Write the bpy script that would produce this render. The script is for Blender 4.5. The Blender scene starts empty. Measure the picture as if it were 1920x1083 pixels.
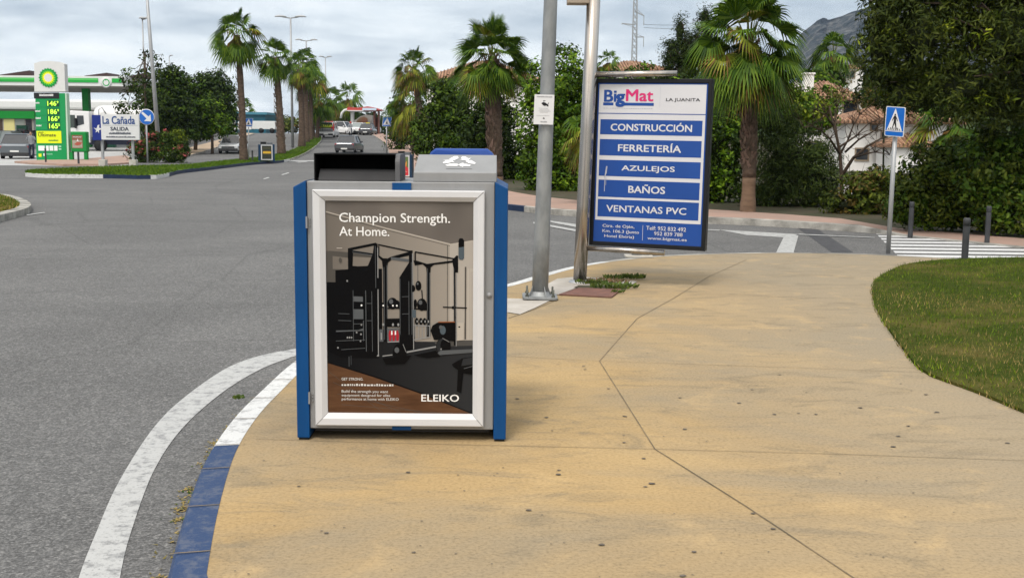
import bpy, bmesh, math, random
import numpy as np
from mathutils import Vector, Matrix

# ------------------------------------------------------------------ camera, sky, sun, exposure
SC = bpy.context.scene
F, CX, CY = 2100.0, 960.0, 541.5          # focal length and centre in photograph pixels (1920 wide)
CAM = Vector((0.0, 0.0, 1.6))
PITCH, ROLL = math.atan(282.0 / F), 0.009
_f = Vector((0, math.cos(PITCH), -math.sin(PITCH)))
_r0 = Vector((1, 0, 0)); _u0 = Vector((0, math.sin(PITCH), math.cos(PITCH)))
_r = _r0 * math.cos(ROLL) + _u0 * math.sin(ROLL)
_u = _u0 * math.cos(ROLL) - _r0 * math.sin(ROLL)
cd = bpy.data.cameras.new('camera'); cam = bpy.data.objects.new('camera', cd)
SC.collection.objects.link(cam); SC.camera = cam
cd.sensor_width = 36; cd.sensor_fit = 'HORIZONTAL'; cd.lens = F / 1920 * 36
cd.clip_start = 0.05; cd.clip_end = 9000
M4 = Matrix(((_r.x, _u.x, -_f.x, CAM.x), (_r.y, _u.y, -_f.y, CAM.y), (_r.z, _u.z, -_f.z, CAM.z), (0, 0, 0, 1)))
cam.matrix_world = M4
SC.render.resolution_x = 1024; SC.render.resolution_y = 577
SC.view_settings.view_transform = 'Standard'; SC.view_settings.look = 'None'
SC.view_settings.gamma = 1; SC.view_settings.exposure = 0.45
SC.cycles.max_bounces = 6; SC.cycles.transparent_max_bounces = 8
SUN_EL, SUN_ROT = math.radians(58), math.radians(200)

W = bpy.data.worlds.new('World'); SC.world = W; W.use_nodes = True
nt = W.node_tree; nt.nodes.clear()
def wn(t, **k):
    n = nt.nodes.new(t)
    for a, b in k.items(): setattr(n, a, b)
    return n
sky = wn('ShaderNodeTexSky', sky_type='NISHITA', sun_disc=False, sun_elevation=SUN_EL, sun_rotation=SUN_ROT, air_density=1.0, dust_density=2.5, ozone_density=1.0)
tc = wn('ShaderNodeTexCoord'); sep = wn('ShaderNodeSeparateXYZ')
nt.links.new(tc.outputs['Generated'], sep.inputs[0])
def wmath(op, a, b):
    n = wn('ShaderNodeMath', operation=op)
    for i, v in enumerate((a, b)):
        if isinstance(v, (int, float)): n.inputs[i].default_value = v
        else: nt.links.new(v, n.inputs[i])
    return n.outputs[0]
zz = wmath('ADD', wmath('MAXIMUM', sep.outputs[2], 0.0), 0.20)
cmb = wn('ShaderNodeCombineXYZ')
nt.links.new(wmath('DIVIDE', sep.outputs[0], zz), cmb.inputs[0])
nt.links.new(wmath('DIVIDE', sep.outputs[1], zz), cmb.inputs[1])
def wnoise(scale, detail, rough, off):
    mp = wn('ShaderNodeMapping'); mp.inputs['Location'].default_value = off
    nt.links.new(cmb.outputs[0], mp.inputs[0])
    n = wn('ShaderNodeTexNoise'); n.inputs['Scale'].default_value = scale
    n.inputs['Detail'].default_value = detail; n.inputs['Roughness'].default_value = rough
    n.inputs['Distortion'].default_value = 0.25
    nt.links.new(mp.outputs[0], n.inputs['Vector']); return n.outputs[0]
def wramp(src, stops):
    r = wn('ShaderNodeValToRGB'); e = r.color_ramp.elements
    while len(e) > 1: e.remove(e[-1])
    e[0].position, e[0].color = stops[0][0], (*stops[0][1], 1)
    for p, c in stops[1:]:
        x = e.new(p); x.color = (*c, 1)
    nt.links.new(src, r.inputs[0]); return r.outputs[0]
n1 = wnoise(0.8, 6, 0.55, (5.3, 0.6, 2.0)); n2 = wnoise(3.0, 5, 0.55, (7.7, 2.2, 1.0))
mixn = wmath('ADD', wmath('MULTIPLY', n1, 0.68), wmath('MULTIPLY', n2, 0.32))
# an overcast deck: grey undersides, bright thin places, a little blue between (values in sky units, scaled by the background strength)
deck = wramp(mixn, [(0.38, (3.3, 3.95, 4.7)), (0.45, (4.2, 4.85, 5.5)), (0.505, (5.4, 6.0, 6.55)), (0.56, (6.9, 7.45, 7.85)), (0.64, (8.4, 8.7, 8.85))])
mx = wn('ShaderNodeMix', data_type='RGBA'); mx.inputs['Factor'].default_value = 0.93
# the cloud deck glows whiter round the hidden sun
dp = wn('ShaderNodeVectorMath', operation='DOT_PRODUCT'); nt.links.new(tc.outputs['Generated'], dp.inputs[0])
dp.inputs[1].default_value = (math.sin(SUN_ROT) * math.cos(SUN_EL), math.cos(SUN_ROT) * math.cos(SUN_EL), math.sin(SUN_EL))
gl = wn('ShaderNodeMapRange', interpolation_type='SMOOTHSTEP'); gl.inputs[1].default_value = 0.35; gl.inputs[2].default_value = 1.0; gl.inputs[4].default_value = 0.9
nt.links.new(dp.outputs['Value'], gl.inputs[0])
mg = wn('ShaderNodeMix', data_type='RGBA'); nt.links.new(gl.outputs[0], mg.inputs['Factor']); nt.links.new(deck, mg.inputs[6]); mg.inputs[7].default_value = (17.0, 16.0, 14.6, 1)
nt.links.new(sky.outputs[0], mx.inputs[6]); nt.links.new(mg.outputs[2], mx.inputs[7])
bg = wn('ShaderNodeBackground'); bg.inputs[1].default_value = 0.098
nt.links.new(mx.outputs[2], bg.inputs[0])
wo = wn('ShaderNodeOutputWorld'); nt.links.new(bg.outputs[0], wo.inputs[0])

sl = bpy.data.lights.new('sun', 'SUN'); sl.energy = 1.5; sl.angle = math.radians(14); sl.color = (1.0, 0.965, 0.91)
so = bpy.data.objects.new('sun', sl); SC.collection.objects.link(so)
_sd = Vector((math.sin(SUN_ROT) * math.cos(SUN_EL), math.cos(SUN_ROT) * math.cos(SUN_EL), math.sin(SUN_EL)))
so.rotation_euler = _sd.to_track_quat('Z', 'Y').to_euler()

# ------------------------------------------------------------------ helpers: pixel to place, terrain
def terr(Y):
    t = min(1.0, max(0.0, (Y - 76.0) / 80.0)); return 2.0 * t * t * (3 - 2 * t)
def ray(px, py): return _r * ((px - CX) / F) - _u * ((py - CY) / F) + _f
def A(px, py, Y):
    d = ray(px, py); return CAM + d * (Y / d.y)
def G(px, py, h=0.0):
    d = ray(px, py); lo, hi = 0.5, 1500.0
    if d.z < 0:
        t = (h - CAM.z) / d.z
        if CAM.y + d.y * t < 76: return CAM + d * t
    t = lo
    while t < hi:
        p = CAM + d * t
        if p.z < terr(p.y) + h: break
        if p.y > 166: return Vector((p.x, p.y, terr(p.y) + h))
        t += 0.5
    a, b = t - 0.5, t
    for _ in range(20):
        m = (a + b) / 2; p = CAM + d * m
        if p.z < terr(p.y) + h: b = m
        else: a = m
    return CAM + d * a
def S(Y): return F / Y
def foot(px, py, Y, h=0.0):
    p = A(px, py, Y); return Vector((p.x, Y, terr(Y) + h))
PH = 0.10

# ------------------------------------------------------------------ materials
def lin(c):
    if isinstance(c, str):
        c = c.lstrip('#'); c = [int(c[i:i + 2], 16) / 255 for i in (0, 2, 4)]
        return tuple(x / 12.92 if x <= .04045 else ((x + .055) / 1.055) ** 2.4 for x in c)
    return tuple(c)
_mats = {}
def mat(name, col, rough=0.6, metal=0.0, var=0.0, vscale=4.0, col2=None, bump=0.0, bscale=60.0, island=0.0, coat=0.0, spec=0.25, detail=5.0, stretch=None, trans=0.0, emit=0.0):
    if name in _mats: return _mats[name]
    m = bpy.data.materials.new(name); m.use_nodes = True; t = m.node_tree; b = t.nodes['Principled BSDF']
    col = lin(col)
    b.inputs['Base Color'].default_value = (*col, 1); b.inputs['Roughness'].default_value = rough
    b.inputs['Metallic'].default_value = metal; b.inputs['Specular IOR Level'].default_value = spec
    b.inputs['Coat Weight'].default_value = coat; b.inputs['Coat Roughness'].default_value = 0.06
    c2 = lin(col2) if col2 is not None else tuple(x * (1 - var) for x in col)
    tcn = t.nodes.new('ShaderNodeTexCoord'); vec = tcn.outputs['Object']
    if stretch:
        mp = t.nodes.new('ShaderNodeMapping'); mp.inputs['Scale'].default_value = stretch
        t.links.new(vec, mp.inputs[0]); vec = mp.outputs[0]
    out = None
    if var > 0 or col2 is not None:
        n = t.nodes.new('ShaderNodeTexNoise'); n.inputs['Scale'].default_value = vscale; n.inputs['Detail'].default_value = detail
        n.inputs['Roughness'].default_value = 0.6
        t.links.new(vec, n.inputs['Vector'])
        r = t.nodes.new('ShaderNodeValToRGB'); r.color_ramp.elements[0].position = 0.34; r.color_ramp.elements[1].position = 0.66
        r.color_ramp.elements[0].color = (*c2, 1); r.color_ramp.elements[1].color = (*col, 1)
        t.links.new(n.outputs[0], r.inputs[0]); out = r.outputs[0]
    if island > 0:
        g = t.nodes.new('ShaderNodeNewGeometry'); h = t.nodes.new('ShaderNodeHueSaturation')
        mr = t.nodes.new('ShaderNodeMapRange'); mr.inputs[3].default_value = 1 - island; mr.inputs[4].default_value = 1 + island
        t.links.new(g.outputs['Random Per Island'], mr.inputs[0]); t.links.new(mr.outputs[0], h.inputs['Value'])
        mr2 = t.nodes.new('ShaderNodeMapRange'); mr2.inputs[3].default_value = 0.5 + 0.035 * island; mr2.inputs[4].default_value = 0.5 - 0.05 * island
        t.links.new(g.outputs['Random Per Island'], mr2.inputs[0]); t.links.new(mr2.outputs[0], h.inputs['Hue'])
        if out is None: h.inputs['Color'].default_value = (*col, 1)
        else: t.links.new(out, h.inputs['Color'])
        out = h.outputs[0]
    if out is not None: t.links.new(out, b.inputs['Base Color'])
    if bump > 0:
        n = t.nodes.new('ShaderNodeTexNoise'); n.inputs['Scale'].default_value = bscale; n.inputs['Detail'].default_value = 4
        t.links.new(vec, n.inputs['Vector'])
        bp = t.nodes.new('ShaderNodeBump'); bp.inputs['Strength'].default_value = bump; bp.inputs['Distance'].default_value = 0.02
        t.links.new(n.outputs[0], bp.inputs['Height']); t.links.new(bp.outputs[0], b.inputs['Normal'])
    if trans > 0:
        o = t.nodes['Material Output']; tr = t.nodes.new('ShaderNodeBsdfTranslucent'); ms = t.nodes.new('ShaderNodeMixShader')
        ms.inputs[0].default_value = trans
        if out is not None: t.links.new(out, tr.inputs[0])
        else: tr.inputs[0].default_value = (*col, 1)
        t.links.new(b.outputs[0], ms.inputs[1]); t.links.new(tr.outputs[0], ms.inputs[2]); t.links.new(ms.outputs[0], o.inputs[0])
    if emit > 0:
        b.inputs['Emission Color'].default_value = (*col, 1); b.inputs['Emission Strength'].default_value = emit
    _mats[name] = m; return m
def leafmat(name, c1, c2, vs=1.2, isl=0.45): return mat(name, c1, 0.55, col2=c2, vscale=vs, island=isl * 1.25, trans=0.06, spec=0.12)

class NG:                                   # small node-graph builder for the big ground surfaces
    def __init__(s, name, rough=0.85, spec=0.4):
        s.m = bpy.data.materials.new(name); s.m.use_nodes = True; s.t = s.m.node_tree
        s.b = s.t.nodes['Principled BSDF']; s.b.inputs['Roughness'].default_value = rough; s.b.inputs['Specular IOR Level'].default_value = spec
        s.co = s.t.nodes.new('ShaderNodeTexCoord').outputs['Object']
    def map(s, scale=(1, 1, 1), rot=(0, 0, 0)):
        n = s.t.nodes.new('ShaderNodeMapping'); n.inputs['Scale'].default_value = scale; n.inputs['Rotation'].default_value = rot
        s.t.links.new(s.co, n.inputs[0]); return n.outputs[0]
    def noise(s, scale, detail=5, rough=0.6, vec=None, dist=0.0):
        n = s.t.nodes.new('ShaderNodeTexNoise'); n.inputs['Scale'].default_value = scale; n.inputs['Detail'].default_value = detail
        n.inputs['Roughness'].default_value = rough; n.inputs['Distortion'].default_value = dist
        s.t.links.new(vec or s.co, n.inputs['Vector']); return n.outputs[0]
    def voro(s, scale, feature='F1', out='Distance', vec=None):
        n = s.t.nodes.new('ShaderNodeTexVoronoi'); n.feature = feature; n.inputs['Scale'].default_value = scale
        s.t.links.new(vec or s.co, n.inputs['Vector']); return n.outputs[out]
    def ramp(s, src, stops):
        r = s.t.nodes.new('ShaderNodeValToRGB'); e = r.color_ramp.elements
        while len(e) > 1: e.remove(e[-1])
        f = lambda c: (*lin(c), 1) if not isinstance(c, (int, float)) else (c, c, c, 1)
        e[0].position, e[0].color = stops[0][0], f(stops[0][1])
        for p, c in stops[1:]: e.new(p).color = f(c)
        s.t.links.new(src, r.inputs[0]); return r.outputs[0]
    def mix(s, fac, a, b, mode='MIX'):
        n = s.t.nodes.new('ShaderNodeMix'); n.data_type = 'RGBA'; n.blend_type = mode
        for i, v in ((0, fac), (6, a), (7, b)):
            if isinstance(v, (int, float)): n.inputs[i].default_value = v if i == 0 else (v, v, v, 1)
            elif isinstance(v, (tuple, str)): n.inputs[i].default_value = (*lin(v), 1)
            else: s.t.links.new(v, n.inputs[i])
        return n.outputs[2]
    def done(s, col, hgt=None, strength=0.3, dist=0.01):
        s.t.links.new(col, s.b.inputs['Base Color'])
        if hgt is not None:
            bp = s.t.nodes.new('ShaderNodeBump'); bp.inputs['Strength'].default_value = strength; bp.inputs['Distance'].default_value = dist
            s.t.links.new(hgt, bp.inputs['Height']); s.t.links.new(bp.outputs[0], s.b.inputs['Normal'])
        return s.m

# ------------------------------------------------------------------ mesh builder
class MB:
    def __init__(s): s.v = []; s.f = []; s.m = []; s.sm = []
    def add(s, vs, fs, mi=0, smooth=False):
        b = len(s.v); s.v += [tuple(x) for x in vs]
        for f in fs:
            s.f.append([i + b for i in f]); s.m.append(mi); s.sm.append(smooth)
        return s
    def box(s, lo, hi, mi=0, M=None):
        x0, y0, z0 = lo; x1, y1, z1 = hi
        vs = [(x0, y0, z0), (x1, y0, z0), (x1, y1, z0), (x0, y1, z0), (x0, y0, z1), (x1, y0, z1), (x1, y1, z1), (x0, y1, z1)]
        if M is not None: vs = [M @ Vector(v) for v in vs]
        return s.add(vs, [(0, 3, 2, 1), (4, 5, 6, 7), (0, 1, 5, 4), (1, 2, 6, 5), (2, 3, 7, 6), (3, 0, 4, 7)], mi)
    def bar(s, p, q, w, h, mi=0, up=(0, 0, 1)):
        p, q = Vector(p), Vector(q); d = (q - p).normalized(); u = Vector(up)
        if abs(d.dot(u)) > .98: u = Vector((0, 1, 0))
        x = d.cross(u).normalized() * w / 2; y = x.cross(d).normalized() * h / 2
        vs = [p - x - y, p + x - y, p + x + y, p - x + y, q - x - y, q + x - y, q + x + y, q - x + y]
        return s.add(vs, [(0, 1, 2, 3)[::-1], (4, 5, 6, 7), (0, 1, 5, 4), (1, 2, 6, 5), (2, 3, 7, 6), (3, 0, 4, 7)], mi)
    def tube(s, pts, rad, n=10, mi=0, cap=True, smooth=True):
        pts = [Vector(p) for p in pts]
        if not hasattr(rad, '__len__'): rad = [rad] * len(pts)
        vs = []; fs = []; ref = None
        for i, p in enumerate(pts):
            d = (pts[min(i + 1, len(pts) - 1)] - pts[max(i - 1, 0)]).normalized()
            if ref is None: ref = Vector((1, 0, 0)) if abs(d.x) < .9 else Vector((0, 1, 0))
            x = (ref - d * ref.dot(d)).normalized(); ref = x; y = d.cross(x)
            for k in range(n):
                a = 2 * math.pi * k / n; vs.append(p + (x * math.cos(a) + y * math.sin(a)) * rad[i])
        for i in range(len(pts) - 1):
            for k in range(n):
                fs.append((i * n + k, i * n + (k + 1) % n, (i + 1) * n + (k + 1) % n, (i + 1) * n + k))
        s.add(vs, fs, mi, smooth)
        if cap:
            b = len(s.v) - len(vs); L = len(pts) - 1
            s.f.append([b + k for k in range(n)][::-1]); s.m.append(mi); s.sm.append(False)
            s.f.append([b + L * n + k for k in range(n)]); s.m.append(mi); s.sm.append(False)
        return s
    def lathe(s, prof, c=(0, 0, 0), axis='z', n=20, mi=0, smooth=True):
        vs = []; fs = []; c = Vector(c)
        for r, h in prof:
            for k in range(n):
                a = 2 * math.pi * k / n; q = (r * math.cos(a), r * math.sin(a), h)
                if axis == 'x': q = (q[2], q[0], q[1])
                if axis == 'y': q = (q[0], q[2], q[1])
                vs.append(c + Vector(q))
        for i in range(len(prof) - 1):
            for k in range(n): fs.append((i * n + k, i * n + (k + 1) % n, (i + 1) * n + (k + 1) % n, (i + 1) * n + k))
        return s.add(vs, fs, mi, smooth)
    def prism(s, poly, d, mi=0):            # poly: 3-D points of one face; d: extrusion vector
        n = len(poly); d = Vector(d); p = [Vector(q) for q in poly]
        return s.add(p + [q + d for q in p], [list(range(n))[::-1], [i + n for i in range(n)]] + [(i, (i + 1) % n, (i + 1) % n + n, i + n) for i in range(n)], mi)
    def poly(s, pts, mi=0): return s.add(pts, [list(range(len(pts)))], mi)
    def strip(s, a, b, mi=0, smooth=False):
        n = len(a); return s.add(list(a) + list(b), [(i, i + 1, n + i + 1, n + i) for i in range(n - 1)], mi, smooth)
    def build(s, name, mats, parent=None, bevel=0.0, up=False):
        me = bpy.data.meshes.new(name); me.from_pydata(s.v, [], s.f)
        for m in (mats if isinstance(mats, (list, tuple)) else [mats]): me.materials.append(m)
        me.polygons.foreach_set('material_index', s.m); me.polygons.foreach_set('use_smooth', s.sm)
        if not up:
            bm = bmesh.new(); bm.from_mesh(me); bmesh.ops.recalc_face_normals(bm, faces=bm.faces); bm.to_mesh(me); bm.free()
        me.update()
        o = bpy.data.objects.new(name, me); SC.collection.objects.link(o)
        if parent is not None: o.parent = parent
        if bevel:
            b = o.modifiers.new('bevel', 'BEVEL'); b.width = bevel; b.segments = 2; b.limit_method = 'ANGLE'; b.angle_limit = math.radians(40)
        return o
def np_mesh(name, V, Q, mats, parent=None, mi=None):
    V = np.asarray(V, dtype=np.float32); Q = np.asarray(Q, dtype=np.int32); k = Q.shape[1]
    me = bpy.data.meshes.new(name); me.vertices.add(len(V)); me.vertices.foreach_set('co', V.ravel())
    me.loops.add(Q.size); me.loops.foreach_set('vertex_index', Q.ravel())
    me.polygons.add(len(Q)); me.polygons.foreach_set('loop_start', np.arange(len(Q), dtype=np.int32) * k)
    try: me.polygons.foreach_set('loop_total', np.full(len(Q), k, dtype=np.int32))
    except Exception: pass
    for m in (mats if isinstance(mats, (list, tuple)) else [mats]): me.materials.append(m)
    if mi is not None: me.polygons.foreach_set('material_index', np.asarray(mi, dtype=np.int32))
    me.update(calc_edges=True); me.validate()
    o = bpy.data.objects.new(name, me); SC.collection.objects.link(o)
    if parent is not None: o.parent = parent
    return o
def tag(o, label=None, cat=None, group=None, kind=None):
    for k, v in (('label', label), ('category', cat), ('group', group), ('kind', kind)):
        if v: o[k] = v
    return o
def thing(name, label, cat, loc=(0, 0, 0), rz=0.0, group=None):
    o = bpy.data.objects.new(name, None); SC.collection.objects.link(o); o.empty_display_size = .2
    o.location = loc; o.rotation_euler = (0, 0, rz); return tag(o, label, cat, group)
def struct(o): o['kind'] = 'structure'; return o
def dup(root, loc, rz=None, label=None, scale=None):
    r = root.copy(); SC.collection.objects.link(r); r.location = loc
    if rz is not None: r.rotation_euler = (r.rotation_euler[0], r.rotation_euler[1], rz)
    if scale: r.scale = scale if hasattr(scale, '__len__') else (scale,) * 3
    if label: r['label'] = label
    for ch in list(root.children):
        c = ch.copy(); SC.collection.objects.link(c); c.parent = r
        for g in list(ch.children):
            d = g.copy(); SC.collection.objects.link(d); d.parent = c
    return r

# ------------------------------------------------------------------ lettering
_tx = {}
def glyphs(body, bold):
    k = (body, bold)
    if k not in _tx:
        cu = bpy.data.curves.new('lettering', 'FONT'); cu.body = body; cu.size = 1; cu.offset = bold; cu.resolution_u = 3
        cu.fill_mode = 'FRONT'
        ob = bpy.data.objects.new('lettering', cu); me = ob.to_mesh()
        vs = [tuple(v.co) for v in me.vertices]; fs = [tuple(p.vertices) for p in me.polygons]
        ob.to_mesh_clear(); bpy.data.objects.remove(ob); bpy.data.curves.remove(cu)
        x = [v[0] for v in vs]; y = [v[1] for v in vs]
        _tx[k] = ([((v[0] - min(x)) / (max(x) - min(x)), (v[1] - min(y)) / (max(y) - min(y))) for v in vs], fs, (max(x) - min(x)) / (max(y) - min(y)))
    return _tx[k]
class Fr:                                   # a flat face: u, v in 0..1 from its lower left corner, w metres off it
    def __init__(s, o, X, Y): s.o = Vector(o); s.X = Vector(X); s.Y = Vector(Y); s.N = s.X.cross(s.Y).normalized()
    def p(s, u, v, w=0.0): return s.o + s.X * u + s.Y * v + s.N * w
    def text(s, mb, body, u0, v0, u1, v1, w, mi, bold=0.0):
        vs, fs, _ = glyphs(body, 0.0)             # heavier strokes: the same letters struck again a hair to the side
        bu = bold * .55 * s.Y.length * (v1 - v0) / s.X.length; bv = bold * .30 * (v1 - v0)
        for k, (du, dv) in enumerate(((0, 0), (-1, -1), (1, 1), (-1, 1), (1, -1)) if bold else ((0, 0),)):
            mb.add([s.p(u0 + bu + (u1 - u0 - 2 * bu) * p + du * bu, v0 + bv + (v1 - v0 - 2 * bv) * q + dv * bv, w + k * .00012) for p, q in vs], fs, mi)
    def rect(s, mb, u0, v0, u1, v1, w, mi): mb.poly([s.p(u0, v0, w), s.p(u1, v0, w), s.p(u1, v1, w), s.p(u0, v1, w)], mi)
    def shape(s, mb, pts, w, mi): mb.poly([s.p(a, b, w) for a, b in pts], mi)
    def disc(s, mb, u, v, ru, rv, w, mi, n=28, teeth=0, tin=1.0, ph=0.0):
        pts = []
        k = teeth * 2 if teeth else n
        for i in range(k):
            a = 2 * math.pi * (i + ph) / k; q = tin if (teeth and i % 2) else 1.0
            pts.append((u + ru * q * math.cos(a), v + rv * q * math.sin(a)))
        s.shape(mb, pts, w, mi)
    def smallprint(s, mb, u0, v0, u1, v1, w, mi, rng, fine=True):     # a line of print too small to read: rows of uneven dashes
        x = u0
        while x < u1:
            l = rng.uniform(.007, .02) if fine else rng.uniform(.02, .06); h = (v1 - v0) * rng.uniform(.6, 1.0); s.rect(mb, x, v0, min(x + l, u1), v0 + h, w, mi); x += l + (.006 if fine else .014)
def smooth_line(pts, step=0.35, closed=False):
    P = [Vector(p) for p in pts]; n = len(P); out = []
    for i in range(n if closed else n - 1):
        g = (lambda k: P[k % n]) if closed else (lambda k: P[max(0, min(n - 1, k))])
        a, b, c, d = g(i - 1), g(i), g(i + 1), g(i + 2)
        k = max(1, int((c - b).length / step))
        k = min(k, 40)
        for j in range(k):
            t = j / k
            out.append(0.5 * ((2 * b) + (c - a) * t + (2 * a - 5 * b + 4 * c - d) * t * t + (3 * b - a - 3 * c + d) * t ** 3))
    if not closed: out.append(P[-1])
    return out
def offset(line, d, closed=False):
    out = []; n = len(line)
    for i in range(n):
        a = line[(i - 1) % n] if closed else line[max(i - 1, 0)]; b = line[(i + 1) % n] if closed else line[min(i + 1, n - 1)]
        t = (b - a); t.z = 0; t.normalize(); out.append(line[i] + Vector((-t.y, t.x, 0)) * d)
    return out

# ================================================================== THE SETTING
# ---- surfaces
def asphalt_mat():
    g = NG('asphalt', 0.9, 0.15)
    base = g.ramp(g.noise(0.22, 5, 0.6, None, .6), [(0.36, (.105, .103, .102)), (0.5, (.148, .146, .144)), (0.64, (.190, .187, .183))])
    streak = g.noise(0.5, 4, 0.6, g.map((0.5, 2.2, 1), (0, 0, 0.5)))
    base = g.mix(g.ramp(streak, [(0.45, 0.0), (0.75, 0.6)]), base, (.078, .078, .078))
    base = g.mix(g.ramp(g.noise(1.6, 6, 0.75, g.map((.3, 1.5, 1), (0, 0, .9)), 1.2), [(0.57, 0.0), (0.70, 0.4)]), base, (.07, .07, .07))
    ck = g.voro(.42, 'DISTANCE_TO_EDGE', 'Distance', g.map((1, .6, 1), (0, 0, .4)))
    base = g.mix(g.ramp(ck, [(0.0, 0.55), (0.012, 0.0)]), base, (.05, .05, .05))
    fine = g.noise(75, 3, 0.7)
    col = g.mix(0.62, base, g.ramp(fine, [(0.28, (.02, .02, .02)), (0.5, (.115, .115, .114)), (0.74, (.34, .335, .33))]))
    st = g.voro(48, 'F1', 'Color')
    col = g.mix(0.5, col, g.mix(1.0, col, g.ramp(st, [(0.1, (.5, .5, .5)), (0.6, (1, 1, 1)), (0.95, (1.75, 1.73, 1.7))]), 'MULTIPLY'))
    return g.done(col, fine, 0.5, 0.006)
def pave_mat():
    g = NG('sand_coloured_concrete', 0.88, 0.12)
    base = g.ramp(g.noise(0.55, 5, 0.6), [(0.3, (.345, .238, .115)), (0.7, (.425, .302, .152))])
    base = g.mix(g.ramp(g.noise(0.33, 5, 0.62, g.map((0.9, 1.6, 1), (0, 0, 0.15)), 0.8), [(0.42, 0.0), (0.64, 0.8)]), base, (.25, .21, .15))
    # worn grey towards the lawn side of the path
    sx = g.t.nodes.new('ShaderNodeSeparateXYZ'); g.t.links.new(g.co, sx.inputs[0])
    mr = g.t.nodes.new('ShaderNodeMapRange'); mr.inputs[1].default_value = 0.6; mr.inputs[2].default_value = 3.0; mr.inputs[4].default_value = 0.8
    g.t.links.new(sx.outputs[0], mr.inputs[0])
    base = g.mix(mr.outputs[0], base, (.272, .230, .168))
    smear = g.noise(2.3, 6, 0.68, g.map((0.8, 1.7, 1)), 1.0)
    base = g.mix(g.ramp(smear, [(0.52, 0.0), (0.70, 0.7)]), base, (.19, .155, .105))
    base = g.mix(g.ramp(g.noise(1.1, 7, 0.72, g.map((0.7, 2.2, 1), (0, 0, -.08)), 1.6), [(0.56, 0.0), (0.68, 0.5)]), base, (.205, .17, .12))
    base = g.mix(g.ramp(g.noise(3.5, 4, 0.6, None, 0.3), [(0.56, 0.0), (0.76, 0.4)]), base, (.54, .38, .19))
    fine = g.noise(60, 4, 0.7)
    col = g.mix(1.0, base, g.ramp(fine, [(0.25, 0.66), (0.5, 1.0), (0.8, 1.2)]), 'MULTIPLY')
    dots = g.voro(5.5, 'F1', 'Distance'); pick = g.voro(5.5, 'F1', 'Color')
    col = g.mix(g.ramp(dots, [(0.02, 0.6), (0.06, 0.0)]), col, g.mix(g.ramp(pick, [(0.5, 0.0), (0.7, 1.0)]), col, (.10, .09, .075)))
    return g.done(col, fine, 0.22, 0.006)
def paint_mat(name, c, wear):
    g = NG(name, 0.6, 0.4)
    n = g.noise(13, 7, 0.75); f2 = g.noise(60, 3, 0.7)
    col = g.mix(g.ramp(n, [(0.5, 0.0), (0.62, wear)]), c, (.2, .2, .2))
    col = g.mix(g.ramp(f2, [(0.58, 0.0), (0.72, wear)]), col, (.17, .17, .17))
    return g.done(col, f2, 0.3, 0.004)
def grass_mat(name, c1, c2, dry):
    g = NG(name, 0.9, 0.2)
    g.b.inputs['Specular IOR Level'].default_value = .05; col = g.ramp(g.noise(14, 5, 0.7), [(0.3, c1), (0.7, c2)])
    col = g.mix(g.ramp(g.noise(0.8, 4, 0.6), [(0.5, 0.0), (0.72, 0.8)]), col, dry)
    return g.done(col, g.noise(60, 3), 0.6, 0.03)
M_ASPH = asphalt_mat(); M_PAVE = pave_mat()
M_LINE = paint_mat('road_paint', (.42, .42, .41), 0.95); M_LINE2 = paint_mat('crossing_paint', (.62, .62, .62), 0.35)
M_KW = paint_mat('white_kerb_paint', (.60, .60, .59), 0.6)
M_KB = paint_mat('blue_kerb_paint', (.018, .043, .115), 0.3)
M_KD = mat('dark_blue_kerb_paint', '#1f2f4b', 0.6, var=.3, vscale=3)
M_KC = mat('bare_kerb_concrete', (.46, .44, .40), 0.9, col2=(.15, .145, .13), vscale=2.6, bump=.2, detail=7)
M_JOINT = mat('dark_joint', (.10, .085, .06), 0.9, col2=(.24, .18, .11), vscale=3)
M_GRASS = grass_mat('lawn', (.025, .038, .005), (.055, .07, .010), (.14, .105, .035))
M_VERGE = grass_mat('median_grass', (.045, .085, .007), (.07, .12, .01), (.10, .12, .025))
M_DRYG = grass_mat('dry_grass', (.10, .12, .03), (.17, .16, .05), (.30, .24, .11))
M_SOIL = mat('soil', (.075, .06, .04), 0.95, col2=(.045, .05, .025), vscale=1.5, bump=.4, bscale=20)
M_PINK = mat('pink_paving', (.38, .25, .20), 0.85, col2=(.30, .215, .175), vscale=1.3, bump=.1)
M_TANP = mat('tan_paving', (.44, .33, .23), 0.85, col2=(.36, .28, .20), vscale=.8)
M_FORE = mat('forecourt_concrete', (.44, .44, .43), 0.85, col2=(.33, .33, .33), vscale=.6)

ys = [-60, 20, 60] + list(range(76, 164, 4)) + [200, 400, 800, 2600]
m = MB()
for a, b in zip(ys[:-1], ys[1:]):
    m.poly([(-2600, a, terr(a) - .06), (2600, a, terr(a) - .06), (2600, b, terr(b) - .06), (-2600, b, terr(b) - .06)])
struct(m.build('ground', mat('far_scrub', (.09, .10, .05), .95, col2=(.13, .11, .07), vscale=.02), up=True))
m = MB(); ysr = [-14, 10, 40, 76] + list(range(80, 260, 4))
m.strip([(-90, y, terr(y)) for y in ysr][::-1], [(60, y, terr(y)) for y in ysr][::-1])
struct(m.build('road', M_ASPH, up=True))

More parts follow.
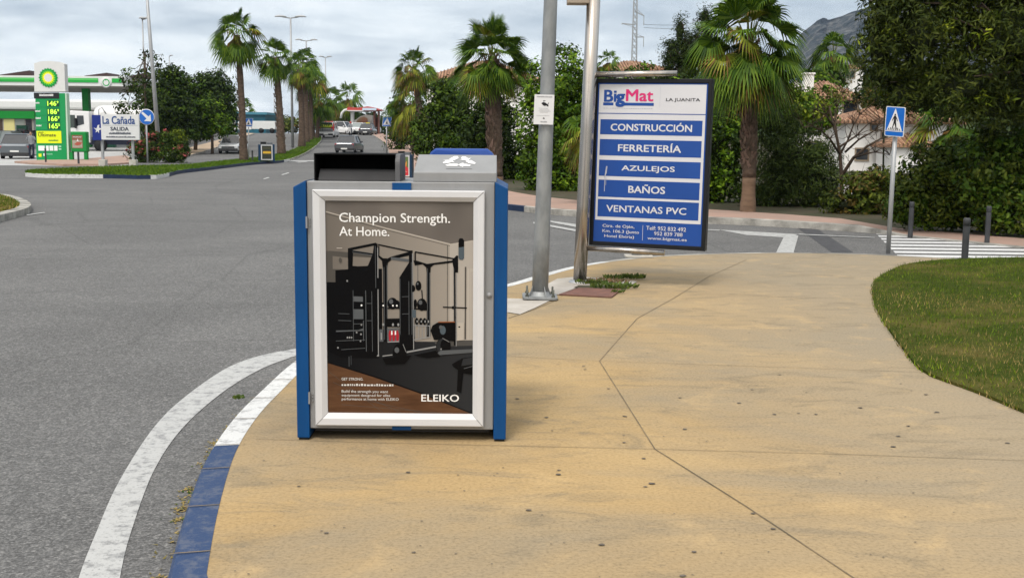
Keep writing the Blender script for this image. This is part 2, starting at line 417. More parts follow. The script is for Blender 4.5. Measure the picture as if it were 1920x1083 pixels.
# ---- the foreground pavement with its kerb
KERB = [Vector((-1.02, -3, PH)), Vector((-1.02, 1.2, PH))] + [G(x, y, PH) for x, y in (
    (292, 1180), (308, 1083), (345, 950), (385, 850), (430, 785), (480, 735), (553, 672), (640, 622), (740, 582), (850, 554), (950, 531), (1010, 514),
    (1085, 496), (1190, 482), (1300, 475.5), (1450, 472.5), (1600, 474.5), (1700, 479), (1830, 485), (1960, 491))] + [Vector((13, 14.6, PH))]
kl = smooth_line(KERB, 0.12)
KW = 0.14
k1 = offset(kl, 0.0); k2 = offset(kl, -0.022); k3 = offset(kl, -KW)
def at_z(l, z): return [Vector((p.x, p.y, z)) for p in l]
LN = [0.0]
for a, b in zip(kl[:-1], kl[1:]): LN.append(LN[-1] + (b - a).length)
def near_len(px, py):
    q = G(px, py, PH); return min(range(len(kl)), key=lambda i: (kl[i] - q).length)
iw, ie = near_len(412, 838), near_len(1130, 490)
m = MB()
rows = [at_z(k1, -.01), at_z(offset(kl, -.006), PH - .025), at_z(k2, PH - .002), at_z(k3, PH + .002)]
n = len(kl); b0 = 0
m.v = [tuple(p) for r in rows for p in r]
for r in range(3):
    for i in range(n - 1):
        m.f.append([r * n + i, r * n + i + 1, (r + 1) * n + i + 1, (r + 1) * n + i]); m.sm.append(False)
        m.m.append(0 if i < iw else (1 if i < ie else 2))
nxt = LN[iw] % 0.5
for i in range(n - 1):                       # dark gaps between the kerb stones
    if LN[i] >= nxt and kl[i].y < 9:
        t = (kl[i + 1] - kl[i]).normalized() * .004
        m.poly([k1[i] - t + Vector((0, 0, .0035)), k1[i] + t + Vector((0, 0, .0035)), k3[i] + t + Vector((0, 0, .0055)), k3[i] - t + Vector((0, 0, .0055))], 3)
        nxt += 0.5
struct(m.build('kerb', [M_KB, M_KW, M_KC, M_JOINT], up=True))
m = MB()
top = [Vector((p.x, p.y, PH)) for p in offset(kl, -KW + .004)]
m.poly(top + [Vector((13, -3, PH))], 0)
def joint(pts, w=.006, mi=1, dz=.0035):
    l = [G(x, y, PH) for x, y in pts]
    a = [p + Vector((0, 0, dz)) for p in offset(l, w / 2)]; b = [p + Vector((0, 0, dz)) for p in offset(l, -w / 2)]
    m.strip(b, a, mi)
joint([(1400, 487), (1330, 518), (1262, 560), (1195, 597), (1160, 636), (1124, 677), (1228, 842), (1400, 950), (1545, 1046), (1640, 1110)], .006)
joint([(480, 823), (700, 830), (960, 836), (1228, 842), (1560, 851), (1990, 866)], .004)
joint([(560, 655), (952, 668), (1124, 677), (1420, 687), (1725, 698)], .004)
joint([(1270, 549), (1450, 556), (1640, 562)], .005)
joint([(953, 597), (1000, 581), (1048, 561)], .007)
joint([(1330, 504), (1560, 512), (1680, 506)], .005)
# old chewing gum and dark stains trodden into the slab
rg = random.Random(4)
spots = [(612, 1000, 9), (765, 886, 9), (991, 957, 10), (1047, 890, 10), (1128, 1022, 12), (1222, 907, 12), (1170, 830, 7), (1301, 1035, 10), (1450, 992, 10), (1210, 913, 8), (1412, 963, 9),
         (776, 1036, 8), (560, 912, 7), (1280, 1080, 13), (1284, 805, 9), (1024, 783, 8), (1172, 781, 8), (1386, 756, 8), (1452, 777, 8), (1684, 818, 9), (1613, 765, 9), (1757, 773, 9), (1703, 799, 8), (1675, 838, 10), (1889, 831, 9), (1736, 740, 8),
         (1048, 882, 7), (1207, 860, 8), (1497, 775, 6), (1530, 777, 7), (1097, 693, 6), (1094, 687, 6), (1462, 703, 6), (1275, 746, 6), (1141, 729, 6), (1410, 731, 6), (970, 748, 8)]
for _ in range(90): 
    y = rg.uniform(560, 1083); spots.append((rg.uniform(960, 1800), y, rg.uniform(2.0, 4.5)))
for _ in range(30): spots.append((rg.uniform(430, 960), rg.uniform(850, 1083), rg.uniform(2, 5)))
for x, y, r in spots:
    c = G(x, y, PH); rr = r / S(c.y) * .58
    m.poly([c + Vector((rr * rg.uniform(.8, 1.1) * math.cos(a), rr * 0.8 * rg.uniform(.7, 1.1) * math.sin(a), .0045)) for a in [k * math.pi / 5 for k in range(10)]], 2)
struct(m.build('pavement', [M_PAVE, M_JOINT, mat('gum_stain', (.15, .125, .10), .7, var=.5, vscale=20)], up=True))
m = MB()
def patch(pts, dz, mi=0): m.poly([G(x, y, PH) + Vector((0, 0, dz)) for x, y in pts][::-1], mi)
patch([(951, 560), (1030, 562), (1046, 557), (1003, 578), (975, 590), (951, 586)], .006)
patch([(1012, 541), (1045, 523), (1085, 519), (1195, 528), (1168, 544.5), (1082, 540), (1046, 553)], .006)
patch([(1075, 540.5), (1085, 536), (1180, 539), (1168, 544)], .009, 1)
struct(m.build('pavement_patch', [mat('grey_concrete', (.47, .44, .40), .9, col2=(.36, .33, .29), vscale=3, bump=.2), M_SOIL], up=True))
o = tag(MB().prism([G(x, y, PH) + Vector((0, 0, .004)) for x, y in ((1048, 554), (1085, 542), (1166, 544.5), (1147, 559))], (0, 0, .012)).build('utility_cover', mat('rusty_plate', (.20, .10, .075), .7, col2=(.14, .075, .06), vscale=9, bump=.3, bscale=90)), 'rust brown metal utility cover set in the pavement by the sign post', 'utility cover')

# ---- road markings
def mark(name, polys, h=.004, mt=None, base=0.0):
    m = MB()
    for pl in polys:
        h += .0012; q = [G(x, y, base) for x, y in pl]
        q = [Vector((p.x, p.y, terr(p.y) + base + h)) for p in q]
        # keep the face up
        area = sum(q[i].x * q[(i + 1) % len(q)].y - q[(i + 1) % len(q)].x * q[i].y for i in range(len(q)))
        m.poly(q if area > 0 else q[::-1])
    return struct(m.build(name, mt or M_LINE, up=True))
oa = smooth_line([G(x, y) for x, y in ((128, 1170), (148, 1083), (180, 1000), (225, 900), (290, 800), (350, 742), (430, 688), (500, 664), (560, 653), (660, 625))], .1)
ob = smooth_line([G(x, y) for x, y in ((212, 1170), (225, 1083), (245, 1000), (290, 880), (345, 800), (420, 734), (490, 692), (553, 668), (660, 632))], .1)
N = 70
ra = [oa[int(i * (len(oa) - 1) / N)] for i in range(N + 1)]; rb = [ob[int(i * (len(ob) - 1) / N)] for i in range(N + 1)]
struct(MB().strip([p + Vector((0, 0, .004)) for p in rb], [p + Vector((0, 0, .004)) for p in ra]).build('edge_line', M_LINE, up=True))
# zebra crossing: bars lie along the road
cr = []
for i in range(9):
    t0 = i / 9 + .012; t1 = t0 + .062
    def lp(t): return Vector(G(1636, 431.5)).lerp(Vector(G(1688, 484.5)), t)
    a, b = lp(t0), lp(t1)
    cr.append([a, b, b + Vector((9.5, -.35 * 1.0, 0)), a + Vector((9.5, -.35, 0))])
m = MB()
for q in cr: m.poly([Vector((p.x, p.y, .004)) for p in q])
struct(m.build('zebra_crossing', M_LINE2, up=True))
mark('road_marking', [[(1348, 431), (1497, 439.5), (1480, 446), (1400, 441)], [(1471, 441.5), (1497, 442), (1488, 474), (1455, 474.5)],
                      [(1325, 430.5), (1350, 431.5), (1348, 433), (1325, 432)],
                      [(953, 388), (1100, 395), (1325, 408), (1325, 410), (1100, 397), (953, 390)],
                      [(1020, 413), (1102, 424), (1102, 431), (1035, 418)], [(1000, 417), (1090, 433), (1085, 436), (1000, 420)],
                      [(1497, 439.5), (1640, 446), (1640, 447), (1497, 441)],
                      [(50, 403.5), (83, 399), (85, 400), (50, 405)],
                      [(515, 301), (590, 301.2), (590, 303), (515, 303)], [(552, 304.2), (574, 303.2), (578, 304), (560, 305.4)],
                      [(527, 328), (540, 324), (543, 325), (530, 329)], [(493, 336), (503, 333), (506, 334), (496, 337)]])
mark('road_patch', [[(1487, 421.5), (1524, 424), (1600, 473.5), (1560, 473.5)]], .003, mat('fresh_tar', (.075, .075, .08), .8, var=.3, vscale=6, bump=.3))

# ---- lawn on the right
LAWN = [G(x, y, PH) for x, y in ((1925, 777), (1830, 737), (1745, 706), (1722, 692), (1700, 665), (1660, 610), (1640, 572), (1635.5, 545), (1642, 527), (1668, 510), (1702, 497), (1760, 489.5), (1830, 486), (1925, 484.5))]
ll = smooth_line(LAWN, .12)
right = [Vector((11, ll[-1].y + .3, PH)), Vector((11, 3.2, PH)), Vector((4.6, 3.6, PH))]
m = MB(); lp = ll + right
m.poly([Vector((p.x, p.y, PH + .02)) for p in lp][::-1]); m.strip([Vector((p.x, p.y, PH - .01)) for p in ll], [Vector((p.x, p.y, PH + .02)) for p in ll])
struct(m.build('lawn', M_GRASS))
def in_poly(P, poly):
    x, y = P[:, 0], P[:, 1]; c = np.zeros(len(P), bool); n = len(poly)
    for i in range(n):
        x0, y0 = poly[i][0], poly[i][1]; x1, y1 = poly[i - 1][0], poly[i - 1][1]
        if y0 == y1: continue
        c ^= ((y0 > y) != (y1 > y)) & (x < (x1 - x0) * (y - y0) / (y1 - y0) + x0)
    return c
def blades(name, poly, n, h, w, z, mats, seed, ymax=None, weights=None, lean=.6, dryfn=None):
    r = np.random.default_rng(seed); P = np.array([(p[0], p[1]) for p in poly]); lo, hi = P.min(0), P.max(0)
    q = r.uniform(0, 1, (n * 3, 2)); q[:, 1] **= 1.5; q = q * (hi - lo) + lo
    q = q[in_poly(q, poly)][:n]; n = len(q)
    a = r.uniform(0, 2 * np.pi, n); hh = h * r.uniform(.45, 1.25, n); ln = lean * r.uniform(.2, 1.2, n) * hh; b = a + r.normal(0, .9, n) + np.pi / 2
    zz = np.array([terr(y) for y in q[:, 1]]) + z if hi[1] > 76 else np.full(n, z)
    dx = np.cos(a) * w * r.uniform(.6, 1.3, n); dy = np.sin(a) * w
    V = np.zeros((n, 3, 3)); V[:, 0] = np.c_[q[:, 0] - dx, q[:, 1] - dy, zz]; V[:, 1] = np.c_[q[:, 0] + dx, q[:, 1] + dy, zz]
    V[:, 2] = np.c_[q[:, 0] + np.cos(b) * ln, q[:, 1] + np.sin(b) * ln, zz + hh]
    mi = np.zeros(n, int)
    if len(mats) > 1:
        d = .12 + .5 * (np.sin(q[:, 0] * 1.7 + 1.2 * np.sin(q[:, 1] * 1.1)) * np.sin(q[:, 1] * 2.3 + .7) > .25) if dryfn is None else dryfn(q)
        mi = (r.uniform(0, 1, n) < d).astype(int)
    return np_mesh(name, V.reshape(-1, 3), np.arange(n * 3).reshape(-1, 3), mats, mi=mi)
BL = [leafmat('grass_blade', (.105, .175, .006), (.045, .095, .003), 1.0, .5), leafmat('dry_blade', (.32, .25, .085), (.19, .15, .045), 2.0, .35)]
def lawn_dry(q):
    c = np.hypot(q[:, 0] - 5.0, (q[:, 1] - 10.6)); e = .42 + .5 * np.sin(q[:, 0] * 2.1 + np.sin(q[:, 1] * 1.7)) * np.sin(q[:, 1] * 1.9)
    return np.clip(e - np.clip((q[:, 1] - 10.2) * .4, 0, .7) + .5 * np.exp(-((q[:, 0] - 6.2) ** 2 + (q[:, 1] - 10.2) ** 2) / 1.2), .03, .9)
lpe = offset(ll, .022) + right
tag(blades('grass', lpe, 120000, .042, .0038, PH + .006, BL, 3, dryfn=lawn_dry), 'short lawn grass with dry patches beside the sandy pavement', 'grass', kind='stuff')
# weeds and dry leaves in the gutter along the near kerb
rn = np.random.default_rng(8); V = []; cl = [kl[i] for i in range(len(kl)) if 3.4 < kl[i].y < 7.2]
nrm = offset(kl, .03); nl = [nrm[i] for i in range(len(kl)) if 3.4 < kl[i].y < 7.2]
for _ in range(1700):
    i = rn.integers(0, len(nl)); 
    if math.sin(nl[i].y * 7.0) + .8 * math.sin(nl[i].y * 31) + rn.normal(0, .8) < .5: continue
    p = nl[i] + Vector((rn.normal(0, .022) - .010, rn.normal(0, .03), 0)); a = rn.uniform(0, 6.28); l = rn.uniform(.008, .028)
    t = Vector((math.cos(a), math.sin(a), 0)) * .006; u = Vector((math.cos(a + 1.4), math.sin(a + 1.4), rn.uniform(.02, .5))) * l
    b = Vector((p.x, p.y, .003)); V += [b - t, b + t, b + u]
np_mesh('gutter_weeds', V, np.arange(len(V)).reshape(-1, 3), [BL[0], BL[1]], mi=(rn.uniform(0, 1, len(V) // 3) < .86).astype(int))
tag(bpy.data.objects['gutter_weeds'], 'dry leaves and weeds gathered in the gutter along the kerb', 'weeds', kind='stuff')
def tuft(name, px, py, r, n, h, seed, mt, label):
    c = G(px, py, PH); rr = np.random.default_rng(seed); V = []
    for _ in range(n):
        a, d = rr.uniform(0, 6.28), r * math.sqrt(rr.uniform(0, 1)); p = c + Vector((math.cos(a) * d, math.sin(a) * d * .7, .012))
        b = rr.uniform(0, 6.28); t = Vector((math.cos(b), math.sin(b), .3)) * rr.uniform(.010, .02); l = rr.uniform(.4, 1) * h
        u = Vector((math.cos(a) * .5, math.sin(a) * .5, 1)).normalized() * l
        V += [p, p + u * .6 + t, p + u, p + u * .6 - t]
    tag(np_mesh(name, V, np.arange(len(V)).reshape(-1, 4), mt), label, 'weed')
WG = leafmat('weed_leaf', (.11, .15, .03), (.06, .10, .02), 9, .4); WB = leafmat('dead_weed', (.21, .15, .07), (.13, .09, .05), 9, .4)
tuft('weed_clump', 1152, 541, .24, 190, .06, 1, WG, 'low green weed mat beside the rusty utility cover')
tuft('weed_clump', 1108, 533, .16, 120, .05, 2, WG, 'yellowish weed clump at the foot of the steel sign post')
tuft('weed_clump', 1185, 524, .13, 110, .07, 3, WG, 'leafy green weed at the far corner of the concrete patch')
tuft('weed_clump', 1150, 526, .09, 70, .07, 4, WG, 'small upright weed between the dry mat and the leafy weed')
tuft('weed_clump', 1132, 531, .26, 170, .045, 5, WB, 'dry brown weed mat behind the rusty utility cover')
tuft('weed_clump', 1158, 550, .07, 40, .03, 6, WG, 'tiny yellow weed at the corner of the rusty cover')
tuft('gutter_weed', 448, 752, .03, 14, .035, 7, WG, 'small green weed growing at the white kerb left of the bin')

# ---- islands, far pavements
def ring_island(kname, fname, px, h, fill, cols, seg, closed=True, kw=.22, world=None):
    L = smooth_line(world or [G(x, y, h) for x, y in px], .5, True)
    area = sum(L[i].x * L[(i + 1) % len(L)].y - L[(i + 1) % len(L)].x * L[i].y for i in range(len(L)))
    if area < 0: L = L[::-1]
    z = lambda p: terr(p.y)
    a = [Vector((p.x, p.y, z(p) - .02)) for p in L]; b = [Vector((p.x, p.y, z(p) + h)) for p in L]
    inn = offset(L, kw, True); c = [Vector((p.x, p.y, z(p) + h + .003)) for p in inn]
    m = MB(); n = len(L); m.v = [tuple(p) for p in a + b + c]; acc = 0
    for i in range(n):
        j = (i + 1) % n; acc += (L[j] - L[i]).length; k = int(acc / seg) % len(cols)
        for r in (0, 1): m.f.append([r * n + i, r * n + j, (r + 1) * n + j, (r + 1) * n + i]); m.m.append(k); m.sm.append(False)
    struct(m.build(kname, cols, up=True))
    m = MB(); m.poly([Vector((p.x, p.y, z(p) + h - .01)) for p in inn]); struct(m.build(fname, fill, up=True))
    return inn
isl = [(-60, 356), (0, 362.5), (30, 368), (51, 376), (58, 383), (50, 390), (24, 397), (0, 403), (-60, 415), (-130, 395), (-130, 370)]
ri = ring_island('kerb', 'roundabout_island', isl, .13, M_DRYG, [M_KC, M_KC, M_KC], 3)
tag(blades('grass', ri, 26000, .07, .012, .11, BL, 11, dryfn=lambda q: np.clip(.35 + .3 * (q[:, 1] < 22.8), 0, 1)), 'patchy grass on the kerbed island at the left edge', 'grass', kind='stuff')
MR = [(47, 324), (83, 326.5), (209, 327.5), (292, 328.5), (337, 319.5), (388, 314), (435, 308.5), (480, 304), (530, 300.5), (560, 292), (585, 279), (598, 268), (603, 260), (600, 252)]
ML = [(47, 321), (75, 317.5), (190, 312.5), (260, 310.5), (345, 308.5), (400, 303), (465, 296.5), (505, 291), (540, 283), (562, 273), (580, 263), (588, 256), (592, 251)]
mr = smooth_line([G(x, y, .14) for x, y in MR], .8); mlft = smooth_line([G(x, y, .14) for x, y in ML], .8)
NS = 420
def resample(l, n, s0=0., s1=1.):
    d = [0.]
    for a, b in zip(l[:-1], l[1:]): d.append(d[-1] + (b - a).length)
    out = []; j = 0
    for i in range(n + 1):
        t = d[-1] * (s0 + (s1 - s0) * i / n)
        while j < len(d) - 2 and d[j + 1] < t: j += 1
        out.append(l[j].lerp(l[j + 1], min(1, (t - d[j]) / max(1e-9, d[j + 1] - d[j]))))
    return out
mr = resample(mr, NS); mlft = resample(mlft, NS)
def tz(l, h): return [Vector((p.x, p.y, terr(p.y) + h)) for p in l]
m = MB()
for side, sg in ((mr, 1), (mlft, -1)):
    inn = [p.lerp(q, min(.3, .24 / max(.3, (q - p).length))) for p, q in zip(side, mlft if sg == 1 else mr)]
    rws = [tz(side, -.02), tz(side, .14), tz(inn, .145)]
    for r in (0, 1):
        for i in range(NS):
            d = side[i].x; px_ = 0
            col = 0
            if sg == 1:
                k = i / NS
                bands = ((.0, 0, 'b'), )
                yy = side[i]
                # blue and white lengths as the photograph has them along the front
                X = yy.x
                col = 1
                for x0, x1 in ((47, 83), (209, 340), (388, 436), (474, 478)):
                    if G(x0, 326, .14).x - .1 < X < G(x1, 322, .14).x and yy.y < 70: col = 0
                if yy.y > 74: col = 2
            else: col = 1 if side[i].y < 70 else 2
            q = [rws[r][i], rws[r][i + 1], rws[r + 1][i + 1], rws[r + 1][i]]
            m.poly(q if sg == 1 else q[::-1], col)
struct(m.build('kerb', [M_KD, M_KW, M_KC], up=True))
m = MB(); m.strip(tz(mr, .125), tz(mlft, .125)); struct(m.build('median', M_VERGE, up=True))
mb_ = [(p.x, p.y) for p in mr] + [(p.x, p.y) for p in mlft[::-1]]
tag(blades('grass', mb_, 42000, .09, .022, .12, [leafmat('median_blade', (.082, .15, .008), (.045, .10, .005), .6, .35)], 12), 'bright grass on the long median strip with palms', 'grass', kind='stuff')
# service station ground
m = MB(); q = [foot(-120, 309, 55.5), G(0, 309.5), G(120, 311.5), G(250, 309.5), foot(258, 300, 76), foot(300, 285, 100), foot(300, 285, 150), foot(-300, 285, 150), foot(-300, 300, 70)]
ysf = [57, 64, 70, 76, 84, 92, 100, 110, 120, 130, 140, 150]
xa = lambda y: foot(-150, 300, y).x; xb = lambda y: foot(240 if y < 80 else 330, 300, y).x
m.strip([(xb(y), y, terr(y) + .012) for y in ysf], [(xa(y), y, terr(y) + .012) for y in ysf])
struct(m.build('forecourt', M_FORE, up=True))
m = MB(); pk = [G(x, y, .1) for x, y in ((27, 302.5), (60, 305.5), (120, 308), (190, 308), (242, 305), (246, 296), (235, 291.5), (190, 295), (150, 299), (60, 300.5))]
m.prism([Vector((p.x, p.y, terr(p.y) + .015)) for p in pk], (0, 0, .1)); struct(m.build('pavement', M_PINK))
def long_pave(kname, pname, front, back, h, mats, kcol, kw=.25, n=120):
    fl = resample(smooth_line([G(x, y, h) for x, y in front], .6), n); bl = resample(smooth_line([G(x, y, h) for x, y in back], .6), n)
    inn = [p.lerp(q, min(.4, kw / max(.3, (q - p).length))) for p, q in zip(fl, bl)]
    def dk(l, hh):                           # the kerb dips to the road at the crossing
        out = []
        for p in l:
            t = min(1, max(0, (960 + p.x / p.y * F - 1606) / 40)) if p.y < 36 else 0
            out.append(Vector((p.x, p.y, terr(p.y) + hh * (1 - .85 * t))))
        return out
    m = MB(); r = [tz(fl, -.02), dk(fl, h), dk(inn, h + .003)]
    for k in (0, 1):
        for i in range(n): m.poly([r[k][i], r[k][i + 1], r[k + 1][i + 1], r[k + 1][i]], kcol(i / n, fl[i]))
    o = m.build(kname, [M_KD, M_KW, M_KC]); struct(o)
    m = MB(); m.strip(dk(inn, h), dk(bl, h)); struct(m.build(pname, mats))
    return fl, bl
FR = [(694, 251), (708, 258), (720, 267), (727, 279), (729, 293), (731, 312), (738, 334), (775, 357), (850, 372), (950, 383.5), (1000, 389), (1100, 396.5), (1325, 408), (1450, 412), (1530, 418), (1600, 421.5), (1645, 425.5), (1700, 430.5), (1800, 440), (1925, 452)]
BK = [(712, 249.5), (735, 256), (762, 264), (785, 278), (800, 300), (830, 325), (880, 344), (950, 357), (1000, 366), (1100, 377), (1230, 386), (1330, 392.5), (1440, 399), (1560, 408), (1640, 414), (1700, 418.5), (1800, 426), (1925, 436)]
def kcol(t, p):
    q = p
    for x0, x1, c in ((950, 962, 0), (1530, 1600, 0), (963, 1100, 1), (1100, 1530, 2)):
        if p.y < 36 and G(x0, 400, .12).x < p.x * 1.0 and p.x < G(x1, 400, .12).x and p.y < 36: return c
    return 2 if p.y < 36 else 1
# the colours are picked by the stone's column along the curve
def kcol2(t, p):
    px = 960 + p.x / p.y * F
    if p.y > 40: return 2
    if px > 1600: return 2
    if 1520 < px <= 1600 or px < 962: return 0
    return 2
ffl, fbl = long_pave('kerb', 'pavement', FR, BK, .12, M_PINK, kcol2)
m = MB(); e = [Vector((p.x, p.y, terr(p.y) + (.10 if 960 + p.x / max(p.y, .1) * F < 1600 or p.y > 36 else .015))) for p in fbl]; m.strip(e, [Vector((p.x + 4 + (160 - min(p.y, 150)) * .3 + 60, p.y + 2, terr(p.y) + .10)) for p in e]); struct(m.build('verge', M_SOIL, up=True))
LFf = [(338, 294), (380, 284), (420, 271), (442, 262), (462, 254.5), (478, 250)]; LBk = [(338, 281), (365, 274), (400, 265), (425, 258), (445, 252.5), (462, 249)]
long_pave('kerb', 'pavement', LFf, LBk, .12, M_TANP, lambda t, p: 2)

# ---- the mountain and the hill behind the houses
rm = random.Random(5)
from mathutils import noise as MN
def ridge_mesh(name, prof, Y0, depth, mt, zb, nx=110, ny=26, amp=60, seed=0, sc=.004):
    xs = [prof[0][0] + (prof[-1][0] - prof[0][0]) * i / nx for i in range(nx + 1)]
    def hz(px):
        for (x0, y0), (x1, y1) in zip(prof[:-1], prof[1:]):
            if x0 <= px <= x1: return y0 + (y1 - y0) * (px - x0) / (x1 - x0)
        return prof[-1][1]
    V = []; Q = []
    for j in range(ny + 1):
        t = j / ny
        for px in xs:
            top = A(px, hz(px), Y0 + depth); bot = A(px, 266, Y0); z = zb + (top.z - zb) * (t ** .85); y = Y0 + depth * t; x = bot.x + (top.x - bot.x) * t
            q = Vector((x * sc, y * sc, z * sc * .7 + seed)); d = (MN.fractal(q, 1.0, 2.1, 6) + .6 * abs(MN.noise(q * .6))) * amp
            V.append((x, y + d * (1 - t * .4) * 1.6, z + d * .75 * (1 - t) * math.sin(math.pi * min(1, t + .15))))
    w = nx + 1
    for j in range(ny):
        for i in range(nx): Q.append((j * w + i, j * w + i + 1, (j + 1) * w + i + 1, (j + 1) * w + i))
    return struct(np_mesh(name, V, Q, mt))
gm = NG('mountain_rock', .95, .1)
rk = gm.ramp(gm.noise(.045, 9, .68, gm.map((1, 1, .45))), [(0.40, (.012, .018, .02)), (0.5, (.045, .05, .05)), (0.60, (.16, .15, .135))])
M_MT = gm.done(rk, gm.noise(.06, 8, .7), 1.0, 14)
ridge_mesh('mountain', [(1380, 150), (1440, 128), (1490, 112), (1505, 64), (1530, 40), (1545, 33), (1553, 38), (1580, 30), (1604, 20), (1640, 12), (1700, 0), (1800, -20), (1960, -30), (2100, -10)], 1500, 650, M_MT, 0, 260, 90, 44, 3, .020)
gh = NG('wooded_slope', .95, .1); hk = gh.ramp(gh.noise(.25, 6, .7), [(0.35, (.02, .035, .012)), (0.65, (.06, .085, .025))])
ridge_mesh('hillside', [(900, 215), (1100, 190), (1280, 175), (1400, 168), (1520, 160), (1620, 150), (1800, 130), (2000, 120), (2300, 120)], 118, 60, gh.done(hk, gh.noise(.8, 5), .8, .6), 0, 70, 12, 1.6, 1, .12)

# ================================================================== STREET FURNITURE
rng = random.Random(7)
M_BLUE = mat('blue_powder_coat', '#00437a', 0.45, var=.16, vscale=16, stretch=(1, 1, .14), detail=8, bump=.03, bscale=300)
M_STEEL = mat('grey_powder_coat', (.275, .277, .28), 0.45, metal=.15, col2=(.252, .254, .256), vscale=14, bump=.03, bscale=350, stretch=(1, 1, .12), detail=8)
M_ALU = mat('white_aluminium_frame', (.585, .585, .595), 0.4, var=.06, vscale=3)
M_BLK = mat('black_metal', (.012, .012, .013), 0.5)
M_DKG = mat('dark_grey_metal', (.032, .032, .034), 0.45, var=.25, vscale=7)
M_WHITE = mat('white_print', (.70, .70, .70), 0.5)
M_GALV = mat('galvanised_steel', (.30, .31, .31), 0.5, metal=.35, col2=(.19, .20, .205), vscale=7, bump=.12, bscale=30, stretch=(1, 1, .45))
M_INOX = mat('stainless_steel', (.50, .46, .42), 0.26, metal=.95, col2=(.36, .33, .30), vscale=1.6, stretch=(9, 9, .4))
M_ALUP = mat('painted_grey_pole', (.36, .37, .38), 0.45, metal=.3, var=.15, vscale=3)
M_SIGNW = mat('sign_white', (.66, .66, .67), 0.35, coat=.3, var=.05, vscale=3)
M_SIGNB = mat('sign_blue', '#1260b8', 0.32, coat=.4, var=.08, vscale=4)
M_SIGNK = mat('sign_black', (.012, .012, .014), 0.4)
M_BOLL = mat('bollard_anthracite', (.055, .057, .062), 0.5, var=.3, vscale=6)
M_CONC = mat('cast_concrete', (.50, .48, .44), .9, col2=(.36, .34, .30), vscale=2.5, bump=.2)

# ---- the recycling bin with its advertising poster
bb = G(752, 825, PH); YB = bb.y
BIN = thing('recycling_bin', 'large grey and blue two hooded recycling bin with gym poster, on the sandy pavement', 'recycling bin', (bb.x, YB, PH))
def bp_(x, y, dy=0.0): return A(x, y, YB) - Vector((bb.x, YB, PH)) + Vector((0, dy, 0))
def bx(x, y=600): return bp_(x, y).x
def bz(y): return bp_(752, y).z
XL, XL2, XR2, XR = bx(554.5), bx(578.5), bx(926), bx(950)
ZB, ZT, ZLEG = bz(804), bz(341), 0.0
DEP = .56
m = MB(); m.box((XL2, .004, ZB), (XR2, DEP - .004, ZT))
m.build('body', M_STEEL, BIN, .004)
for x0, x1, outer in ((XL, XL2, XL), (XR2, XR, XR)):
    m = MB(); zo = bz(352); inn = XL2 if outer == XL else XR2
    prof = [(outer, -.012, .012), (inn - (.0015 if outer == XL else -.0015), -.012, .012), (inn - (.0015 if outer == XL else -.0015), -.012, ZT + .004), (outer, -.012, zo)]
    m.prism(prof, (0, DEP + .02, 0)); m.build('side_panel', M_BLUE, BIN, .004)
    m = MB(); m.box((min(outer, inn) + .006, 0.0, 0), (max(outer, inn) - .006, DEP - .01, .0115)); m.build('foot', M_BLK, BIN)
for y0, y1 in ((342.5, 356), (795.5, 805)):
    m = MB(); m.box((bx(735.5, 340 if y0 < 400 else 800), -.006, bz(y1)), (bx(771, 340 if y0 < 400 else 800), .003, bz(y0) - (.0 if y0 < 400 else -.0))); m.build('blue_strip', M_BLUE, BIN)
m = MB(); m.box((XL2 + .02, .03, ZB - .02), (XR2 - .02, DEP - .03, ZB - .001)); m.build('floor_pan', M_BLK, BIN)
# mitred poster frame, bevelled inwards
fo = (bx(590.5), bz(796), bx(907.5), bz(356.5)); fi = (bx(613), bz(773.5), bx(887), bz(377))
m = MB()
def fring(r, y): x0, z0, x1, z1 = r; return [(x0, y, z0), (x1, y, z0), (x1, y, z1), (x0, y, z1)]
mid = tuple(a * .42 + b * .58 for a, b in zip(fo, fi))
loops = [fring(fo, .004), fring(fo, -.024), fring((fo[0] + .004, fo[1] + .004, fo[2] - .004, fo[3] - .004), -.028), fring(mid, -.028), fring(fi, -.012), fring(fi, .002)]
for a, b in zip(loops[:-1], loops[1:]):
    for i in range(4):
        j = (i + 1) % 4; m.poly([a[i], a[j], b[j], b[i]])
for i in range(4):                            # mitre joints
    a = Vector(loops[2][i]); b = Vector(loops[4][i]); c_ = Vector(loops[3][i])
    s_ = Vector((.0012, 0, .0012)) if i % 2 else Vector((.0012, 0, -.0012))
    e = Vector((0, -.0006, 0))
    m.poly([a - s_ + e, a + s_ + e, c_ + s_ + e, c_ - s_ + e], 1); m.poly([c_ - s_ + e, c_ + s_ + e, b + s_ + e, b - s_ + e], 1)
m.build('poster_frame', [M_ALU, mat('mitre_line', (.22, .22, .22), .6)], BIN)
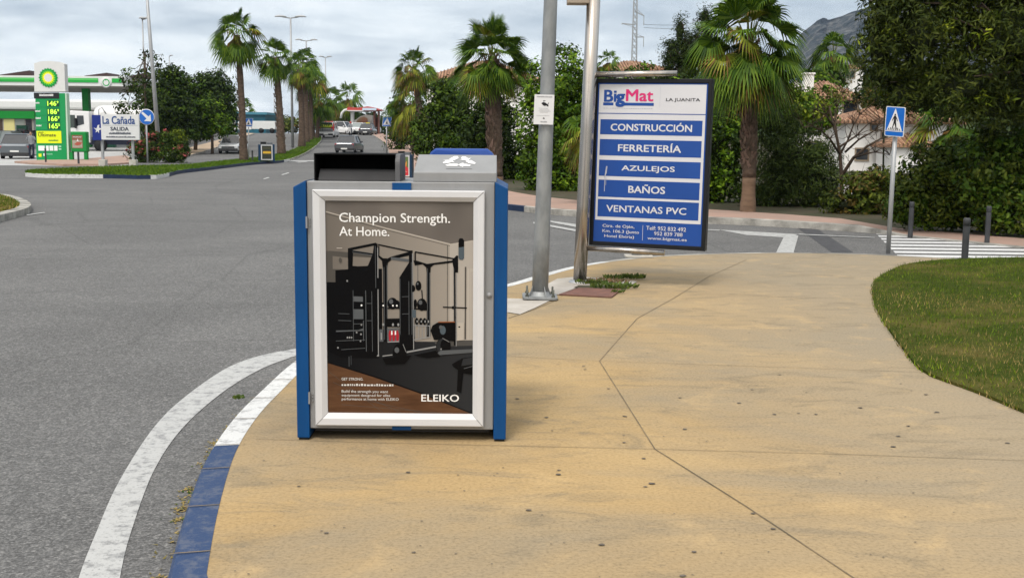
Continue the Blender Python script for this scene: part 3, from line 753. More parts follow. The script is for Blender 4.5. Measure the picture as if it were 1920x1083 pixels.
# the poster: a printed picture, built as flat printed shapes
PM = [mat('print_taupe', (.30, .265, .225), .28, col2=(.20, .175, .15), vscale=2.2, detail=1, spec=.08), mat('print_ceiling', (.16, .14, .122), .28, col2=(.095, .084, .076), vscale=3, detail=1, spec=.08),
      mat('print_black', (.004, .004, .0045), .28, spec=.08), mat('print_floor', (.013, .0135, .0145), .28, col2=(.007, .007, .008), vscale=3, spec=.08),
      mat('print_wood', (.115, .056, .028), .28, col2=(.07, .033, .017), vscale=5, stretch=(1, 1, 7), spec=.08), mat('print_white', (.78, .77, .75), .3, spec=.08),
      mat('print_grey', (.085, .09, .095), .28, spec=.08), mat('print_light_wall', (.36, .325, .285), .28, spec=.08), mat('print_red', (.33, .02, .03), .28, spec=.08),
      mat('print_steel', (.24, .24, .24), .28, spec=.08), mat('print_moulding', (.40, .36, .31), .28, spec=.08), mat('print_slate', (.07, .09, .105), .28, spec=.08), mat('print_orange', (.26, .09, .035), .28, spec=.08),
      mat('print_soft_shadow', (.075, .068, .06), .28, spec=.08), mat('print_grey_floor', (.07, .066, .062), .28, spec=.08), mat('print_text', (.62, .61, .59), .3, spec=.08)]
def graded(name, left, right, x0, x1, rough=.3):
    g = NG(name, rough, .08); sx = g.t.nodes.new('ShaderNodeSeparateXYZ'); g.t.links.new(g.co, sx.inputs[0]); mr = g.t.nodes.new('ShaderNodeMapRange')
    mr.inputs[1].default_value = x0; mr.inputs[2].default_value = x1; g.t.links.new(sx.outputs[0], mr.inputs[0]); return g.done(g.mix(mr.outputs[0], left, right))
PM[0] = graded('print_wall', (.125, .108, .092), (.285, .252, .215), fi[0] - .05, fi[0] + .62)
PM[3] = graded('print_rubber_floor', (.006, .0062, .007), (.026, .027, .029), fi[0] + .1, fi[2])
PF = Fr((fi[0], -.004, fi[1]), (fi[2] - fi[0], 0, 0), (0, 0, fi[3] - fi[1]))
pm = MB()
def zc(X, Y): return ((620 + X / 3.093 - 612.5) / 275.0, (773.5 - (430 + Y / 3.093)) / 397.0)
LAY = [0.0]
def pz(pts, mi, lift=None):
    LAY[0] += .00003
    pm.poly([PF.p(min(1, max(0, u)), min(1, max(0, v)), LAY[0]) for u, v in (zc(*p) for p in pts)], mi)
def pl(a, b, w, mi):                          # a printed bar
    ax, ay = a; bx_, by = b; dx, dy = bx_ - ax, by - ay; L = math.hypot(dx, dy); nx, ny = -dy / L * w / 2, dx / L * w / 2
    pz([(ax + nx, ay + ny), (bx_ + nx, by + ny), (bx_ - nx, by - ny), (ax - nx, ay - ny)], mi)
def pd(x, y, rx, ry, mi, n=22): pz([(x + rx * math.cos(2 * math.pi * k / n), y + ry * math.sin(2 * math.pi * k / n)) for k in range(n)], mi)
T0, B0, L0, R0 = -168, 1064, -22, 828
pz([(L0, T0), (R0, T0), (R0, B0), (L0, B0)], 0)
pz([(L0, T0), (R0, T0), (R0, 55), (695, 78), (330, -8), (L0, -100)], 1)
pz([(690, 78), (R0, 52), (R0, 640), (690, 640)], 7)
pl((L0, -103), (330, -10), 5, 10); pl((330, -10), (693, 76), 6, 10); pl((693, 78), (R0, 55), 6, 10); pl((L0, -92), (330, 0), 4, 13); pl((330, 0), (693, 86), 3, 13)
pl((678, 84), (678, 630), 4, 13)
pz([(L0, 120), (105, 135), (105, 640), (L0, 640)], 13); pz([(-5, 120), (110, 128), (250, 140), (250, 158), (105, 150), (-5, 140)], 13); pz([(15, 150), (105, 160), (105, 225), (15, 225)], 0); pz([(30, 232), (110, 225), (110, 640), (30, 640)], 2)
pz([(L0, 300), (30, 300), (30, 640), (L0, 640)], 2)
pz([(795, 215), (R0, 215), (R0, 640), (795, 640)], 10); pz([(812, 235), (R0, 232), (R0, 625), (812, 628)], 7); pl((783, 205), (783, 625), 9, 13); pl((806, 215), (806, 630), 8, 7)
# floor and timber
pz([(L0, 610), (480, 640), (560, 640), (720, 640), (R0, 628), (R0, B0), (L0, B0)], 3)
pz([(600, 638), (R0, 628), (R0, 690), (640, 700)], 14); pz([(640, 668), (R0, 660), (R0, 740), (500, 740)], 3)
pz([(L0, 770), (250, 852), (520, 945), (800, 1055), (820, B0), (L0, B0)], 4)
pl((L0, 766), (250, 848), 8, 2); pl((250, 848), (520, 942), 8, 2); pl((520, 942), (826, 1062), 8, 2)
for xo in (40, 150, 275, 390): pl((L0 + xo * .2, 800 + xo * .55), (xo + 260, 1060), 2, 13)
# left stack of machines
pz([(L0, 330), (100, 260), (105, 210), (215, 205), (275, 160), (280, 740), (60, 740), (L0, 700)], 2); pz([(105, 110), (135, 100), (130, 210), (105, 212)], 2)
pz([(130, 380), (188, 382), (188, 412), (130, 410)], 6); pz([(130, 455), (190, 455), (190, 512), (130, 512)], 6); pz([(30, 580), (160, 575), (190, 565), (190, 580), (30, 588)], 6)
for x, y in ((182, 250), (175, 262), (186, 240), (98, 292), (180, 432), (178, 545), (96, 620), (108, 620), (120, 620), (175, 600), (172, 640), (40, 680), (150, 590)): pd(x, y, 5, 6, 9, 8)
pl((190, 640), (190, 520), 4, 6); pl((104, 730), (104, 790), 3, 6); pl((116, 725), (116, 780), 2, 6)
# rack one
pl((105, 112), (268, 78), 14, 2); pl((112, 108), (112, 215), 16, 2); pl((130, 122), (250, 140), 14, 6); pl((130, 122), (250, 138), 8, 2)
pz([(128, 205), (215, 212), (248, 135), (255, 80), (272, 76), (272, 340), (128, 340)], 2)
pl((266, 76), (272, 725), 18, 2); pl((276, 100), (276, 720), 5, 9); pl((278, 82), (455, 118), 8, 2); pl((282, 90), (282, 150), 7, 2)
pz([(278, 140), (318, 168), (355, 150), (455, 122), (470, 118), (470, 140), (360, 165), (335, 185), (330, 220), (305, 220), (300, 175), (278, 152)], 2)
pl((318, 160), (318, 640), 24, 2); pl((329, 200), (329, 640), 4, 6); pl((352, 160), (455, 172), 16, 6)
pl((290, 220), (290, 640), 20, 2); pz([(265, 270), (300, 280), (300, 335), (265, 340)], 2)
# rack two
pl((466, 114), (478, 688), 22, 2); pl((477, 130), (482, 685), 5, 9); pz([(470, 170), (470, 640), (400, 640), (400, 270), (455, 185)], 2); pz([(400, 600), (470, 600), (470, 690), (400, 690)], 2)
pl((490, 122), (730, 162), 8, 2); pl((492, 125), (492, 185), 8, 2)
pz([(482, 170), (500, 172), (560, 190), (735, 165), (735, 178), (600, 195), (582, 210), (580, 240), (558, 240), (555, 210), (535, 192), (490, 200)], 2)
pl((568, 195), (568, 610), 20, 2); pl((577, 240), (577, 610), 5, 6); pl((507, 200), (507, 300), 3, 6)
pz([(705, 168), (730, 140), (740, 142), (740, 238), (725, 238), (712, 205)], 2); pl((719, 200), (722, 660), 11, 2); pl((730, 240), (730, 665), 4, 9)
pz([(742, 55), (748, 42), (765, 42), (774, 55), (774, 155), (765, 166), (748, 164), (742, 150)], 11); pz([(742, 55), (748, 42), (765, 42), (774, 55), (774, 90), (742, 95)], 2)
pl((652, 438), (792, 442), 7, 2); pd(715, 440, 14, 9, 2)
# weights on the rails
for x, y, rx, ry in ((360, 420, 30, 34), (388, 425, 14, 24), (530, 425, 28, 36), (548, 435, 14, 24), (510, 316, 17, 28), (492, 420, 10, 26), (515, 320, 12, 22), (478, 332, 14, 20), (300, 430, 12, 16)): pd(x, y, rx, ry, 2)
pl((330, 448), (400, 446), 8, 2); pl((482, 448), (575, 455), 8, 2); pl((530, 340), (533, 390), 6, 2)
pz([(472, 455), (496, 455), (496, 500), (472, 500)], 11)
for x in (180, 306, 385, 362): pd(x, 432, 5, 6, 5, 8)
for i, x in enumerate((500, 524, 546, 566)): pd(x, 522, 11, 20, 2); pd(x + 3, 522, 4, 8, 9, 8)
pl((485, 545), (578, 548), 5, 9)
for x in (490, 512, 532, 553, 574): pl((x, 545), (x, 615), 4, 9)
pl((482, 630), (580, 612), 5, 9)
pz([(325, 508), (400, 505), (400, 555), (325, 555)], 2); pz([(330, 565), (398, 562), (398, 640), (330, 640)], 6); pl((330, 644), (398, 640), 6, 9)
for x in (345, 366, 388): pz([(x - 9, 600), (x - 4, 575), (x + 3, 575), (x + 9, 605), (x + 5, 638), (x - 6, 636)], 8)
for x in (355, 376): pz([(x - 3, 578), (x + 3, 578), (x + 4, 600), (x - 4, 602)], 5)
for x in (305, 362, 393): pd(x, 542, 6, 9, 9, 10)
pz([(282, 570), (306, 570), (306, 642), (282, 642)], 6); pl((294, 590), (294, 630), 7, 9)
# plates, bench and box
pz([(735, 525), (775, 527), (775, 628), (735, 632)], 10); pd(748, 552, 6, 5, 2, 8); pz([(625, 522), (722, 520), (722, 530), (625, 532)], 12)
pz([(580, 575), (592, 545), (620, 528), (722, 526), (722, 636), (640, 630), (600, 628)], 2); pd(652, 572, 17, 26, 11)
pl((300, 726), (358, 718), 6, 9); pl((440, 702), (615, 668), 9, 9); pd(415, 705, 26, 52, 2); pd(395, 708, 34, 54, 2); pl((420, 655), (437, 700), 3, 9)
pd(655, 668, 43, 52, 2, 28); pd(655, 668, 40, 49, 3, 28); pd(668, 660, 30, 40, 2); pd(642, 682, 4, 5, 9, 8); pl((650, 618), (690, 640), 3, 9)
pz([(272, 718), (280, 718), (280, 728), (265, 728)], 9)
pz([(705, 770), (765, 735), (R0, 725), (R0, 830), (770, 822), (712, 785)], 2); pl((775, 795), (R0, 780), 4, 6); pz([(740, 800), (772, 822), (760, 940), (735, 930)], 2); pz([(770, 738), (R0, 728), (R0, 770), (760, 780)], 3)
pd(60, 172, 9, 14, 13, 10); pl((40, 104), (72, 104), 5, 10)
# soft lights on the steel and the plates
for x0_, y0_, x1_, y1_, w_ in ((262, 90, 264, 330, 3), (470, 180, 473, 600, 3), (312, 210, 313, 630, 3), (563, 215, 563, 600, 3), (404, 275, 404, 600, 3), (132, 345, 132, 640, 3), (205, 345, 206, 700, 4), (240, 350, 242, 700, 3), (455, 290, 456, 600, 3), (716, 215, 718, 520, 2)): pl((x0_, y0_), (x1_, y1_), w_, 6)
for x, y, r in ((352, 408, 12), (522, 412, 11), (506, 304, 6), (640, 555, 10), (384, 690, 14)): pd(x, y, r, r * 1.2, 6, 14)
for x0_, y0_, x1_, y1_ in ((45, 480, 110, 482), (45, 520, 120, 522), (130, 540, 190, 538), (210, 420, 240, 420), (210, 520, 240, 520), (415, 380, 455, 378), (415, 480, 455, 478), (30, 640, 200, 632), (60, 690, 200, 680)): pl((x0_, y0_), (x1_, y1_), 3, 6)
pz([(640, 690), (R0, 680), (R0, 700), (600, 720)], 6); pz([(480, 720), (610, 690), (640, 725), (560, 735)], 2); pz([(300, 740), (470, 720), (430, 770), (320, 775)], 2)
# lettering of the poster
def ptext(body, x0, y0, x1, y1, mi=5, bold=.012, dz=.0015):
    PF.text(pm, body, (x0 - 612.5) / 275, (773.5 - y1) / 397, (x1 - 612.5) / 275, (773.5 - y0) / 397, dz, mi, bold)
ptext('Champion Strength.', 638, 398.5, 844, 421, bold=.018); ptext('At Home.', 638, 424, 731, 441, bold=.018)
ptext('ELEIKO', 790, 737, 861.5, 750.5, bold=.032)
ptext('GET STRONG.', 639, 706.5, 680, 711.5, 15, .02)
ptext('Build the strength you want', 639, 730, 727, 736.5, 15, .01); ptext('equipment designed for elite', 639, 737.5, 731, 743.5, 15, .01); ptext('performance at home with ELEIKO', 639, 744.5, 747, 751, 15, .01)
PF.smallprint(pm, (639 - 612.5) / 275, (773.5 - 722) / 397, (737 - 612.5) / 275, (773.5 - 717.5) / 397, .0015, 15, rng)
pm.build('poster', PM, BIN)
# left hood: an open black mouth with a grey lip; right hood: sloped grey with the recycling mark
hz0 = ZT + .001; HY0, HY1 = .05, .34
def hp(x, y, dy): return (A(x, y, YB + dy) - Vector((bb.x, YB, PH)))
xl, xr = hp(589, 330, HY0).x, hp(749.5, 330, HY0).x; zt = hp(650, 288, HY0 + .03).z
m = MB(); t = .006
xr_ = xr - .022
m.box((xl, HY0, hz0), (xl + t, HY1, zt)); m.box((xl, HY0, zt - t), (xr_, HY1, zt + .0005)); m.box((xl, HY1 - t, hz0), (xr_, HY1 + .0005, zt + .001))
m.box((xl, HY0 + .02, hz0), (xr_, HY1, hz0 + .012)); m.build('hood', mat('matt_black', (.004, .004, .004), .8, spec=.15), BIN, .002)
m = MB(); zl = hp(650, 317.5, HY0).z
m.prism([(xl + .02, HY0 + .004, hz0 + .002), (xl + .02, HY0 + .055, zl), (xl + .02, HY0 + .062, zl), (xl + .02, HY0 + .014, hz0 + .002)], (xr_ - xl - .022, 0, 0)); m.build('hood_lip', M_DKG, BIN)
m = MB(); arc = [(xr_, HY0, hz0), (xr_, HY0, zt - .05)] + [(xr_, HY0 + .05 - .05 * math.cos(a), zt - .05 + .05 * math.sin(a)) for a in [k * math.pi / 12 for k in range(1, 7)]] + [(xr_, HY1, zt), (xr_, HY1, hz0)]
m.prism(arc, (.022, 0, 0)); m.build('hood_cheek', mat('hood_grey', (.11, .11, .115), .5, var=.1), BIN)
x0, x1 = hp(774.5, 335, .02).x, hp(931, 335, .02).x; zf = hp(850, 323.5, .03).z; zk = hp(850, 290, .22).z
x0b, x1b = hp(785, 290, .22).x, hp(931.5, 290, .22).x
m = MB(); fr = [(x0, .025, hz0), (x1, .025, hz0), (x1, .025, zf), (x0 + .002, .025, zf)]; bk = [(x0b, .22, zk), (x1b, .22, zk), (x1b, .42, hz0), (x0b, .42, hz0)]
m.add(fr + bk, [(0, 1, 2, 3), (3, 2, 5, 4), (4, 5, 6, 7), (1, 6, 5, 2), (0, 3, 4, 7), (0, 7, 6, 1)])
hood = m.build('recycling_hood', M_STEEL, BIN, .003)
HF = Fr(fr[3], Vector(fr[2]) - Vector(fr[3]), Vector(bk[0]) - Vector(fr[3])); HF.Y = Vector((0, .195, zk - zf)); HF.N = HF.X.cross(HF.Y).normalized()
m = MB(); asp = HF.X.length / HF.Y.length
cu, cv, R = .535, .60, .40                     # three chasing arrows, each folded once
def sp(phi, dd, s_, k):
    f_ = math.radians(phi + 120 * k); t_ = f_ - math.pi / 2; x = dd * math.cos(f_) + s_ * math.cos(t_); y = dd * math.sin(f_) + s_ * math.sin(t_)
    return (cu + R * .86 * x / asp * 1.25, cv - .02 + R * .86 * y)
for k in range(3):
    HF.shape(m, [sp(150, .34, .06, k), sp(150, .70, .06, k), sp(150, .70, .62, k), sp(150, .56, .74, k), sp(150, .34, .50, k)], .0022, 0)
    HF.shape(m, [sp(30, .70, -.58, k), sp(30, .70, -.22, k), sp(30, .34, -.22, k), sp(30, .34, -.42, k), sp(30, .54, -.68, k)], .0022, 0)
    HF.shape(m, [sp(30, .88, -.24, k), sp(30, .51, .06, k), sp(30, .14, -.24, k)], .0024, 0)
HF.rect(m, .385, .185, .70, .20, .002, 1)
m.build('recycling_symbol', [M_WHITE, M_DKG], BIN)
m = MB(); lz0, lz1 = hp(850, 289, .44).z, hp(850, 278.5, .50).z; a0, a1 = hp(805, 285, .44).x, hp(926, 285, .44).x
m.prism([(a0, .44, lz0 - .1), (a1, .44, lz0 - .1), (a1, .44, lz0), (a1 - .035, .46, lz1), (a0 + .03, .46, lz1), (a0, .44, lz0 + .004)], (0, .12, 0)); m.build('lid', mat('blue_lid', '#1f4288', .4), BIN, .012)
for y in (407, 735):
    m = MB(); m.box((XL2 - .004, -.016, bz(y + 22)), (XL2 + .004, -.004, bz(y)));
    for dz in (.012, .03, .045): m.lathe([(0, -.0025), (.003, -.0025), (.003, .003)], (XL2 + .014, 0, bz(y + 22) + dz), 'y', 8)
    m.build('hinge', mat('hinge_grey', (.30, .30, .31), .4, metal=.5), BIN)
m = MB(); m.lathe([(0, -.004), (.012, -.004), (.014, 0), (.014, .006)], (bx(917), 0, bz(552)), 'y', 18); m.lathe([(0, -.006), (.007, -.006), (.008, -.003)], (bx(917), 0, bz(552)), 'y', 14); m.build('lock', M_STEEL, BIN)

# ---- the lamp post and its notice
lb = G(1012, 556, PH + .02)
LP = thing('lamp_post', 'thick galvanised lamp post bolted down beside the recycling bin', 'lamp post', (lb.x, lb.y, PH)); LP.rotation_euler = (0, .024, 0)
sl_ = S(lb.y); r0, r1 = 15.5 / sl_, 10.2 / sl_
m = MB(); m.tube([(0, 0, .02 + 6 * i / 12) for i in range(13)], [r0 + (r1 * .86 - r0) * i / 12 for i in range(13)], 28); m.build('pole', M_GALV, LP)
m = MB(); R = 33 / sl_; pts = []
for sx, sy in ((1, 1), (-1, 1), (-1, -1), (1, -1)):
    for k in range(6):
        a = math.atan2(sy, sx) - math.pi / 4 + k * math.pi / 10; pts.append((sx * R * .72 + R * .28 * math.cos(a), sy * R * .72 + R * .28 * math.sin(a), .012))
m.prism(pts, (0, 0, .022)); m.lathe([(r0 + .028, .034), (r0 + .012, .05), (r0 + .001, .075)], (0, 0, 0), 'z', 24)
for k in range(4):
    a = k * math.pi / 2 + .5; d = Vector((math.cos(a), math.sin(a), 0)); s_ = Vector((-d.y, d.x, 0)) * .004
    m.prism([d * r0 - s_ + Vector((0, 0, .034)), d * (r0 + .045) - s_ + Vector((0, 0, .034)), d * (r0 + .002) - s_ + Vector((0, 0, .13))], s_ * 2)
m.build('base_plate', M_GALV, LP, .003)
for sx, sy in ((1, 1), (-1, 1), (-1, -1), (1, -1)):
    m = MB(); m.tube([(sx * R * .74, sy * R * .74, .03), (sx * R * .74, sy * R * .74, .105)], .0095, 10); m.lathe([(0, .052), (.017, .052), (.017, .034)], (sx * R * .74, sy * R * .74, 0), 'z', 6, smooth=False); m.build('anchor_bolt', mat('weathered_bolt', (.16, .165, .14), .6, metal=.5, var=.4, vscale=40), LP)
yN = lb.y - r0 - .02
nf = [A(1002.5, 177, yN), A(1040, 177, yN), A(1037, 234, yN), A(1000, 233, yN)]
NT = thing('notice', 'small white notice with a black camera pictogram fixed to the galvanised lamp post', 'notice', nf[3])
NF = Fr((0, 0, 0), nf[2] - nf[3], nf[0] - nf[3])
m = MB(); m.prism([NF.p(0, 0), NF.p(1, 0), NF.p(1, 1), NF.p(0, 1)], -NF.N * .006, 0); m.build('board', M_SIGNW, NT)
m = MB(); NF.smallprint(m, .12, .91, .9, .95, .0025, 1, rng)
NF.shape(m, [(.36, .71), (.44, .745), (.56, .73), (.70, .66), (.68, .62), (.60, .64), (.54, .62), (.44, .645)], .002, 0); NF.rect(m, .44, .79, .56, .805, .002, 0); NF.rect(m, .47, .74, .49, .80, .002, 0); NF.shape(m, [(.70, .66), (.74, .74), (.72, .74), (.67, .68)], .002, 0); NF.shape(m, [(.62, .635), (.70, .60), (.73, .635), (.68, .67)], .0025, 0)
for v, a, b in ((.535, .22, .7), (.48, .26, .78), (.44, .24, .86), (.40, .3, .7), (.29, .14, .8)): NF.smallprint(m, a, v, b, v + .014, .002, 1, rng)
NF.shape(m, [(.45, .2), (.52, .24), (.56, .2), (.55, .18)], .002, 0); NF.smallprint(m, .36, .07, .68, .12, .002, 1, rng)
m.build('print', [M_SIGNK, mat('grey_print', (.28, .28, .29), .5)], NT)

# ---- the advertising sign on its steel post
sb = G(1087, 528, PH + .01)
AS = thing('advertising_sign', 'tall blue and white builders merchant sign in a black frame on a stainless post', 'advertising sign', (sb.x, sb.y, PH))
YS = sb.y; ss = S(YS)
def w2(px, py, Y): return A(px, py, Y) - Vector((sb.x, YS, PH))
m = MB(); tp = w2(1116, -60, YS); rp = 12.6 / ss
m.tube([(0, 0, .012), (tp.x * .25, 0, tp.z * .25), (tp.x * .5, 0, tp.z * .5), (tp.x, 0, tp.z)], rp, 26); m.build('post', M_INOX, AS)
m = MB(); m.lathe([(0, .022), (rp + .035, .022), (rp + .045, .012), (rp + .045, .0)], (0, 0, 0), 'z', 26); m.lathe([(rp + .012, .022), (rp + .001, .034)], (0, 0, 0), 'z', 26); m.build('base_flange', mat('flange_steel', (.5, .5, .5), .35, metal=.8), AS)
m = MB(); m.box(tuple(w2(1064, -30, YS - .02)), tuple(Vector(w2(1098, 6, YS + .3))), 0)
v0 = w2(1064, 6, YS - .05); v1 = w2(1102, -40, YS + .25)
m = MB(); m.box((v0.x, -.05, v0.z), (v1.x, .16, v1.z)); m.build('cable_box', mat('beige_box', (.40, .33, .26), .6, var=.2), AS, .006)
# panel: left edge by the post, right edge nearer the camera
YLp = YS + .05; YRp = YLp - .42
TL, BLc, TR, BRc = w2(1118, 147.5, YLp), w2(1100, 459, YLp), w2(1336, 148, YRp), w2(1322, 471, YRp)
o3 = BLc; Xv = ((BRc - BLc) + (TR - TL)) / 2; Yv = ((TL - BLc) + (TR - BRc)) / 2
# keep the panel a true rectangle
Xn = Xv.normalized(); Yv = Yv - Xn * Yv.dot(Xn)
ctr = (TL + TR + BLc + BRc) / 4; o3 = ctr - Xv / 2 - Yv / 2 + Xn.cross(Yv).normalized() * 0
PFm = Fr(o3, Xv, Yv)
m = MB(); T = .11
fw, fh = .030, .022
def fr4(u, v, w): return [PFm.p(u, v, w), PFm.p(1 - u, v, w), PFm.p(1 - u, 1 - v, w), PFm.p(u, 1 - v, w)]
lo = [fr4(0, 0, -T), fr4(0, 0, -.004), fr4(.004, .003, 0), fr4(fw, fh, 0), fr4(fw + .006, fh + .004, -.012), ]
for a, b in zip(lo[:-1], lo[1:]):
    for i in range(4): m.poly([a[i], a[(i + 1) % 4], b[(i + 1) % 4], b[i]])
m.poly(lo[0][::-1]); m.build('cabinet', mat('black_frame', (.010, .011, .013), .4, var=.3, vscale=3), AS)
M_BMB = mat('sign_print_blue', '#1f4892', .4, coat=.08, var=.12, vscale=1.5); M_BMW = mat('sign_print_white', (.60, .60, .63), .4, coat=.08, var=.06, vscale=2)
m = MB()
u0, v0_, u1, v1_ = fw + .006, fh + .004, 1 - fw - .006, 1 - fh - .004
IF = Fr(PFm.p(u0, v0_, -.012), PFm.X * (u1 - u0), PFm.Y * (v1_ - v0_))
IF.rect(m, 0, 0, 1, 1, 0.0, 0)
R_ = lambda a, b, c_, d, w, mi: IF.rect(m, a, 1 - d, c_, 1 - b, w, mi)
R_(.012, .008, .988, .862, .0015, 1); R_(.004, .186, .992, .191, .003, 0)
bars = ((.226, .320), (.350, .452), (.480, .582), (.606, .714), (.729, .840))
words_ = (('CONSTRUCCIÓN', .13, .875), ('FERRETERÍA', .205, .785), ('AZULEJOS', .245, .735), ('BAÑOS', .315, .655), ('VENTANAS PVC', .115, .855))
for (a, b), (w_, x0_, x1_) in zip(bars, words_):
    R_(.032, a, .965, b, .003, 0)
    c_ = (a + b) / 2 + .002; top = .026; extra = .0125 if ('Ó' in w_ or 'Í' in w_ or 'Ñ' in w_) else 0
    IF.text(m, w_, x0_, 1 - c_ - .0215, x1_, 1 - c_ + .0215 + extra, .0045, 1, .045)
IF.text(m, 'Big', .058, 1 - .141, .255, 1 - .042, .004, 0, .06); IF.text(m, 'Mat', .262, 1 - .112, .515, 1 - .038, .004, 2, .06)
R_(.052, .121, .52, .139, .003, 0); R_(.148, .115, .245, .144, .0033, 1)
IF.text(m, 'g', .166, 1 - .148, .252, 1 - .066, .0048, 0, .06)
IF.smallprint(m, .055, 1 - .158, .515, 1 - .1545, .003, 4, rng)
R_(.575, .02, .5765, .15, .003, 4)
IF.text(m, 'LA JUANITA', .63, 1 - .115, .935, 1 - .090, .004, 3, .03)
for t_, a, b, y0_, y1_ in (('Ctra. de Ojén,', .085, .385, .888, .913), ('Km. 106.3 (Junto', .085, .43, .921, .946), ('Hotel Elviria)', .105, .385, .953, .977), ('Telf: 952 832 492', .495, .86, .887, .912), ('952 839 788', .57, .83, .921, .944), ('www.bigmat.es', .51, .87, .954, .978)):
    IF.text(m, t_, a, 1 - y1_, b, 1 - y0_, .004, 1, .022)
R_(.462, .885, .465, .98, .003, 1)
# streaks of dried paste on the left of the third and fourth bars
IF.shape(m, [(.085, 1 - .60), (.092, 1 - .56), (.10, 1 - .52), (.112, 1 - .52), (.108, 1 - .56), (.098, 1 - .58)], .0047, 4); R_(.088, .60, .094, .68, .0047, 4); R_(.10, .59, .104, .64, .0047, 4)
m.build('face', [M_BMB, M_BMW, mat('sign_print_pink', '#c9286c', .35, coat=.35), mat('sign_print_black', (.03, .03, .035), .35, coat=.35), mat('sign_print_grey', (.36, .38, .45), .5)], AS)
for (xa_, ya_), (xb_, yb_) in (((1112, 140), (1270, 138)), ((1092, 464), (1246, 474))):
    m = MB(); p = w2(xa_, ya_, YS + .0); q = w2(xb_, yb_, YS - .25); rr = 5.4 / ss
    m.tube([p, q], rr, 18); m.build('arm', M_INOX, AS)
pb = G(1197, 482, PH)
PBs = thing('post_stump', 'low grey cut off post base at the kerb under the blue sign', 'post stump', (pb.x, pb.y, PH)); s9 = S(pb.y)
m = MB(); m.box((-26 / s9, -.10, 0), (26 / s9, .10, .03)); m.build('footing', M_CONC, PBs, .008)
m = MB(); m.tube([(-.02, 0, .03), (-.02, 0, .10)], .07, 14); m.tube([(.1, 0, .03), (.1, 0, .075)], .045, 12); m.build('stump', M_GALV, PBs)

# ---- bollards
def bollard(name, label, px, py, top, group='bollards', wpx=None):
    p = G(px, py, PH); Y = p.y; h = (py - top) / S(Y); r = (wpx or 6.2) / S(Y)
    t = thing(name, label, 'bollard', (p.x, Y, p.z), 0, group)
    m = MB(); m.lathe([(r * 1.0, -.1), (r * 1.0, h * .80)], (0, 0, 0), 'z', 16); m.build('shaft', M_BOLL, t)
    m = MB(); m.lathe([(r * .86, h * .80), (r * .86, h * .825), (r * 1.02, h * .83), (r * 1.02, h * .97), (r * .8, h), (0, h)], (0, 0, 0), 'z', 16); m.build('cap', M_BOLL, t); return t
bollard('bollard', 'anthracite bollard at the lawn edge, nearest to the zebra crossing', 1808.5, 487, 408)
bollard('bollard', 'anthracite bollard on the pink pavement right behind the pedestrian sign post', 1707, 434.5, 378, wpx=4.6)
bollard('bollard', 'anthracite bollard on the pink pavement by the dense hedge at the right', 1851, 445.5, 386, wpx=4.6)
bollard('bollard', 'slim dark bollard standing in front of the green price sign', 86, 304.5, 278, wpx=1.6)
bollard('bollard', 'slim dark bollard in front of the green poster board', 147.5, 307.5, 285, wpx=1.9)
bollard('bollard', 'slim dark bollard left of the small poster bin on the palm median', 473.5, 303, 282, wpx=1.6)

# ---- pedestrian crossing signs and the blue arrow sign
def ped_sign(name, label, px0, py0, top, quad, h0, lean=0.0, detail=True, yaw=0.0, prad=7.0):
    p = G(px0, py0, h0); Y = p.y; s = S(Y)
    t = thing(name, label, 'traffic sign', (p.x, Y, p.z))
    tp = A(quad[4], top, Y) - Vector((p.x, Y, p.z))
    m = MB(); m.tube([(0, 0, 0), (tp.x * .5, 0, tp.z * .5), (tp.x, 0, tp.z)], prad / s * .5, 14); m.build('pole', M_ALUP, t)
    dy = [(-1 if i in (1, 2) else 1) * yaw for i in range(4)]
    q = [A(quad[i][0], quad[i][1], Y - .06 + dy[i]) - Vector((p.x, Y, p.z)) for i in range(4)]     # bl br tr tl
    fr = Fr(q[0], q[1] - q[0], q[3] - q[0])
    m = MB(); n = fr.N
    def rr(u0, v0, u1, v1, r, w):
        o = []; 
        for cx_, cy_, a0 in ((u1 - r, v1 - r, 0), (u0 + r, v1 - r, 90), (u0 + r, v0 + r, 180), (u1 - r, v0 + r, 270)):
            for k in range(4): a = math.radians(a0 + k * 30); o.append(fr.p(cx_ + r * math.cos(a), cy_ + r * math.sin(a), w))
        return o
    m.prism(rr(0, 0, 1, 1, .06, -.018), n * .018, 0)
    m.build('plate', M_SIGNW, t)
    m = MB(); m.poly(rr(.035, .025, .965, .975, .05, .0025), 0)
    fr.shape(m, [(.10, .20), (.90, .20), (.5, .95)], .005, 1)
    if detail:
        B = 2
        fr.disc(m, .5, .735, .04, .026, .0075, B, 12)
        fr.shape(m, [(.455, .70), (.55, .70), (.565, .52), (.60, .34), (.63, .24), (.58, .24), (.53, .36), (.50, .44), (.44, .34), (.40, .24), (.355, .245), (.41, .38), (.445, .50)], .0075, B)
        fr.shape(m, [(.46, .69), (.40, .62), (.355, .53), (.375, .515), (.425, .59), (.47, .63)], .008, B); fr.shape(m, [(.54, .69), (.61, .61), (.66, .52), (.64, .51), (.59, .58), (.53, .63)], .008, B)
        for i in range(7): x = .17 + .095 * i; fr.shape(m, [(x, .215), (x + .045, .215), (x + .06 - .01 * i * .4, .30 if i not in (0, 6) else .27), (x + .025 - .01 * i * .4, .30 if i not in (0, 6) else .27)], .0068, B)
        fr.rect(m, .035, .165, .965, .185, .005, 1)
    else:
        fr.shape(m, [(.36, .26), (.64, .26), (.56, .42), (.5, .62), (.44, .42)], .012, 2); fr.rect(m, .05, .15, .95, .18, .008, 1)
    m.build('pictogram', [M_SIGNB, M_SIGNW, M_SIGNK], t); return t
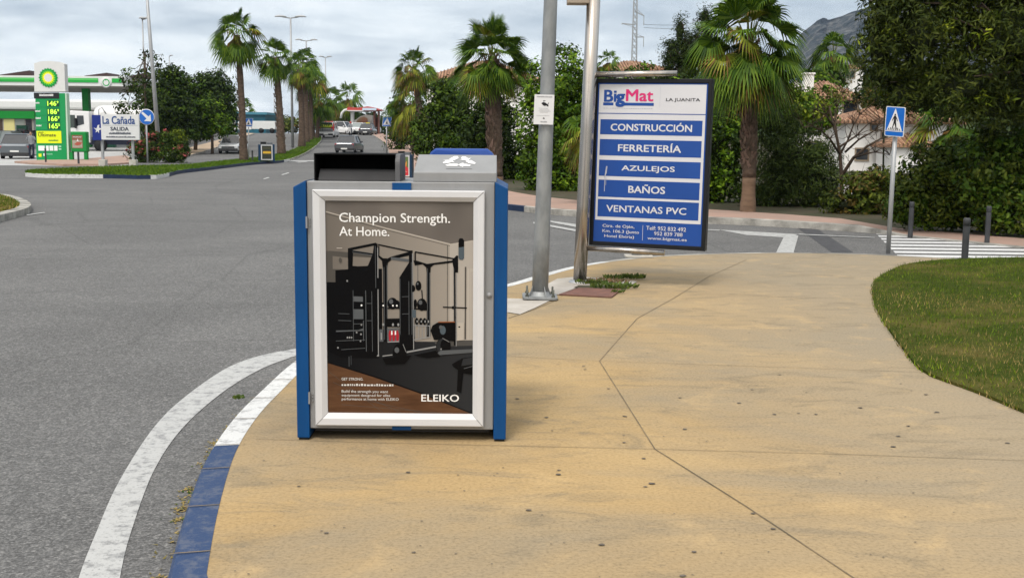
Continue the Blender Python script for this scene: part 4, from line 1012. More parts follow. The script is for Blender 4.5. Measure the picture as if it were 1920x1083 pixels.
ped_sign('crossing_sign', 'large blue pedestrian crossing sign on a leaning grey pole at the pavement edge', 1665, 475.5, 245, [(1658, 254.5), (1694, 257.5), (1698.5, 195), (1662, 199), 1679], PH, yaw=.07, prad=8.4)
ped_sign('crossing_sign', 'small blue crossing sign on the far kerb, left of the fan palms', 725, 287, 236, [(716.5, 237), (733, 237), (732.5, 219.5), (718, 219.5), 725], .12, detail=False, prad=2.4)
ped_sign('crossing_sign', 'small blue crossing sign beside the tall palm trunk on the median', 466, 300, 238, [(457.5, 237.5), (473, 237.5), (472, 222), (459, 222), 466], .12, detail=False, prad=2.0)
p = G(277, 306, .12); Y = p.y; s_ = S(Y)
t = thing('direction_sign', 'round blue sign with a white arrow pointing down right by the white board', 'traffic sign', (p.x, Y, p.z))
c0 = A(275.5, 219.5, Y) - Vector((p.x, Y, p.z)); R = 14.6 / s_
m = MB(); m.tube([(0, 0, 0), (0, 0, c0.z + R * .5)], 1.6 / s_, 10); m.build('pole', M_ALUP, t)
m = MB(); m.lathe([(0, -.06), (R, -.06), (R, -.04), (0, -.04)], tuple(c0), 'y', 32); m.build('plate', M_SIGNW, t)
fr = Fr(c0 + Vector((-R, -.064, -R)), (2 * R, 0, 0), (0, 0, 2 * R)); m = MB(); fr.disc(m, .5, .5, .465, .465, 0, 0, 32)
fr.shape(m, [(.17, .74), (.26, .83), (.64, .52), (.50, .40)], .008, 1); fr.shape(m, [(.78, .22), (.76, .66), (.60, .50), (.50, .40), (.34, .24)], .009, 1); m.build('pictogram', [M_SIGNB, M_SIGNW], t)

# ---- the white shopping centre board on the median
p = G(222, 311, .14); Y = p.y; s_ = S(Y)
t = thing('direction_board', 'white direction board with a dark blue bird strip standing on two posts', 'direction board', (p.x, Y, p.z)); off = Vector((p.x, Y, p.z))
for px in (193.5, 250.5):
    q = A(px, 311, Y) - off
    m = MB(); m.box((q.x - 2.1 / s_, -.06, 0), (q.x + 2.1 / s_, .06, (A(px, 262, Y) - off).z)); leg = m.build('post', M_ALUP, t)
    m = MB(); m.box((q.x - 6.5 / s_, -.17, -.05), (q.x + 6.5 / s_, .17, 11.5 / s_)); m.build('footing', M_CONC, t, .02)
a, b = A(193, 262, Y) - off, A(262.5, 215, Y) - off
m = MB(); m.box((a.x, -.20, a.z), (b.x, -.07, b.z)); m.build('panel', M_SIGNW, t, .01)
a2, b2 = A(176.5, 263, Y) - off, A(192.6, 216, Y) - off
m = MB(); m.box((a2.x, -.19, a2.z), (b2.x, -.07, b2.z)); m.build('side_panel', mat('deep_blue_panel', '#14297a', .4, coat=.2), t, .01)
fr = Fr((a.x, -.21, a.z), (b.x - a.x, 0, 0), (0, 0, b.z - a.z)); m = MB()
fr.text(m, 'La Cañada', .05, .62, .90, .93, .004, 0, .035); fr.rect(m, .03, .565, .97, .58, .004, 2); fr.text(m, 'SALIDA', .25, .36, .73, .51, .004, 1, .07)
fr.smallprint(m, .21, .22, .78, .315, .004, 1, rng); fr.smallprint(m, .13, .09, .9, .15, .004, 1, rng); m.build('lettering', [mat('sign_navy', '#274a86', .4), mat('sign_slate', '#3f4656', .4), mat('sign_pale_line', (.45, .47, .5), .5)], t)
fr = Fr((a2.x, -.20, a2.z), (b2.x - a2.x, 0, 0), (0, 0, b2.z - a2.z)); m = MB()
fr.shape(m, [(.15, .50), (.45, .46), (.60, .60), (.78, .62), (.72, .50), (.95, .47), (.95, .43), (.72, .40), (.70, .28), (.55, .36), (.35, .30), (.42, .40)], .004, 0); m.build('bird_mark', [M_SIGNW], t)

# ---- small poster bins further along
def poster_bin(label, px, py, wpx, hpx, h0, yaw, kind):
    p = G(px, py, h0); Y = p.y; s_ = S(Y); w, h = wpx / s_, hpx / s_; d = w * .55
    t = thing('poster_bin', label, 'recycling bin', (p.x, Y, p.z), yaw)
    m = MB(); m.box((-w / 2 + w * .12, 0, h * .06), (w / 2 - w * .12, d, h * .88)); m.build('body', mat('small_bin_grey', (.18, .19, .2), .5), t, .01)
    for sx in (-1, 1):
        m = MB(); x0, x1 = sorted((sx * w / 2, sx * (w / 2 - w * .115))); m.box((x0, -.03, 0), (x1, d + .02, h * .86 + (.02 if sx > 0 else 0))); m.build('side_panel', mat('petrol_blue', '#17344f', .45), t, .01)
    m = MB(); m.box((-w * .36, .04, h * .882), (-w * .02, d * .8, h)); m.build('hood', M_BLK, t, .01)
    m = MB(); m.box((w * .04, .04, h * .882), (w * .38, d * .8, h * .96)); m.build('hood', mat('small_hood_grey', (.1, .11, .12), .5), t, .01)
    m = MB()
    a, b, c_, e = -w * .36, h * .10, w * .36, h * .84
    for (x0, z0, x1, z1) in ((a, b, c_, b + h * .035), (a, e - h * .035, c_, e), (a, b + h * .035, a + w * .06, e - h * .035), (c_ - w * .06, b + h * .035, c_, e - h * .035)): m.box((x0, -.025, z0), (x1, -.002, z1))
    m.build('poster_frame', M_ALU, t)
    fr = Fr((a + w * .06, -.006, b + h * .035), (c_ - a - w * .12, 0, 0), (0, 0, e - b - h * .07)); m = MB()
    if kind == 0:
        fr.rect(m, 0, 0, 1, 1, 0, 0); fr.rect(m, .1, .42, .95, .56, .004, 1); fr.rect(m, .15, .56, .9, .60, .004, 2); fr.rect(m, .2, .36, .8, .40, .004, 3); fr.rect(m, .1, .8, .9, .84, .004, 3)
        mm = [mat('poster_dark', (.045, .05, .035), .4, var=.4, vscale=3), mat('poster_yellow', (.62, .38, .04), .4), mat('poster_orange', (.4, .2, .03), .4), mat('poster_olive', (.12, .11, .06), .4)]
    else:
        fr.rect(m, 0, 0, 1, 1, 0, 0)
        fr.shape(m, [(0, 0), (1, 0), (1, .38), (.75, .5), (.4, .42), (0, .5)], .004, 1); fr.shape(m, [(.35, .48), (.55, .85), (.62, .6), (.85, .8), (.8, .5), (.6, .44)], .006, 2)
        fr.shape(m, [(0, .55), (.3, .95), (.35, .6)], .005, 3); fr.shape(m, [(.1, .2), (.5, .32), (.9, .18), (.5, .12)], .007, 4)
        mm = [mat('poster_green', (.16, .24, .09), .4, var=.5, vscale=7), mat('poster_red', (.52, .035, .045), .4), mat('poster_amber', (.6, .26, .05), .4), mat('poster_leaf', (.09, .2, .05), .4), mat('poster_pale_red', (.6, .2, .16), .4)]
    m.build('poster', mm, t); return t
poster_bin('small dark blue poster bin with a yellow band, on the palm median', 500.5, 303.5, 29, 37, .12, .30, 0)
poster_bin('poster bin with a red and green poster, seen between the big hoods', 757, 336, 31, 52, .12, -.12, 1)

# ---- plain waste bins on the far right pavement
def litter(name, label, px, py, w, h, mt, cat):
    p = G(px, py, .12); s_ = S(p.y); w, h = w / s_, h / s_
    t = thing(name, label, cat, (p.x, p.y, p.z))
    m = MB(); m.lathe([(w * .40, 0), (w * .46, .05), (w * .5, h * .8), (w * .5, h * .82)], (0, 0, 0), 'z', 16); m.build('body', mt, t)
    m = MB(); m.lathe([(w * .52, h * .82), (w * .52, h * .9), (w * .35, h), (0, h)], (0, 0, 0), 'z', 16); m.build('lid', mt, t)
litter('waste_bin', 'royal blue waste bin standing before the hedge on the far pavement', 760, 271.5, 9, 23, mat('bin_blue', '#14356f', .5), 'waste bin')
litter('waste_bin', 'dark grey waste bin tucked behind the royal blue bin', 769, 271, 9, 21, mat('bin_dark', (.02, .02, .022), .6), 'waste bin')

# ---- street lamps
def street_lamp(label, px, py, ptop, Y, arms, prad, head, group='street lamps', h0=.1, tilt=0.0, base=None):
    p = base or foot(px, py, Y, h0); s_ = S(p.y); t = thing('street_lamp', label, 'street lamp', p, 0, group)
    tp = A(px, ptop, p.y) - p; H = tp.z; t.rotation_euler = (0, tilt, 0)
    m = MB(); m.tube([(0, 0, -.1), (0, 0, H * .5), (0, 0, H)], [prad / s_, prad * .8 / s_, prad * .55 / s_], 12); m.build('pole', M_ALUP, t)
    for sx, L in arms:
        L = L / s_; hl = head / s_
        m = MB(); m.tube([(0, 0, H - .02), (sx * L * .5, 0, H + .08), (sx * (L - hl * .7), 0, H + .1)], .05, 8); m.build('arm', M_ALUP, t)
        m = MB(); x0 = sx * (L - hl); x1 = sx * L
        pr = [(0, .0), (.35, .10), (.6, .14), (.85, .1), (1, 0)]
        for k in range(4):
            pass
        vs = []; fs = []
        for i, (u, hh) in enumerate(((0, .04), (.2, .10), (.55, .15), (.85, .11), (1, .03))):
            x = x0 + (x1 - x0) * u; wd = .08 + .16 * math.sin(math.pi * min(1, u * .9 + .1))
            vs += [(x, -wd, H + .1), (x, -wd * .6, H + .1 + hh), (x, wd * .6, H + .1 + hh), (x, wd, H + .1), (x, 0, H + .07)]
        for i in range(4):
            for k in range(5): fs.append((i * 5 + k, i * 5 + (k + 1) % 5, i * 5 + 5 + (k + 1) % 5, i * 5 + 5 + k))
        fs += [(0, 1, 2, 3, 4), (20, 21, 22, 23, 24)]
        m.add(vs, fs, 0, True); m.build('lamp_head', mat('lamp_grey', (.40, .41, .42), .5), t)
    return t
street_lamp('tall plain lamp post leaning left in front of the dark trees', 300, 290, -40, 76, [(1, 40)], 4.6, 24, tilt=-.05, base=G(300, 300, .12)) if False else None
b_ = G(299.5, 297, .12)
street_lamp('tall thick lamp post rising out of the frame by the flowering bush', 299.5, 297, -60, b_.y, [(1, 50)], 4.4, 30, tilt=-.047, base=b_)
street_lamp('slim lamp post with one head above the left trees', 276, 300, 37, 100, [(1, 14), (-1, 6)], 2.2, 12)
street_lamp('low lamp with one small head peeping over the left trees', 322, 260, 106, 170, [(1, 7)], 1.3, 6)
street_lamp('tallest double headed lamp among the median palms', 549, 283, 34, 104, [(1, 29), (-1, 29)], 2.7, 21)
street_lamp('second double headed lamp just behind the tallest one', 577, 270, 77, 130, [(1, 21), (-1, 20)], 1.9, 13)
street_lamp('third double headed lamp over the far median palms', 612, 255, 108, 160, [(1, 12), (-1, 12)], 1.4, 9)
street_lamp('slim single lamp standing before the distant tree line', 515, 250, 177, 175, [(1, 4)], 1.0, 4)

# ================================================================== PLANTS
DENS = 5.2
def clumps(rg, blobs, per, crad, leaves, size, up=.35, asp=.24, squash=.8, fill=.45, droop=0.0):
    """Leaves gathered in clumps over and in a few ellipsoids: one 4-cornered leaf each."""
    C = []; 
    for c, r in blobs:
        k = max(3, int(DENS * per * (r[0] * r[1] + r[1] * r[2] + r[0] * r[2]) / 3))
        d = rg.normal(0, 1, (k, 3)); d /= np.linalg.norm(d, axis=1)[:, None]
        rad = np.where(rg.uniform(0, 1, k) < fill, rg.uniform(.35, .85, k), rg.uniform(.85, 1.06, k))
        P = np.array(c) + d * rad[:, None] * np.array(r)
        C.append(np.c_[P, d])
    C = np.concatenate(C); n = len(C) * leaves
    ci = np.repeat(np.arange(len(C)), leaves)
    crad = crad * 1.15; cs = crad * rg.uniform(.55, 1.35, len(C))
    off = rg.normal(0, 1, (n, 3)); off /= np.linalg.norm(off, axis=1)[:, None]; off *= (rg.uniform(0, 1, n) ** .45)[:, None] * cs[ci][:, None]; off[:, 2] *= squash
    P = C[ci, :3] + off
    N = C[ci, 3:] * .5 + off / (cs[ci][:, None] + 1e-6) * .8 + rg.normal(0, .5, (n, 3)) + np.array([0, 0, up]); N /= np.linalg.norm(N, axis=1)[:, None]
    T = np.cross(N, rg.normal(0, 1, (n, 3))); T[:, 2] -= droop; T /= np.linalg.norm(T, axis=1)[:, None] + 1e-9
    B = np.cross(N, T); L = size * rg.uniform(.55, 1.3, n)[:, None]
    V = np.stack([P - T * L * .5, P + B * L * asp + N * L * .05, P + T * L * .5 - N * L * .08, P - B * L * asp + N * L * .05], 1)
    return V.reshape(-1, 3)
def quads(V): return np.arange(len(V)).reshape(-1, 4)
M_CORE = mat('shaded_twig_core', (.028, .038, .014), .95, col2=(.018, .022, .01), vscale=3)  # filler lumps inside the foliage, coloured dark for the shade in the gaps
M_BARK = mat('bark', (.12, .09, .065), .9, col2=(.06, .045, .035), vscale=6, bump=.2, bscale=12, stretch=(1, 1, .3))
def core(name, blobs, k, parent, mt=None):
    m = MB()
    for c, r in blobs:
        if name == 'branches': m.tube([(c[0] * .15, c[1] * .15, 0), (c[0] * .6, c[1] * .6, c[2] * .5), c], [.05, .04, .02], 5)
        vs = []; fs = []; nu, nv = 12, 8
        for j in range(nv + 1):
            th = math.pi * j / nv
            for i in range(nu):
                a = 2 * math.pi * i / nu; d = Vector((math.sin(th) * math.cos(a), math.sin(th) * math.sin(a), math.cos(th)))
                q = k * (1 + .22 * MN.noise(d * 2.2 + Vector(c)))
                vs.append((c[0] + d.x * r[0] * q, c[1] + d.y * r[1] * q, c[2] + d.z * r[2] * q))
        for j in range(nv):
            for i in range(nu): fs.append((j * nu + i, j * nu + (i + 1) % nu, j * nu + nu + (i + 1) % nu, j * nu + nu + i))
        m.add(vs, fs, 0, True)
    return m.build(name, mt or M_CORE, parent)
def blob_px(px, py, rx, ry, Y, base, dscale=.85):
    c = A(px, py, Y) - base; s = S(Y); return ((c.x, c.y, c.z), (rx / s, min(rx, ry) / s * dscale, ry / s))
L_DARK = leafmat('leaf_dark', (0.0261, 0.0499, 0.0053), (0.0137, 0.0299, 0.0031), .7); L_MID = leafmat('leaf_mid', (0.0530, 0.1028, 0.0068), (0.0261, 0.0573, 0.0040), .6)
L_BRIGHT = leafmat('leaf_bright', (0.0966, 0.1838, 0.0087), (0.0486, 0.1110, 0.0053), .6); L_YEL = leafmat('leaf_yellowish', (0.1446, 0.1932, 0.0122), (0.0773, 0.1259, 0.0078), .7)
L_BLUE = leafmat('needle_bluish', (0.0598, 0.0947, 0.0193), (0.0337, 0.0598, 0.0116), .8); L_PINE = leafmat('needle_dark', (0.0287, 0.0486, 0.0078), (0.0175, 0.0312, 0.0050), .8)
L_OLIVE = leafmat('leaf_olive', (0.0723, 0.1016, 0.0106), (0.0386, 0.0598, 0.0068), .8); L_BROWN = leafmat('leaf_brown', (0.1259, 0.0966, 0.0218), (0.0773, 0.0629, 0.0144), .8)
def bush(name, label, cat, blobs, base, mts, per, crad, leaves, size, seed, group=None, frac=.2, k=.35, **kw):
    t = thing(name, label, cat, base, 0, group); rg = np.random.default_rng(seed)
    V = clumps(rg, blobs, per, crad, leaves, size, **kw); nq = len(V) // 4
    mi = np.repeat((rg.uniform(0, 1, nq // leaves + 1) < frac).astype(int), leaves)[:nq] if len(mts) > 1 else None
    np_mesh('foliage', V, quads(V), mts, t, mi)
    if k: core('branches', blobs, k, t)  # stems plus dark filler lumps that close the gaps between leaves
    return t
def bush_px(label, ells, Y, py_base, mts, dens, crad, leaves, size, seed, cat='bush', name='bush', **kw):
    px = ells[0][0]; base = foot(px, py_base, Y, .1)
    blobs = [blob_px(e[0], e[1], e[2], e[3], e[4] if len(e) > 4 else Y, base) for e in ells]
    return bush(name, label, cat, blobs, base, mts, dens, crad, leaves, size, seed, **kw)
# hedge and bushes along the far pavement, from the far end to the right
HG = 'bushes along the far pavement'
bush_px('rounded green bush at the far end of the hedge, behind the small fan palm', [(752, 222, 22, 55), (745, 250, 20, 36)], 100, 285, [L_MID, L_DARK], 9, .45, 26, .30, 21, group=HG)
bush_px('tall dense bush wall left of the big fan palm trunk', [(830, 225, 42, 78), (800, 262, 28, 52), (860, 270, 40, 75), (845, 190, 32, 42)], 52, 322, [L_MID, L_DARK], 22, .30, 30, .19, 22, group=HG, frac=.3)
bush_px('dark bush at the foot of the big fan palm', [(905, 262, 48, 95), (930, 250, 46, 110), (970, 310, 40, 55), (890, 325, 40, 28)], 42, 348, [L_DARK, L_MID], 26, .28, 30, .16, 23, group=HG, frac=.25)
bush_px('bright green bush between the lamp post and the steel sign post', [(1050, 170, 62, 78), (1020, 245, 48, 82), (1075, 270, 60, 88), (1010, 310, 40, 55), (1110, 230, 42, 110), (1060, 340, 70, 38)], 33, 372, [L_BRIGHT, L_MID], 34, .24, 34, .135, 24, group=HG, frac=.35)
bush_px('green bush hidden behind the blue sign and showing along its right edge', [(1190, 250, 75, 125), (1270, 260, 60, 120), (1345, 275, 55, 85), (1340, 345, 60, 48), (1230, 350, 90, 40)], 27.5, 390, [L_BRIGHT, L_DARK], 36, .22, 34, .125, 25, group=HG, frac=.4)
bush_px('spreading bright green tree behind the bluish pine shrub', [(1380, 195, 60, 40), (1450, 190, 62, 36), (1520, 205, 62, 42), (1350, 220, 40, 40), (1480, 225, 60, 30)], 36, 300, [L_BRIGHT, L_YEL], 30, .28, 34, .15, 26, group=HG, frac=.25)
bush_px('bluish green feathery pine shrub right of the nearest palm trunk', [(1455, 225, 40, 55), (1480, 290, 62, 60), (1520, 330, 60, 62), (1460, 345, 55, 48), (1560, 375, 48, 34), (1420, 370, 36, 26)], 26, 400, [L_BLUE, L_PINE], 48, .20, 44, .13, 27, group=HG, frac=.25, asp=.09, droop=.3)
bush_px('low dark scrub under the bare tree', [(1590, 385, 50, 26), (1640, 372, 45, 38), (1690, 385, 45, 34), (1610, 350, 30, 30), (1655, 330, 24, 26)], 23.5, 412, [L_OLIVE, L_BROWN, L_DARK][:2], 46, .18, 36, .11, 28, group=HG, frac=.3)
bush_px('long bushy hedge on the right behind the bollards', [(1745, 335, 52, 62), (1790, 320, 50, 60), (1700, 375, 40, 42), (1760, 390, 70, 36), (1840, 385, 70, 44)], 20.2, 424, [L_OLIVE, L_MID], 76, .18, 36, .105, 29, group=HG, frac=.35)
bush_px('leafy green hedge reaching the right edge of the frame', [(1850, 315, 52, 72), (1910, 300, 60, 90), (1960, 340, 60, 100), (1900, 385, 70, 52)], 19.2, 438, [L_MID, L_OLIVE], 80, .18, 36, .105, 30, group=HG, frac=.4)
# greenery on the slope
bush_px('dark rounded treetop above the tiled roof, under the mountain', [(1628, 180, 24, 14), (1655, 165, 38, 36), (1690, 170, 30, 30)], 62, 250, [L_DARK, L_MID], 9, .45, 30, .26, 31, cat='tree', name='tree', group='trees on the slope', frac=.4)
bush_px('light green treetop left of the little white tower', [(1545, 148, 44, 20), (1510, 156, 40, 18), (1556, 166, 26, 16)], 80, 250, [L_BRIGHT, L_MID], 7, .5, 30, .34, 32, cat='tree', name='tree', group='trees on the slope', frac=.4)
bush_px('dark treetop right of the little white tower', [(1660, 150, 36, 30), (1700, 165, 50, 40), (1760, 175, 60, 34)], 56, 260, [L_DARK, L_OLIVE], 9, .42, 30, .26, 33, cat='tree', name='tree', group='trees on the slope', frac=.3)
bush_px('distant wooded strip beside the palm crown below the mountain', [(1440, 152, 40, 14), (1480, 146, 30, 12)], 118, 250, [L_OLIVE, L_MID], 4, .7, 26, .5, 34, cat='tree', name='tree', group='trees on the slope', k=.9)
# background tree line at the far end of the roads
bush_px('distant tree line between the teal building and the median palms', [(520, 235, 30, 16), (505, 240, 26, 18), (545, 232, 26, 14)], 178, 252, [L_OLIVE, L_BROWN], 2.2, .9, 26, .6, 35, cat='tree', name='tree', group='far trees', frac=.3)
bush_px('distant grove behind the far median palms', [(600, 222, 22, 22), (622, 235, 22, 20), (640, 228, 18, 22)], 182, 252, [L_DARK, L_OLIVE], 2.2, .9, 26, .6, 36, cat='tree', name='tree', group='far trees')
bush_px('distant dark trees behind the red and white canopy', [(668, 226, 22, 20), (695, 232, 22, 22), (715, 236, 16, 22)], 185, 252, [L_DARK, L_MID], 2.2, .9, 26, .6, 37, cat='tree', name='tree', group='far trees')
for i, (px, py) in enumerate(((25, 250), (160, 245), (300, 240), (380, 240))):
    bush_px(('far tree behind the shop building at the left edge', 'far tree behind the fuel lorry', 'far tree behind the spindly tree', 'far tree behind the grey roadside wall')[i], [(px, py, 60, 26), (px + 50, py + 4, 50, 22)], 175, 258, [L_DARK, L_OLIVE], 1.2, 1.0, 26, .7, 40 + i, cat='tree', name='tree', group='far trees')

# ---- broad-leaved trees
def tree(label, ells, Y, base_px, base_py, trunk_top, mts, dens, crad, leaves, size, seed, prad=4.0, group=None, frac=.25, k=.45, cat='tree', base=None, name='tree', **kw):
    p = base or foot(base_px, base_py, Y, .1); t = thing(name, label, cat, p, 0, group); s = S(p.y); rg = np.random.default_rng(seed); rr = random.Random(seed)
    blobs = [blob_px(e[0], e[1], e[2], e[3], Y + (e[4] if len(e) > 4 else 0), p) for e in ells]
    m = MB(); top = A(trunk_top[0], trunk_top[1], Y) - p; r = prad / s
    m.tube([(0, 0, -.1), (top.x * .3 + .03, .02, top.z * .35), (top.x * .7 - .03, 0, top.z * .7), tuple(top)], [r * 1.25, r, r * .8, r * .45], 10)
    for c, rad in blobs:
        for _ in range(3):
            d = Vector((rr.gauss(0, 1), rr.gauss(0, 1), rr.uniform(.0, 1))).normalized(); e = Vector(c) + Vector((d.x * rad[0], d.y * rad[1], d.z * rad[2])) * .8; st = top * rr.uniform(.5, .98)
            md = st.lerp(e, .5) + Vector((0, 0, .08 * (e - st).length)); m.tube([st, md, e], [r * .4, r * .26, r * .08], 6)
    m.build('trunk', M_BARK, t)
    V = clumps(rg, blobs, dens, crad, leaves, size, **kw); nq = len(V) // 4
    mi = np.repeat((rg.uniform(0, 1, nq // leaves + 1) < frac).astype(int), leaves)[:nq]
    np_mesh('crown', V, quads(V), mts, t, mi)
    if k: core('shaded_inner_core', blobs, k, t)
    return t
RT = 'roadside trees by the service station'
tree('spindly tall tree with gaps in its crown, behind the round arrow sign', [(262, 165, 32, 48), (240, 200, 28, 28), (285, 150, 24, 42), (272, 100, 10, 18), (295, 110, 12, 20), (250, 140, 18, 30), (238, 225, 22, 18)], 84, 274, 292, (272, 100), [L_DARK, L_MID], 2.0, .40, 20, .30, 51, 2.6, RT, k=0)
tree('dense dark tree right of the leaning lamp post', [(315, 190, 42, 62), (335, 220, 40, 50), (300, 235, 40, 42), (290, 200, 30, 50), (330, 155, 26, 30)], 88, 352, 286, (330, 180), [L_DARK, L_MID], 9, .42, 26, .30, 52, 3.2, RT)
tree('broad dark tree with a lumpy top left of the palms', [(365, 185, 34, 44), (385, 170, 24, 34), (355, 225, 34, 30), (375, 240, 30, 22), (415, 190, 24, 42)], 94, 366, 280, (372, 170), [L_DARK, L_MID], 9, .44, 26, .32, 53, 3.0, RT)
tree('lighter green tree low in the row beside the road', [(392, 212, 30, 34), (405, 235, 28, 24), (378, 245, 24, 18)], 90, 398, 279, (395, 215), [L_MID, L_BRIGHT], 9, .40, 26, .28, 54, 2.4, RT, frac=.4)
tree('last dark tree of the row, beside the tall palm trunk', [(420, 205, 20, 52), (428, 230, 14, 34), (410, 160, 20, 28)], 104, 421, 268, (420, 190), [L_DARK, L_MID], 8, .46, 26, .34, 55, 2.2, RT)
# flowering oleander on the median tip
bs = foot(300, 309, 66, .12)
t = bush('oleander', 'rounded oleander bush with pink flowers behind the white direction board', 'bush', [blob_px(e[0], e[1], e[2], e[3], 66, bs) for e in ((300, 282, 50, 28), (270, 285, 32, 24), (330, 285, 26, 24), (305, 264, 34, 18), (340, 272, 14, 14))], bs, [L_DARK, L_MID], 26, .22, 30, .17, 56, frac=.4, asp=.14)
rg = np.random.default_rng(57); blobs = [blob_px(e[0], e[1], e[2], e[3], 66, bs) for e in ((272, 268, 26, 16), (300, 262, 34, 16), (335, 276, 18, 18), (270, 285, 30, 22), (310, 288, 40, 20))]
V = clumps(rg, blobs, 7, .2, 10, .17, asp=.45); np_mesh('flowers', V, quads(V), [leafmat('oleander_flower', (.30, .085, .07), (.22, .06, .045), 3, .3)], t)
tp_ = clumps(rg, [blob_px(328, 258, 22, 12, 66, bs)], 30, .22, 26, .17, asp=.14); np_mesh('new_shoots', tp_, quads(tp_), [L_YEL], t)
# big overhanging tree, top right; unseen upper lobes added to shade its crown
tree('large dark overhanging tree filling the top right corner', [(1720, 60, 92, 90), (1650, 90, 44, 80), (1800, 150, 105, 70), (1700, 170, 60, 40), (1880, 60, 110, 120), (1790, -30, 140, 80), (1930, 170, 80, 70), (1860, 205, 60, 30), (1670, 10, 50, 50), (1780, -130, 170, 90), (1940, -60, 120, 110)], 18.5, 2040, 450, (1960, 40),
     [leafmat('leaf_deep_olive', (.046, .066, .008), (.022, .034, .005), .8), L_YEL], 62, .17, 30, .115, 58, 13, None, frac=.05, k=.45, asp=.13, droop=.35, fill=.3, name='overhanging_tree')
# cypress-like conifer and a bare tree
tree('dark upright conifer with upturned tips left of the nearest palm', [(1275, 60, 12, 34), (1262, 100, 22, 30), (1290, 95, 22, 40), (1322, 40, 14, 38), (1318, 90, 24, 40), (1255, 110, 14, 14), (1285, 135, 40, 26), (1335, 110, 24, 40), (1250, 145, 20, 20)], 52, 1295, 330, (1290, 80), [L_PINE, L_DARK], 26, .30, 34, .18, 59, 5, None, k=.55, asp=.1, name='conifer', up=.8)
def bare_tree():
    p = foot(1655, 380, 24, .1); t = thing('bare_tree', 'bare brown tree with bending twigs in front of the white house', 'tree', p); s = S(24); rr = random.Random(12)
    m = MB()
    def q(x, y, dy=0): return A(x, y, 24 + dy) - p
    def br(pts, r0, r1, d):
        P = [q(*a) for a in pts]; n = len(P); m.tube(P, [.72 * (r0 + (r1 - r0) * i / (n - 1)) / s for i in range(n)], 6, d)
    br([(1578, 400), (1578, 330), (1575, 290), (1570, 262), (1562, 232), (1555, 200)], 6, 2, 0)
    br([(1578, 330), (1600, 296), (1625, 275), (1655, 258)], 5, 2.2, 0)
    mains = [((1575, 290), (1590, 262, .4), (1600, 235, .7), (1612, 215, .9), (1640, 190, 1.2)), ((1575, 290), (1556, 260, -.3), (1540, 245, -.5), (1522, 236, -.7), (1508, 240, -.8)), ((1570, 262), (1566, 230, .4), (1568, 200, .5), (1580, 175, .6)), ((1562, 235), (1548, 215, -.3), (1532, 208, -.5)),
             ((1575, 275), (1605, 255, .5), (1628, 232, .8), (1650, 222, 1.0)), ((1600, 296), (1618, 290, -.3), (1640, 285, -.5), (1668, 290, -.6)), ((1578, 320), (1592, 340, .3), (1603, 360, .5)), ((1585, 285), (1610, 262, -.4), (1640, 245, -.6), (1672, 243, -.8))]
    for b in mains:
        P = [(a + (0,))[:3] for a in b]; br(P, 3.0, .8, 0)
        for i in range(1, len(P)):
            for _ in range(4):
                x, y, d = P[i]; a = rr.uniform(-2.6, .2); L = rr.uniform(14, 44); x2, y2 = x + L * math.cos(a), y + L * math.sin(a) * .9
                br([(x, y, d), ((x + x2) / 2 + rr.uniform(-4, 4), (y + y2) / 2 - 3, d + rr.uniform(-.3, .3)), (x2, y2, d + rr.uniform(-.6, .6))], 1.1, .35, 0)
                for _ in range(2):
                    a2 = a + rr.uniform(-.9, .9); L2 = rr.uniform(8, 22); br([(x2, y2, d), (x2 + L2 * math.cos(a2), y2 + L2 * math.sin(a2), d + rr.uniform(-.3, .3))], .5, .25, 0)
    m.build('branches', mat('bare_bark', (.085, .06, .042), .9, var=.5, vscale=8), t)
    rg = np.random.default_rng(3); V = clumps(rg, [blob_px(e[0], e[1], e[2], e[3], 24.6, p) for e in ((1600, 172, 46, 20), (1640, 190, 40, 26), (1560, 185, 24, 20), (1690, 205, 30, 12))], 26, .14, 16, .075, asp=.15); np_mesh('dry_leaves', V, quads(V), [L_BROWN], t)
bare_tree()

# ---- fan palms
PG = leafmat('palm_green', (0.0651, 0.1281, 0.0077), (0.0392, 0.0868, 0.0056), 1.2, .45); PY = leafmat('palm_yellowing', (0.1575, 0.1792, 0.0150), (0.1029, 0.1358, 0.0108), 1.2, .4); PD = leafmat('palm_dead', (0.1848, 0.1197, 0.0273), (0.0973, 0.0651, 0.0161), 1.5, .4); PP = mat('palm_stem', (0.1197, 0.1302, 0.0189), .6, var=.4, vscale=5)
M_TRK = mat('palm_trunk', (.125, .088, .064), .95, col2=(.055, .038, .028), vscale=5, bump=.6, bscale=14, stretch=(1, 1, 1.6)); M_BOOT = mat('leaf_base', (.16, .115, .085), .9, col2=(.08, .055, .04), vscale=9, island=.35)
M_SMO = mat('smooth_palm_trunk', (.20, .13, .085), .9, col2=(.12, .078, .052), vscale=3, stretch=(1, 1, 4), bump=.3, bscale=15)
